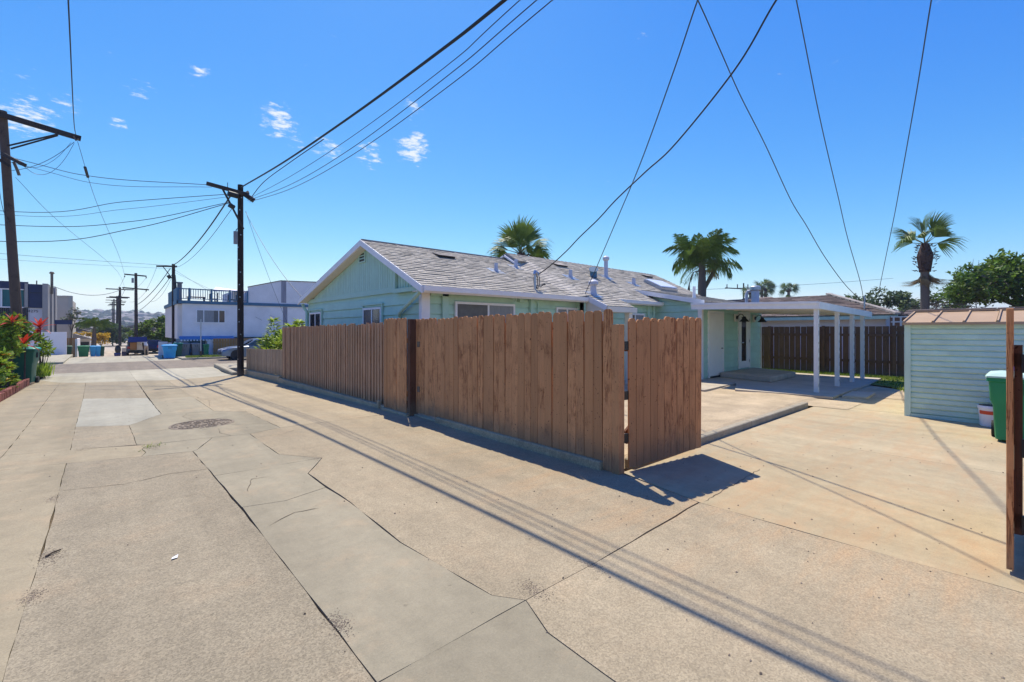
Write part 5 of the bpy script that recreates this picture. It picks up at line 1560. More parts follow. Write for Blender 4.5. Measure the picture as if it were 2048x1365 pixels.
st_ = MB()
for x, y, h in sp:
    st_.tube([(x, y, -.25), (x, y, h - .1)], [.02, .008], 5)
st_.build('stem', M['bark'], BS)

# ---- palms
def fan_mesh(rg, n_=20, L_=.95, droop=.35, spread=R(150), stalk=.7, w_=.034):
    """fan leaf: stalk along +X, then blades radiating, tips drooping"""
    mb = MB()
    for i in range(n_):
        a = -spread / 2 + spread * i / (n_ - 1); l = L_ * (.72 + .28 * math.cos(a * .9)) * rg.uniform(.85, 1.1)
        d = Vector((math.cos(a), math.sin(a), 0)); s_ = Vector((-d.y, d.x, 0)) * w_
        z1 = -.05 * abs(math.sin(a)) * L_
        p0 = Vector((stalk, 0, 0)); p1 = p0 + d * l * .55 + Vector((0, 0, z1 + .03 * (i % 2))); p2 = p0 + d * l * .85 + Vector((0, 0, z1 - droop * .35 * l)); p3 = p0 + d * l + Vector((0, 0, z1 - droop * l * rg.uniform(.7, 1.3)))
        mb.add([p0, p1 + s_, p2 + s_ * .5, p3, p2 - s_ * .5, p1 - s_], [(0, 1, 5), (1, 2, 4, 5), (2, 3, 4)])
    return mb.mesh('fan_frond')


def stalk_mesh(stalk):
    return MB().tube([(0, 0, 0), (stalk * .5, 0, .02), (stalk + .1, 0, 0)], [.035, .022, .014], 5).mesh('stalk')


def rot_to(direction, roll=0.):
    """euler that turns +X to direction keeping local Z up"""
    x = Vector(direction).normalized(); up = Vector((0, 0, 1))
    if abs(x.z) > .98:
        up = Vector((-.3, .2, 1)).normalized()
    y = up.cross(x).normalized(); z = x.cross(y)
    m_ = Matrix((x, y, z)).transposed()
    return (m_ @ Matrix.Rotation(roll, 3, 'X')).to_euler()


def fan_palm(base, head, tr, label, fronds, fl, dead, seed, name='fan_palm', group=None, boots=True, parts_mesh=None):
    rg = random.Random(seed)
    T = thing(name, base, label, 'palm', group)
    b = Vector(base); h = Vector(head)
    pts = [b.lerp(h, i / 6) + Vector((.04 * math.sin(i), 0, 0)) for i in range(7)]
    MB().tube(pts, [tr * 1.25, tr * 1.05, tr, tr, tr, tr * .98, tr * .9], 12).build('trunk', M['palmbark'], T, smooth=True)
    if boots:
        bb = MB()
        for i in range(90):
            a = rg.uniform(0, 6.28); z = h.z - rg.random() * boots
            r_ = tr * (1.3 + .9 * math.sin((h.z - z) / boots * 3.0))
            p = Vector((h.x + r_ * math.cos(a), h.y + r_ * math.sin(a), z))
            d = Vector((math.cos(a), math.sin(a), rg.uniform(-.2, 1.1))).normalized() * rg.uniform(.10, .26)
            s_ = Vector((-math.sin(a), math.cos(a), 0)) * .06
            bb.add([p - s_, p + s_, p + d + s_ * .5, p + d - s_ * .5, p + d * .5 + Vector((0, 0, -.06))], [(0, 1, 2, 3), (0, 4, 1), (1, 4, 2)])
        bb.tube([h - Vector((0, 0, boots)), h - Vector((0, 0, boots * .4)), h + Vector((0, 0, .1))], [tr * 1.3, tr * 1.9, tr * .9], 10)
        bb.build('boots', M['palmboot'], T)
    vm = [fan_mesh(rg, 20, fl * 1.05, dr_, R(84), fl * .6) for dr_ in (.22, .5, .8)]
    sm2 = stalk_mesh(fl * .6)
    for d, ln in fronds:
        dz = Vector(d).normalized().z
        me = vm[0] if dz > .55 else (vm[1] if dz > .1 else vm[2])
        o = put('frond', me, M['palmfan'], T, h + Vector((0, 0, .05)), rot_to(d, rg.choice((-1, 1)) * rg.uniform(.45, 1.2)))
        o.scale = (ln, ln, ln)
        put('stalk', sm2, M['petiole'], o)
    for i in range(dead):
        a = rg.uniform(0, 6.28)
        o = put('dead_frond', vm[2], M['palmdead'], T, h - Vector((0, 0, boots * .75 if boots else .1)), rot_to((math.cos(a) * .35, math.sin(a) * .35, -1), rg.uniform(0, 3)))
        o.scale = (.8, .45, .8)
    return T


# camera-facing frame used only to place fronds left/right as they grow
RV = Vector((.751, -.66, 0)); FV = Vector((.66, .751, 0))


def fd(a, el, f=0.):
    """compass a: -1 left .. 1 right, el up"""
    return tuple(RV * a + FV * f + Vector((0, 0, el)))


fan_palm((14.7, 16.1, 0), (14.7, 16.1, 5.15), .17, 'fan palm with green crown rising just behind the house roof',
         [(fd(-1, .35), 1.0), (fd(-.9, .75, .3), 1.0), (fd(-.5, 1, -.2), 1.05), (fd(-.15, 1, .2), 1.0), (fd(.1, 1, -.1), 1.15), (fd(.45, 1, .2), 1.1), (fd(.9, .6, -.3), 1.0), (fd(1, .25, .2), 1.0), (fd(1, -.05, -.2), .95), (fd(.7, .05, .6), .9), (fd(-.9, -.02, .3), .9), (fd(.9, -.35), .9), (fd(.2, .5, 1), .9), (fd(-.2, .5, -1), .9), (fd(.55, .15, -.8), .8), (fd(-.1, 1.2, -.6), .75), (fd(.2, 1.1, .5), .7), (fd(-.4, .6, -.7), .75), (fd(.4, .5, -.7), .75)],
         .98, 2, 31, boots=.35)
fan_palm((34.4, 3.9, 0), (34.4, 3.9, 6.35), .2, 'tall fan palm with shaggy brown boots rising behind the shed',
         [(fd(-1, .12), 1.1), (fd(-.9, .62, .2), 1.1), (fd(-.45, 1, -.2), 1.05), (fd(.1, 1, .1), 1.15), (fd(.35, 1, -.3), 1.1), (fd(.85, .75, .2), 1.15), (fd(1, .12), 1.1), (fd(-.3, .7, .9), .9), (fd(.2, .6, -.9), .9), (fd(-.6, .5, -.6), .9)],
         1.05, 8, 32, boots=1.5)
# far palms
for k, (x, y, hz_, sc_) in enumerate(((113, 43.5, 10.5, 1.0), (112, 40.6, 11.5, 1.15), (114, 40.5, 11.2, 1.0), (113, 35.4, 10.6, 1.0))):
    rg = random.Random(40 + k)
    fan_palm((x, y, -2), (x, y, hz_), .3, ['leftmost of the far fan palms, next to the far utility pole', 'tallest of the far fan palms beyond the dark roof', 'far fan palm close against the tallest one', 'rightmost far fan palm standing alone'][k],
             [((math.cos(a) * c_, math.sin(a) * c_, e_), sc_) for a, c_, e_ in [(rg.uniform(0, 6.28), 1, rg.uniform(-.5, .9)) for _ in range(22)]], 1.35, 7, 50 + k, name='far_fan_palm', group='far fan palms', boots=.6)


def feather_mesh(rg, L_=2.6, n_=34, arch=.9, hang=.5):
    mb = MB(); spine = []
    for i in range(n_ + 1):
        t = i / n_
        spine.append(Vector((L_ * (t - .18 * arch * t * t * t), 0, arch * L_ * (.30 * t - .62 * t * t))))
    mb.tube(spine[::3] + [spine[-1]], [.03 * (1 - .9 * k / (n_ // 3 + 1)) + .003 for k in range(len(spine[::3]) + 1)], 4)
    for i in range(5, n_):
        t = i / n_; ll = .80 * math.sin(math.pi * (.12 + .85 * t)) + .15
        for s_ in (-1, 1):
            for q_ in range(2):
                p = spine[i] + Vector((rg.uniform(-.03, .03), 0, 0))
                d = Vector((.35 + rg.uniform(-.2, .3), s_ * (.75 + rg.uniform(-.3, .2)), rg.uniform(-.25, .5))).normalized()
                m_ = p + d * ll * .45; e_ = p + d * ll * .62 + Vector((.05, 0, -ll * hang * rg.uniform(.6, 1.2)))
                w_ = Vector((.026, 0, .012))
                mb.add([p - w_ * .5, p + w_ * .5, m_ + w_, e_, m_ - w_], [(0, 1, 2, 4), (4, 2, 3)])
    return mb.mesh('feather_frond')


rg = random.Random(61)
QP = thing('queen_palm', (26.2, 12.8, 0), 'feathery queen palm with one yellow frond behind the house wing', 'palm')
qh = Vector((26.2, 12.8, 5.5))
MB().tube([(26.2, 12.8, -.1), (26.2, 12.8, 2.5), (26.22, 12.8, 4.2), (26.2, 12.8, 5.3), (26.25, 12.8, 6.6)], [.26, .23, .24, .18, .05], 12).build('trunk', M['palmbark'], QP, smooth=True)
MB().tube([(26.3, 12.7, 4.0), (26.55, 12.45, 4.7), (26.8, 12.2, 5.3)], [.10, .13, .08], 8).build('old_sheath', M['palmdead'], QP, smooth=True)
fm_ = [feather_mesh(rg, 2.5, 36, .9, .75), feather_mesh(rg, 2.3, 34, 1.15, .85), feather_mesh(rg, 2.4, 34, .6, .6)]
qf = []
for k in range(25):
    az = k * 2.39996; el = 2.1 - 2.3 * k / 24
    qf.append(((math.cos(az), math.sin(az), el), 2 if el > .9 else k % 2, 1.1 if el > .3 else .95))
for d, k, sc_ in qf:
    o = put('frond', fm_[k], M['palmfeather'], QP, qh + Vector((0, 0, rg.uniform(-.5, .3))), rot_to(d, rg.uniform(-.5, .5))); o.scale = (sc_ * .9,) * 3
o = put('yellow_frond', fm_[1].copy(), None, QP, qh - Vector((0, 0, .5)), rot_to(fd(.75, .1, .2), 0)); o.scale = (.55,) * 3; o.data.materials.clear(); o.data.materials.append(M['palmgold']); o['label'] = 'bright yellow drying frond'
MB().tube([qh - Vector((.05, 0, .4)), qh + RV * -.5 + Vector((0, 0, -.5)), qh + RV * -.75 + Vector((0, 0, -1.2)), qh + RV * -.8 + Vector((0, 0, -1.75)), qh + RV * -.8 + Vector((0, 0, -2.3))], [.04, .03, .03, .10, .05], 8).build('seed_spathe', M['palmboot'], QP, smooth=True)

# ================================================================== PLANTED BED AT LEFT
BE = MB().prism([(-30, -30, -.15), (-2.08, -30, -.15), (-2.08, 12.6, -.17), (-2.30, 25.6, -.55), (-30, 25.6, -.55)], (0, 0, .28)); struct('planting_bed', BE, M['soil'])
BR = thing('brick_edging', (-2.06, 18, -.1), 'row of red bricks edging the planted bed at left', 'edging')
bmh = MB().box(-.05, .05, -.048, .048, -.06, .19).mesh('brick', bevel=.006)
y = 12.7
while y < 23.6:
    x = -2.02 - .022 * (y - 12.7)
    put('brick', bmh, M['brick'], BR, (x + random.uniform(-.01, .01), y, zg(y) + random.uniform(-.02, .015)), (random.uniform(-.05, .05), random.uniform(-.05, .05), random.uniform(-.07, .07)))
    y += .105
SKF = thing('stake_edging', (-2.2, 24.8, -.35), 'short row of grey stakes beside the teal bin', 'edging')
for k in range(9):
    y = 23.75 + k * .24
    hgt = random.uniform(.85, 1.1) if k > 1 else .35
    MB().box(-2.28 - .006 * k, -2.255 - .006 * k, y, y + .05, zg(y) - .1, zg(y) + hgt).build('stake', M['stake'], SKF)
MB().box(-2.30, -2.285, 23.7, 25.8, .35, .40).build('rail', M['stake'], SKF)


def shrub(name, c, rad, n_, size, m, label, seed, flowers=0, fm='flower', aspect=.55, group=None, cat='shrub'):
    rg = random.Random(seed); T = thing(name, (c[0], c[1], zg(c[1])), label, cat, group)
    lp = lumpy(c, rad, 14, .42 * min(rad), rg)
    mb = MB(); leafcloud(mb, c, rad, n_, size, rg, lumps=lp, aspect=aspect, up=.5); mb.build('foliage', M[m], T)
    st_ = MB()
    for l in lp[:9]:
        st_.tube([(c[0] + rg.uniform(-.1, .1), c[1], zg(c[1]) - .1), Vector(l[0]) * .5 + Vector((c[0], c[1], zg(c[1]))) * .5, l[0]], [.025, .016, .006], 5)
    st_.build('stem', M['bark'], T)
    if flowers:
        fb = MB()
        for i in range(flowers):
            l = rg.choice(lp); d = Vector((rg.gauss(0, 1) + .4, rg.gauss(0, 1) - .8, rg.gauss(0, .8) + .4)).normalized(); p = Vector(l[0]) + d * l[1]
            for k in range(7):
                a = k * .9; e_ = Vector((math.cos(a), math.sin(a), .3)) * rg.uniform(.05, .09); s_ = Vector((-math.sin(a), math.cos(a), 0)) * .03
                fb.add([p, p + e_ + s_, p + e_ - s_], [(0, 1, 2)], rg.random())
        fb.build('blossom', M[fm], T)
    return T


shrub('flowering_shrub', (-2.55, 20.3, .3), (.30, .8, .62), 1100, .17, 'leaflime', 'lime-leaved shrub with orange blossoms at the left picture edge', 71, 42)
shrub('flowering_shrub', (-2.32, 19.5, .08), (.2, .8, .35), 500, .13, 'leaf', 'low shrub with small yellow-orange blossoms by the brick edging', 72, 22, 'yellowflower')
shrub('leafy_shrub', (-2.75, 23.4, 1.4), (.55, .9, .75), 1900, .17, 'leaflime', 'tall yellow-green shrub in front of the leaning pole', 73)
shrub('leafy_shrub', (-2.72, 25.7, 1.45), (.5, .6, .65), 1300, .17, 'leaf', 'green shrub around the foot of the leaning pole', 74)
shrub('leafy_shrub', (-2.15, 26.8, .85), (.28, .4, .5), 420, .20, 'leaflime', 'drooping pale-leaved shrub to the right of the teal bin lid', 75, aspect=.35)
shrub('leafy_shrub', (-2.72, 22.0, .3), (.3, .6, .5), 600, .16, 'leafdark', 'dark low shrub under the lime-leaved shrub', 76)
shrub('leafy_shrub', (-3.35, 25.3, 1.4), (.7, 1.0, 1.0), 1300, .18, 'leaf', 'green shrub filling the left edge behind the bed', 77)
rg = random.Random(80); gt = MB()
for i in range(420):
    x = rg.gauss(-2.18, .12); y = rg.uniform(26.0, 27.4); z = zg(y) + .1; a = rg.uniform(0, 6.28); l = rg.uniform(.25, .7)
    e_ = Vector((math.cos(a) * l * .5, math.sin(a) * l * .5, l)); s_ = Vector((-math.sin(a), math.cos(a), 0)) * .012; p = Vector((x, y, z))
    gt.add([p - s_, p + s_, p + e_ * .6 + s_, p + e_ + Vector((0, 0, -.1 * l)), p + e_ * .6 - s_], [(0, 1, 2, 4), (4, 2, 3)], rg.random())
o = gt.build('grass_clump', M['leaflime']); tag(o, 'strappy green grass clump beside the grey stakes', 'grass', kind='stuff')
lfm = []
for k in range(3):
    l = .52; w_ = .055 + .01 * k; dr_ = .10 + .12 * k
    vs = []; n_ = 6
    for i in range(n_ + 1):
        t = i / n_; ww = w_ * math.sin(math.pi * (.10 + .86 * t)) * 1.1
        z = .06 * t - dr_ * t * t
        vs += [(l * t, -ww, z + .02), (l * t, 0, z), (l * t, ww, z + .02)]
    fs_ = []
    for i in range(n_):
        a = i * 3
        fs_ += [(a, a + 1, a + 4, a + 3), (a + 1, a + 2, a + 5, a + 4)]
    lfm.append(MB().add(vs, fs_).mesh('leaf'))


def ti_plant(c, n_, sc_, label, seed):
    rg = random.Random(seed); T = thing('red_ti_plant', (c[0], c[1], zg(c[1])), label, 'plant', 'red-leaved plants in the bed')
    MB().tube([(c[0], c[1], zg(c[1]) - .1), (c[0] + .03, c[1], c[2])], [.03, .02], 6).build('stem', M['bark'], T)
    for i in range(n_):
        a = i * 2.4 + rg.uniform(-.3, .3); el = 1.6 - 1.9 * i / n_
        o = put('leaf', lfm[min(2, int(3 * i / n_))].copy() if False else lfm[min(2, int(3 * i / n_))], M['leafred'], T, (c[0], c[1], c[2] - .12 * i / n_), rot_to((math.cos(a), math.sin(a), el), rg.uniform(-.3, .3)))
        o.scale = (sc_ * rg.uniform(.8, 1.2),) * 3
    return T


ti_plant((-2.25, 27, 1.72), 16, .85, 'largest crimson-leaved plant, above the teal bin toward the white wall', 91)
ti_plant((-2.58, 23.0, 1.9), 10, .6, 'coral-red leaved plant at the top left of the bed', 92)
ti_plant((-2.6, 24.8, 1.9), 8, .55, 'small orange-red leaved plant in front of the leaning pole', 93)
ti_plant((-2.32, 23.35, 1.12), 10, .85, 'crimson-leaved plant just above the teal bin lid', 94)

# ================================================================== NEIGHBOUR'S HOUSE WITH DARK ROOF
NH = thing('dark_roofed_house', (24, 5, 0), 'low house with dark shingled hip roof beyond the back fence', 'house')
MB().box(22.0, 30, 3.6, 16, -.1, 2.1).build('wall', M['whitewall'], NH)
MB().box(23.0, 29, -6, 3.6, -.1, 2.0).build('wall', M['whitewall'], NH)
MB().box(21.62, 21.70, 3.2, 16.4, 2.0, 2.16).build('gutter', M['shed'], NH)
MB().box(21.71, 22.0, 3.2, 16.4, 2.02, 2.05).build('soffit', M['creampaint'], NH)


def shingled(name, a, b, c_, d_, parent, rows=16):
    """roof face a,b (eave) c_,d_ (top) laid in overlapping courses"""
    a, b, c_, d_ = (Vector(v) for v in (a, b, c_, d_)); mb = MB(); nrm = (b - a).cross(d_ - a).normalized()
    if nrm.z < 0:
        nrm = -nrm
    rr = random.Random(len(name))
    for i in range(rows):
        t0 = i / rows; t1 = (i + 1.15) / rows if i < rows - 1 else 1
        p0 = a.lerp(d_, t0); p1 = b.lerp(c_, t0); q0 = a.lerp(d_, t1); q1 = b.lerp(c_, t1)
        L_ = (p1 - p0).length; k = max(1, int(L_ / .45))
        for j in range(k):
            u0 = j / k; u1 = (j + .97) / k; h = .025 + rr.random() * .02
            mb.add([p0.lerp(p1, u0) + nrm * h, p0.lerp(p1, u1) + nrm * h, q0.lerp(q1, u1) + nrm * .006, q0.lerp(q1, u0) + nrm * .006, p0.lerp(p1, u0), p0.lerp(p1, u1)], [(0, 1, 2, 3), (4, 5, 1, 0)], rr.random())
    o = mb.build(name, M['nshingle'], parent); o['kind'] = 'stuff'
    return o


shingled('roof_shingles', (21.6, 16.4, 2.16), (21.6, 3.2, 2.16), (25.2, 6.2, 3.22), (25.2, 12.5, 3.22), NH)
shingled('hip_shingles', (21.6, 3.2, 2.16), (29, 3.2, 2.16), (25.3, 6.2, 3.22), (25.2, 6.2, 3.22), NH)
MB().prism([(21.62, 3.22, 2.13), (21.62, 16.4, 2.13), (25.2, 12.5, 3.19), (25.2, 6.2, 3.19)], (0, 0, .02)).build('roof_deck', M['nshingle'], NH)
MB().prism([(29, 3.22, 2.13), (29, 16.4, 2.13), (25.2, 12.5, 3.19), (25.2, 6.2, 3.19)], (0, 0, .02)).build('roof_deck', M['nshingle'], NH)
hc = MB().box(-.02, .32, -.10, .10, -.03, .045).mesh('hip_cap')
for k in range(22):
    p = Vector((21.6, 3.2, 2.2)).lerp(Vector((25.2, 6.2, 3.25)), k / 22)
    put('hip_cap', hc, M['ridge'], NH, p, rot_to((3.6, 3.0, 1.25), 0))
shingled('rear_roof_shingles', (23.4, 3.6, 2.0), (23.4, -6, 2.0), (27, -6, 2.5), (27, 3.6, 2.5), NH, 8)
MB().box(23.3, 23.39, -6, 3.6, 1.9, 2.02).build('rear_fascia', M['twig'], NH)
# second roof, with the big duct
shingled('left_roof_shingles', (22.6, 9.6, 2.5), (22.6, 7.0, 2.5), (25.6, 8.8, 3.3), (25.6, 10.2, 3.3), NH, 8)
dct = MB().tube([(22.6, 8.3, 2.55), (22.6, 8.42, 2.62), (22.6, 8.48, 2.80), (22.6, 8.48, 3.45)], [.17, .17, .17, .17], 12).build('flue_duct', M['ventgrey'], NH, smooth=True)
MB().lathe([(.19, 3.42), (.24, 3.46), (.24, 3.60), (.15, 3.66)], (22.6, 8.48, 0), 14).build('cowl', M['galv'], dct, smooth=True)
MB().tube([(22.55, 8.85, 2.6), (22.55, 8.85, 3.3), (22.55, 8.78, 3.42), (22.58, 8.6, 3.42)], .075, 8).build('flue_pipe', M['ventgrey'], dct, smooth=True)
MB().tube([(22.5, 4.35, 2.3), (22.5, 4.35, 2.95)], .03, 8).build('service_mast', M['galv'], NH)
# breeze-block screen beside it
LT = thing('breeze_block_screen', (21, 2.6, 1.6), 'small cream breeze-block screen above the back fence near the shed', 'screen')
lt = MB()
for i in range(7):
    lt.box(21.0, 21.08, 2.0 + i * .2, 2.045 + i * .2, 1.5, 2.05)
for j in range(4):
    lt.box(21.0015, 21.0785, 2.0, 3.3, 1.5 + j * .18, 1.545 + j * .18)
lt.build('lattice', M['creampaint'], LT)
MB().box(21.5, 21.55, 1.8, 3.4, 0, 2.1).build('backing', M['backfence'], LT)
MB().box(21.0, 21.12, 1.9, 3.4, -.1, 1.5).build('block_wall', M['creampaint'], LT)

# ================================================================== WHITE BUILDING WITH ROOF DECK
WB = thing('deck_building', (8, 46, -.4), 'two-storey bluish white stucco building with blue railed roof deck', 'building')
MB().box(4.05, 14.5, 43.0, 55, 1.0, 3.62).build('front_wall', M['stucco'], WB)
MB().box(3.78, 4.049, 43.25, 54, .9, 3.60).build('side_wall', M['stucco_warmlit'], WB)  # same stucco as the front; warm reflected light is put into its colour
MB().box(4.4, 14.5, 43.6, 55, -.5, 1.0).build('ground_floor', M['bluewall'], WB)
MB().box(8.55, 14.52, 43.02, 50, 3.9, 4.75).build('parapet_block', M['stucco'], WB)
pb = MB().prism([(8.5, 42.97, 3.86), (14.5, 42.97, 3.86), (14.5, 42.97, 5.95), (11.0, 42.97, 5.85), (8.5, 42.97, 5.15)], (0, .05, 0)).build('parapet_wall', M['stucco'], WB)
MB().prism([(8.48, 42.94, 5.13), (11.0, 42.94, 5.83), (14.5, 42.94, 5.93), (14.5, 42.94, 6.0), (11.0, 42.94, 5.9), (8.48, 42.94, 5.2)], (0, .12, 0)).build('parapet_cap', M['twig'], pb)
for x0, x1, z0, z1 in ((11.05, 11.45, 3.95, 5.84), (11.2, 11.55, 1.2, 3.6)):
    MB().box(x0, x1, 42.962 if z0 > 3.7 else 42.992, 42.969 if z0 > 3.7 else 42.9995, z0, z1).build('damp_streak', M['stain'], WB)
MB().box(3.7, 14.55, 42.9, 42.999, 3.62, 3.86).build('band', M['blueband'], WB)
MB().box(3.68, 3.779, 42.9, 54, 3.58, 3.86).build('band', M['blueband'], WB)
MB().box(3.78, 14.5, 43.0, 55, 3.63, 3.80).build('deck_floor', M['twig'], WB)
for x0, x1 in ((3.72, 8.5),):
    rl = MB().box(x0, x1, 42.9, 42.97, 4.72, 4.80).build('railing', M['blueband'], WB)
    MB().box(x0, x1, 42.91, 42.96, 3.98, 4.03).build('bottom_rail', M['blueband'], rl)
    bmz = MB().box(-.02, .02, -.02, .02, 4.03, 4.72).mesh('baluster')
    x = x0 + .1
    while x < x1:
        put('baluster', bmz, M['blueband'], rl, (x, 42.935, 0)); x += .155
    for x in (3.76, 4.5, 5.95, 7.2, 8.45):
        MB().box(x - .06, x + .06, 42.88, 42.99, 3.865, 4.83).build('rail_post', M['blueband'], rl)
rl = MB().box(3.69, 3.75, 43.0, 50, 4.72, 4.80).build('railing', M['blueband'], WB)
for y in range(24):
    put('rail_board', MB().box(-.02, .02, -.12, .12, 3.87, 4.72).mesh('rail_board'), M['blueband'], rl, (3.72, 43.15 + y * .29, 0))
MB().box(4.0, 4.3, 45.8, 46.1, 3.80, 5.4).build('chimney', M['bin_grey'], WB)
MB().box(3.94, 4.36, 45.74, 46.16, 5.4, 5.5).build('chimney_cap', M['bin_grey'], WB)
MB().box(8.4, 13, 47, 54, 3.8, 5.15).build('stair_tower', M['stucco'], WB)
MB().prism([(6.5, 46.2, 4.9), (9.2, 46.2, 5.0), (9.2, 49, 5.25), (7.1, 49, 5.45)], (0, 0, .06)).build('deck_canopy', M['whitewall'], WB)
for x, y in ((6.6, 46.3), (9.0, 46.3), (7.2, 48.9), (9.1, 48.9)):
    MB().box(x, x + .08, y, y + .08, 3.8, 4.95).build('canopy_post', M['bin_grey'], WB)
MB().tube([(14.45, 43.2, 5.9), (14.45, 43.2, 6.25)], .03, 6).build('pipe', M['bin_grey'], WB)
wn = MB(); wn.box(4.92, 6.90, 42.94, 42.998, 3.13, 3.2).box(4.92, 6.90, 42.94, 42.998, 2.13, 2.2).box(4.92, 4.99, 42.94, 42.998, 2.2, 3.13).box(6.83, 6.90, 42.94, 42.998, 2.2, 3.13).box(5.40, 5.46, 42.94, 42.998, 2.2, 3.13).box(6.40, 6.46, 42.94, 42.998, 2.2, 3.13)
wno = wn.build('window', M['white'], WB)
for x0, x1, m_ in ((4.99, 5.40, 'curtain'), (5.46, 6.1, 'curtain'), (6.105, 6.40, 'screen'), (6.46, 6.83, 'glass')):
    MB().box(x0, x1, 42.965, 42.985, 2.2, 3.13).build('pane', M[m_], wno)
MB().prism([(3.85, 42.45, .82), (3.85, 43.0, 1.02), (3.85, 43.0, 1.10), (3.85, 42.45, .90)], (3.6, 0, 0)).build('awning', M['bluewall'], WB)
for k in range(18):
    MB().box(3.9 + k * .2, 4.0 + k * .2, 42.44, 42.449, .74, .84).build('awning_tab', M['white'], WB)
for k in range(11):
    MB().box(4.42 + k * .14, 4.54 + k * .14, 43.56, 43.599, -.4, .9).build('garage_board', M['bluewall'], WB)
MB().box(5.6, 6.05, 42.5, 43.55, -.5, .86).build('side_pier', M['stucco'], WB)
MB().box(3.6, 4.35, 42.6, 43.55, -.5, .70).build('service_box', M['bin_grey'], WB)
TB = thing('deck_table', (4.9, 44.2, 3.8), 'reddish table with chairs on the roof deck behind the blue railing', 'table')
MB().box(4.5, 5.7, 44.0, 44.8, 4.2, 4.25).build('top', M['brick'], TB)
for x in (4.55, 5.6):
    MB().box(x, x + .06, 44.1, 44.7, 3.8, 4.2).build('leg', M['bark'], TB)
for k, x in enumerate((6.0, 7.3, 7.9)):
    CH = thing('deck_chair', (x, 44.3, 3.8), ['deck chair nearest the reddish table behind the blue railing', 'middle deck chair behind the blue railing', 'deck chair nearest the parapet behind the blue railing'][k], 'chair', 'chairs on the roof deck')
    MB().box(x, x + .5, 44.1, 44.6, 4.12, 4.16).build('seat', M['bark'], CH)
    MB().box(x, x + .05, 44.1, 44.6, 4.16, 4.55).build('backrest', M['bark'], CH)
    for a, b in ((0, 0), (.45, 0), (0, .45), (.45, .45)):
        MB().box(x + a, x + a + .04, 44.1 + b, 44.14 + b, 3.8, 4.12).build('leg', M['bark'], CH)
HF = thing('honey_fence', (7.5, 41.2, -.35), 'honey-coloured board fence with square holes beside the deck building', 'fence')
hm = MB().box(-.085, .085, -.01, .01, 0, 1.27).mesh('board')
x = 6.05
while x < 11:
    put('board', hm, M['honeyfence'], HF, (x, 42.3, -.36), None); x += .185
for z in (.1, .6):
    MB().box(5.95, 11, 42.312, 42.35, z - .04, z + .04).build('rail', M['honeyfence'], HF)
# white walls at the alley mouth, right
WW = MB().box(2.85, 3.45, 47.0, 47.15, -.6, .62).build('white_garden_wall', M['whitewall']); tag(WW, 'low white wall end between the navy car and the sky-blue bin', 'wall')
WW = MB().box(-5.5, -2.68, 49.9, 50.1, -.55, 1.42).build('white_garden_wall', M['whitewall'], bevel=.01); tag(WW, 'plain white garden wall across the street in front of the navy building', 'wall')
WW = MB().box(-2.55, -2.4, 57.8, 63, -1, .75).build('white_garden_wall', M['whitewall']); tag(WW, 'narrow white wall behind the bins of the far alley', 'wall')
WF = thing('wooden_side_fence', (-2.8, 58, -.9), 'brown wooden fence end beside the dark green far bin', 'fence')
for k in range(5):
    MB().box(-3.1 + k * .14, -2.98 + k * .14, 57.9, 57.93, -1, .85).build('board', M['honeyfence'], WF)

# ================================================================== NAVY BUILDING AT LEFT
NB = thing('navy_building', (-6, 55, -.4), 'modern two-storey building with navy panels and pale grey wall at far left', 'building')
MB().box(-14, -4.2, 53.2, 62, -.5, 5.2).build('body', M['grybldg'], NB)
MB().box(-5.05, -4.25, 53.1, 53.199, -.5, 3.36).build('pale_wall', M['grybldg'], NB)
MB().box(-14, -5.05, 52.95, 53.19, 4.85, 5.42).build('navy_fascia', M['navy'], NB)
MB().box(-5.05, -4.2, 53.0, 53.19, 3.37, 5.28).build('navy_panel', M['navy'], NB)
MB().box(-4.95, -4.3, 52.97, 52.999, 4.55, 4.62).build('panel_batten', M['navydk'], NB)
wf = MB(); wf.box(-14, -5.3, 52.98, 53.19, 4.76, 4.849).box(-14, -5.3, 52.98, 53.19, 3.34, 3.42).box(-6.55, -6.45, 52.981, 53.189, 3.42, 4.76)
wfo = wf.build('window', M['whitewall'], NB)
MB().box(-6.45, -5.3, 53.1, 53.15, 3.42, 4.76).build('pane', M['tealcurtain'], wfo)
MB().box(-9, -6.55, 53.1, 53.15, 3.42, 4.76).build('pane', M['tealcurtain'], wfo)
for k in range(26):
    MB().box(-7.9 + k * .11, -7.84 + k * .11, 53.0, 53.19, 1.9, 3.33).build('navy_slat', M['navydk'], NB)
MB().box(-5.24, -5.06, 52.9, 53.19, 3.4, 5.3).build('post', M['fin'], NB)
MB().box(-4.24, -3.92, 52.8, 54.5, -.5, 5.35).build('fin', M['fin'], NB)
MB().box(-4.18, -3.70, 56.0, 57.5, -.5, 5.3).build('fin', M['fin'], NB)
MB().box(-4.05, -3.80, 54.51, 55.99, -.5, 4.9).build('side_wall', M['fin'], NB)
MB().tube([(-3.78, 54.0, 4.6), (-3.78, 54.0, 6.3)], .09, 8).build('flue', M['iron'], NB)
MB().lathe([(.15, 6.28), (.17, 6.34), (.10, 6.45)], (-3.78, 54.0, 0), 10).build('flue_cap', M['iron'], NB)
MB().tube([(-4.6, 53.3, 5.2), (-4.6, 53.3, 5.6)], .04, 6).build('vent', M['iron'], NB)
nm = put('house_number', text_mesh('4275', .30, .01), M['num'], NB)
nm.location = Vector((-4.78, 53.085, 3.0)) - ORG[NB.name]; nm.rotation_euler = (R(90), 0, 0)
BG = thing('beige_building', (-4, 68, -.9), 'beige stucco building with rounded corner beyond the navy building', 'building')
MB().box(-9, -3.45, 66, 80, -1, 5.0).build('wall', M['beige'], BG)
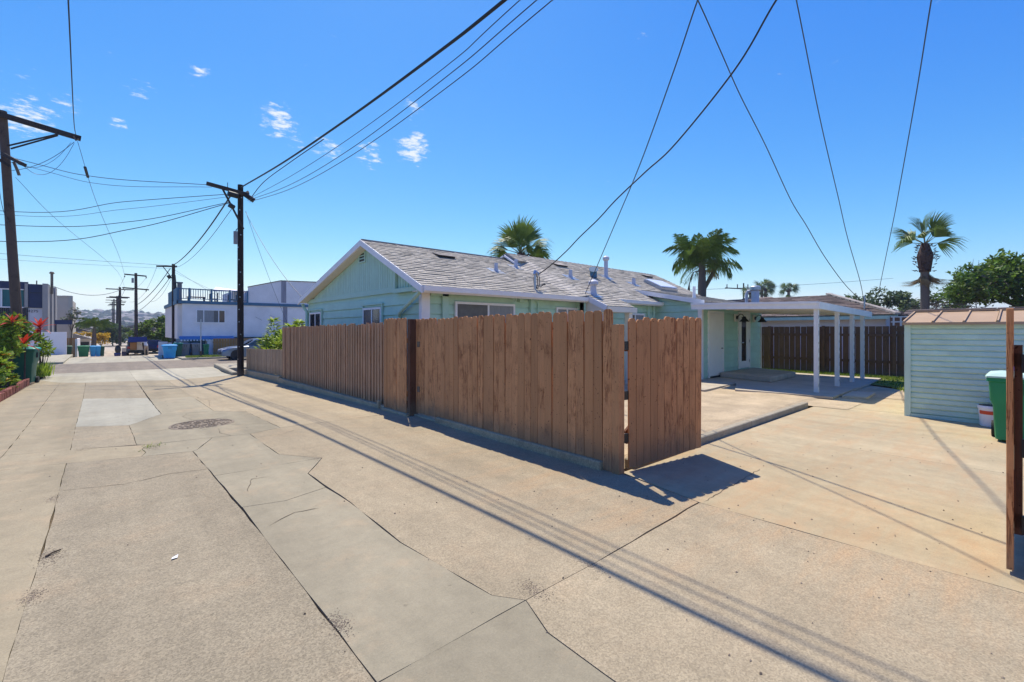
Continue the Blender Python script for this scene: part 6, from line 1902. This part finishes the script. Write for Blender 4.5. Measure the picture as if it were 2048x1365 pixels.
MB().tube([(-3.5, 66.4, -1), (-3.5, 66.4, 5.15)], .42, 14).build('corner_pilaster', M['beige'], BG, smooth=True)
MB().box(-9, -3.35, 65.9, 66.0, 5.0, 5.12).build('cornice', M['beige'], BG)
MB().box(-3.44, -3.40, 68.0, 69.2, 2.4, 3.9).build('window', M['glass'], BG)
SG = MB().box(-3.42, -2.42, 51.0, 51.12, 2.03, 2.38).build('navy_sign_board', M['navy']); tag(SG, 'dark navy board jutting out above the white garden wall', 'board')
MB().box(-3.40, -3.30, 51.02, 51.10, -.5, 2.03).build('post', M['navydk'], SG)
tree('bare_shrub', (-3.0, 62, -.9), (-2.95, 62, 2.9), (.7, .7, .7), 120, .3, 'leafolive', 'twiggy bare shrub in front of the beige building corner', 81, 8, .5, .05, bare=160)
# things further down the far alley
tree('garden_tree', (3.6, 66, -1), (3.7, 66, 1.35), (2.3, 2.2, 1.7), 5200, .34, 'leaf', 'round bright green tree behind the blue-hatched car', 82, 26, .40, .18)
tree('yellow_bush', (-.85, 70, -1), (-1.0, 70, .4), (.75, .8, .8), 700, .26, 'yellowflower', 'yellow flowering bush beside the small palm down the far alley', 83, 8, .5, .06)
tree('yellow_bush', (-2.6, 74, -1), (-2.6, 74, 1.0), (1.0, .8, .3), 400, .26, 'yellowflower', 'yellow creeper on the far garage roof', 84, 8, .8, .04)
rgq = random.Random(88)
SP = thing('small_palm', (-1.5, 66, -.95), 'small feathery palm leaning over the far alley bins', 'palm')
MB().tube([(-1.5, 66, -1.0), (-1.45, 66, .6), (-1.4, 66, 1.9)], [.26, .2, .12], 10).build('trunk', M['palmbark'], SP, smooth=True)
for k in range(13):
    a = k * 2.4
    o = put('frond', fm_[k % 3], M['palmfeather'], SP, (-1.4, 66, 1.9), rot_to((math.cos(a), math.sin(a), rgq.uniform(.1, 1.2)), 0)); o.scale = (.75,) * 3
tree('hedge', (.1, 100, -1.1), (.1, 100, .9), (2.6, 2, 1.7), 2500, .5, 'leafolive', 'olive hedge at the far alley bend above the white car', 85, 20, .5, .1)
GR = thing('far_garage', (-3, 74, -1), 'low grey-roofed garage with dark door in the far alley', 'garage')
MB().box(-4.6, -1.9, 72, 80, -1.1, .55).build('wall', M['whitewall'], GR)
MB().box(-3.0, -2.0, 71.9, 71.99, -1.0, .2).build('door', M['navydk'], GR)
MB().prism([(-4.8, 71.6, .55), (-1.7, 71.6, .55), (-3.2, 71.6, 1.15)], (0, 9, 0)).build('roof', M['fin'], GR)
for k, (x0, x1, y, h, m_) in enumerate(((-9, -3.2, 118, 2.4, 'whitewall'), (-14, -4, 150, 3.0, 'beige'), (2.6, 8, 125, 2.6, 'beige'), (2.4, 9, 165, 3.4, 'whitewall'), (-10, -2.8, 200, 3.0, 'grybldg'), (4.5, 10, 80, 2.2, 'whitewall'), (2, 12, 230, 4, 'beige'))):
    FB = thing('far_house', ((x0 + x1) / 2, y, zg(y)), ['first pale house on the left of the far alley', 'second beige house on the left of the far alley', 'beige house on the right of the far alley beyond the green tree', 'white house on the right of the far alley beyond the poles', 'third grey house on the left of the far alley', 'white house hidden behind the round green tree', 'farthest beige house at the right of the far alley'][k], 'house', 'houses down the far alley')
    MB().box(x0, x1, y, y + 9, zg(y) - .3, zg(y) + h).build('wall', M[m_], FB)
    MB().prism([(x0 - .3, y - .3, zg(y) + h), (x1 + .3, y - .3, zg(y) + h), ((x0 + x1) / 2, y - .3, zg(y) + h + 1.2)], (0, 9.6, 0)).build('roof', M['nshingle'], FB)
    for s_ in (.25, .65):
        xx = x0 + (x1 - x0) * s_
        MB().box(xx, xx + .9, y - .02, y - .005, zg(y) + .8, zg(y) + 1.8).build('window', M['glass'], FB)


# ================================================================== VEHICLES
def wheel_parts(C_, x, y, r_, side):
    t_ = MB().tube([(x, y - .09, r_), (x, y + .09, r_)], r_, 18).build('wheel', M['rubber'], C_, smooth=True)
    yo = y + side * .092
    MB().tube([(x, yo - .004, r_), (x, yo + .004, r_)], r_ * .64, 14).build('rim', M['rim'], t_)
    for k in range(5):
        a = k * 1.2566
        MB().beam((x, yo + side * .006, r_), (x + r_ * .6 * math.cos(a), yo + side * .006, r_ + r_ * .6 * math.sin(a)), .05, .012, (0, 1, 0)).build('spoke', M['rim'], t_)


def car(name, loc, rotz, paint, label, L_=4.5, W_=1.78, hood=.95, roof_=1.45, wagon=False, open_hatch=False, group=None):
    """length along +X = forward"""
    C_ = thing(name, loc, label, 'car', group, world=False, rotz=rotz)
    h = L_ / 2; b = W_ / 2
    low = [(-h, .35), (-h + .03, .62), (-h + .1, hood), (-h * .55, hood + .02), (h * .36, hood), (h * .75, hood - .08), (h - .06, hood - .25), (h, .55), (h - .02, .30), (h * .6, .24), (-h * .6, .24)]
    rings = []
    for yy, s_ in ((-b, .96), (-b + .06, 1.0), (b - .06, 1.0), (b, .96)):
        rings.append([Vector((x * s_, yy, .26 + (z - .26) * (s_ if abs(yy) < b - .01 else .93))) for x, z in low])
    MB().loft(rings).build('body', M[paint], C_, smooth=True)
    rear = -h + .12 if wagon else -h * .78
    top = [(rear, hood - .02), (rear + .22, roof_ - .04), (-h * .2, roof_), (h * .12, roof_ - .03), (h * .46, hood - .04)]
    rings = []
    for yy, k in ((-b + .10, 0), (-b + .26, 1), (b - .26, 1), (b - .10, 0)):
        rings.append([Vector((x, yy if z < hood + .1 else (yy * .92), z - (0 if k else .05))) for x, z in top])
    cab = MB().loft(rings).build('cabin', M[paint], C_, smooth=True)
    for s_ in (-1, 1):
        y0 = s_ * (b - .095)
        MB().prism([(rear + .30, y0, hood + .03), (h * .36, y0, hood + .03), (h * .12, y0 * .94, roof_ - .12), (rear + .42, y0 * .94, roof_ - .12)], (0, s_ * .012, 0)).build('side_window', M['glass'], cab)
    MB().prism([(h * .47, -b + .2, hood + .02), (h * .47, b - .2, hood + .02), (h * .17, b - .34, roof_ - .06), (h * .17, -b + .34, roof_ - .06)], (.015, 0, .02)).build('windscreen', M['glass'], cab)
    if open_hatch:
        MB().box(-h + .0, -h + .20, -b + .15, b - .15, hood - .35, roof_ - .12).build('load_bay', M['rubber'], C_)
        ht_ = MB().prism([(rear + .2, -b + .2, roof_ - .02), (rear + .2, b - .2, roof_ - .02), (rear - .62, b - .12, roof_ + .22), (rear - .62, -b + .12, roof_ + .22)], (0, 0, .06)).build('hatch', M['hatch'], C_)
        MB().prism([(rear - .62, -b + .12, roof_ + .22), (rear - .62, b - .12, roof_ + .22), (rear - .72, b - .1, roof_ - .22), (rear - .72, -b + .1, roof_ - .22)], (-.05, 0, 0)).build('hatch_door', M['hatch'], ht_)
    else:
        MB().prism([(rear + .02, -b + .22, hood + .03), (rear + .02, b - .22, hood + .03), (rear + .2, b - .34, roof_ - .1), (rear + .2, -b + .34, roof_ - .1)], (-.015, 0, .01)).build('rear_window', M['glass'], cab)
    for s_ in (-1, 1):
        MB().box(-h - .015, -h + .10, s_ * (b - .2) - .14, s_ * (b - .2) + .14, hood - .30, hood - .08).build('tail_light', M['lampred'], C_, bevel=.02)
        MB().prism([(h - .30, s_ * (b - .30) - .18, hood - .28), (h - .02, s_ * (b - .30) - .18, hood - .36), (h - .02, s_ * (b - .30) + .14, hood - .36), (h - .30, s_ * (b - .30) + .2, hood - .28)], (0, 0, .11)).build('headlight', M['lampclear'], C_)
        for x in (-h * .62, h * .62):
            wheel_parts(C_, x, s_ * (b - .11), .33, s_)
            MB().tube([(x, s_ * (b - .02), .33), (x, s_ * (b + .004), .33)], .39, 16).build('wheel_arch', M['rubber'], C_)
    MB().box(h - .03, h + .012, -.45, .45, .42, .56).build('grille', M['rubber'], C_)
    MB().box(-h - .03, -h + .05, -b + .1, b - .1, .35, .52).build('rear_bumper', M['rubber'], C_)
    return C_


car('parked_car', (7.75, 36.1, -.446), R(180), 'carsilver', 'steel-blue car parked at the kerb behind the tall black pole', 4.6, 1.78)
car('loaded_car', (1.85, 59.2, zg(59) + .004), R(90), 'cargrey', 'car seen from behind with blue hatch raised, loaded with boxes', 4.3, 1.62, .98, 1.55, True, True)
car('navy_car', (3.35, 62.5, zg(62) + .004), R(82), 'carnavy', 'navy car parked beside the loaded car', 4.4, 1.7)
car('white_car', (-1.35, 150, zg(150) + .004), R(60), 'carwhite', 'small white car far down the alley', 4.4, 1.8)
CB = MB().box(1.30, 1.78, 56.75, 57.2, .02 - .35, .72 - .35).build('cardboard_box', M['cardbox'], bevel=.01); tag(CB, 'brown cardboard carton in the open car hatch', 'box')
MT = MB().prism([(1.80, 56.8, -.35), (2.25, 56.8, -.35), (2.16, 56.8, .45), (1.80, 56.8, .45)], (0, .4, 0)).build('cream_box', M['matt'], bevel=.01); tag(MT, 'tall cream carton beside the brown carton in the car hatch', 'box')
PI = MB().loft([rrect(.42, .5, 0), rrect(.5, .55, .22), rrect(.48, .5, .32)]).build('blue_tote', M['hatch']); PI.location = (.38, 57, -.9); tag(PI, 'dark blue tote on the ground left of the loaded car', 'tote')
PI = MB().loft([rrect(.34, .4, 0, .08), rrect(.46, .48, .25, .12), rrect(.42, .4, .5, .1), rrect(.18, .2, .72, .05)]).build('black_bag', M['black'], smooth=True); PI.location = (.42, 57, -.575); tag(PI, 'black full sack on top of the blue tote', 'bag')
PI = MB().box(-.17, .17, -.2, .2, 0, .42).build('navy_box', M['carnavy'], bevel=.01); PI.location = (.86, 57, -.9); tag(PI, 'navy box on the ground beside the loaded car', 'box')
PI = MB().box(-.16, .16, -.2, .2, 0, .36).build('white_box', M['matt'], bevel=.01); PI.location = (.86, 57, -.478); tag(PI, 'white box stacked on the navy box', 'box')


def person(loc, rotz, label):
    T = thing('person', loc, label, 'person', world=False, rotz=rotz)
    # bending forward along +X with arms reaching out
    J = [((0, 0, .92), .13), ((.10, 0, 1.14), .125), ((.26, 0, 1.36), .14), ((.34, 0, 1.47), .06), ((.42, 0, 1.60), .10), ((.45, 0, 1.68), .095),
         ((0, .09, .86), .095), ((.06, .10, .48), .065), ((0, .11, .08), .045), ((.12, .12, .04), .04),
         ((0, -.09, .86), .095), ((-.05, -.10, .48), .065), ((-.12, -.11, .08), .045), ((0, -.12, .04), .04),
         ((.28, .19, 1.36), .06), ((.42, .22, 1.14), .045), ((.62, .18, 1.02), .035), ((.70, .17, 1.0), .035),
         ((.28, -.19, 1.36), .06), ((.44, -.22, 1.16), .045), ((.64, -.18, 1.06), .035), ((.72, -.17, 1.04), .035)]
    E_ = [(0, 1), (1, 2), (2, 3), (3, 4), (4, 5), (0, 6), (6, 7), (7, 8), (8, 9), (0, 10), (10, 11), (11, 12), (12, 13), (2, 14), (14, 15), (15, 16), (16, 17), (2, 18), (18, 19), (19, 20), (20, 21)]
    me = bpy.data.meshes.new('body'); me.from_pydata([j[0] for j in J], E_, [])
    o = put('body', me, None, T)
    for m_ in ('cloth', 'khaki', 'skin'):
        me.materials.append(M[m_])
    o.modifiers.new('skin', 'SKIN'); sv = me.skin_vertices[0].data
    for i, j in enumerate(J):
        sv[i].radius = (j[1], j[1])
    sv[0].use_root = True
    s_ = o.modifiers.new('sub', 'SUBSURF'); s_.levels = 2; s_.render_levels = 2
    dg = bpy.context.evaluated_depsgraph_get()
    me2 = bpy.data.meshes.new_from_object(o.evaluated_get(dg))
    me2.materials.clear()
    for m_ in ('cloth', 'khaki', 'skin'):
        me2.materials.append(M[m_])
    for p in me2.polygons:
        c_ = p.center
        p.material_index = 1 if c_.z < .95 else (2 if (c_.z > 1.46 and c_.x > .3) or c_.x > .48 else 0)
        p.use_smooth = True
    o.modifiers.clear(); o.data = me2
    MB().lathe([(.105, 1.58), (.115, 1.66), (.09, 1.74), (.02, 1.77)], (.42, 0, 0), 12).build('hair', M['hair'], T, smooth=True)
    return T


person((2.48, 56.35, zg(56.3)), R(115), 'person in white shirt and khaki trousers bending into the open car hatch')

# ================================================================== STREET SIGNS
S1 = thing('street_sign_post', (4.72, 38.7, -.35), 'slim grey sign post on the grass verge, sign blades seen edge-on', 'sign post')
MB().tube([(4.72, 38.7, -.4), (4.72, 38.7, 2.35)], .035, 8).build('post', M['galv'], S1, smooth=True)
MB().box(4.70, 4.74, 38.5, 38.9, 1.55, 2.1).build('sign_plate', M['galv'], S1)
MB().tube([(4.72, 38.7, -.36), (4.72, 38.7, .1)], .07, 8).build('sleeve', M['bark'], S1)
S2 = thing('street_sign_post', (5.34, 30.4, -.3), 'taller slim grey sign post just left of the black pole', 'sign post')
MB().tube([(5.34, 29.0, -.35), (5.34, 29.0, 2.95)], .035, 8).build('post', M['galv'], S2, smooth=True)
MB().box(5.32, 5.36, 28.75, 29.25, 2.45, 3.05).build('sign_plate', M['galv'], S2)

# ================================================================== SMALL LITTER
LF = MB().add([(0, -.03, .004), (.05, 0, .012), (0, .03, .004), (-.05, 0, .008)], [(0, 1, 2, 3)]).build('fallen_leaf', M['white']); LF.location = (.33, 3.95, .003); LF.rotation_euler = (0, 0, .8); LF.scale = (.62, .62, 1)
tag(LF, 'small white scrap lying on the alley slab', 'scrap')
TW = MB().tube([(-.35 + .0, 4.56, .008), (-.32, 4.60, .012), (-.28, 4.63, .009)], .006, 5).build('twig', M['bark']); tag(TW, 'short dark twig lying on the alley near the left joint', 'twig')
pb = MB(); rg = random.Random(99)
for i in range(520):
    q_ = rg.random()
    if q_ < .35:
        x = FX - .1 - abs(rg.gauss(0, .22)); y = rg.uniform(3.1, 21)
    elif q_ < .75:
        x = rg.uniform(1.7, 9.5); y = rg.uniform(-.5, 3.0)
    else:
        x = rg.uniform(-1.9, 4); y = rg.uniform(1.5, 14)
    s_ = rg.uniform(.003, .009); z = zg(y) + .002
    a = rg.uniform(0, 3)
    pts = [Vector((x + s_ * rg.uniform(.7, 1.5) * math.cos(a + k * 1.571), y + s_ * math.sin(a + k * 1.571), z)) for k in range(4)] + [Vector((x, y, z + s_ * .9))]
    pb.add(pts, [(0, 1, 4), (1, 2, 4), (2, 3, 4), (3, 0, 4)], rg.random())
for cx, cy, n_, sp_ in ((-.33, 4.55, 130, .07), (-.36, 3.95, 90, .05), (.93, 2.48, 120, .05), (1.95, 2.02, 110, .06), (2.45, 1.98, 70, .05), (.42, 7.9, 90, .09), (1.9, 5.86, 60, .06), (-.30, 8.4, 70, .1), (-.42, 6.1, 80, .06)):
    for i in range(n_ * 3):
        x = cx + rg.gauss(0, sp_ * .55); y = cy + rg.gauss(0, sp_ * 1.2); s_ = rg.uniform(.001, .0032); z = zg(y) + .001; a = rg.uniform(0, 3)
        pts = [Vector((x + s_ * 1.6 * math.cos(a + k * 1.571), y + s_ * math.sin(a + k * 1.571), z)) for k in range(4)] + [Vector((x, y, z + s_ * .6))]
        pb.add(pts, [(0, 1, 4), (1, 2, 4), (2, 3, 4), (3, 0, 4)], rg.random())
o = pb.build('grit', M['pebble']); tag(o, 'scattered grit and tiny dry leaves on the concrete', 'grit', kind='stuff')
wd = MB()
for cx, cy, n_, h in ((.42, 7.95, 40, .05), (.32, 7.8, 12, .035)):
    for i in range(n_):
        x = cx + rg.gauss(0, .05); y = cy + rg.gauss(0, .06); a = rg.uniform(0, 6.28); l = h * rg.uniform(.4, 1.2)
        e_ = Vector((math.cos(a) * l, math.sin(a) * l, l * .8)); s2 = Vector((-math.sin(a), math.cos(a), 0)) * .004; p = Vector((x, y, zg(y)))
        wd.add([p - s2, p + s2, p + e_], [(0, 1, 2)], rg.random())
o = wd.build('joint_weeds', M['grass']); tag(o, 'tiny weeds growing in the alley joints', 'weeds', kind='stuff')

# ================================================================== SEA HAZE over the far hills
HZ = MB().box(-3500, 4200, -420, 2600, -4, 52).build('haze', None)
tag(HZ, 'thin bluish sea haze in front of the distant hills', 'haze', kind='stuff')
hm_ = bpy.data.materials.new('haze_air'); hm_.use_nodes = True
t = hm_.node_tree; t.nodes.clear()
ho = N(t, 'ShaderNodeOutputMaterial'); hv = N(t, 'ShaderNodeVolumePrincipled')
hv.inputs['Color'].default_value = (.70, .82, 1.0, 1)
hv.inputs['Density'].default_value = .00045
hv.inputs['Anisotropy'].default_value = 0.2
t.links.new(hv.outputs[0], ho.inputs['Volume'])
HZ.data.materials.append(hm_)
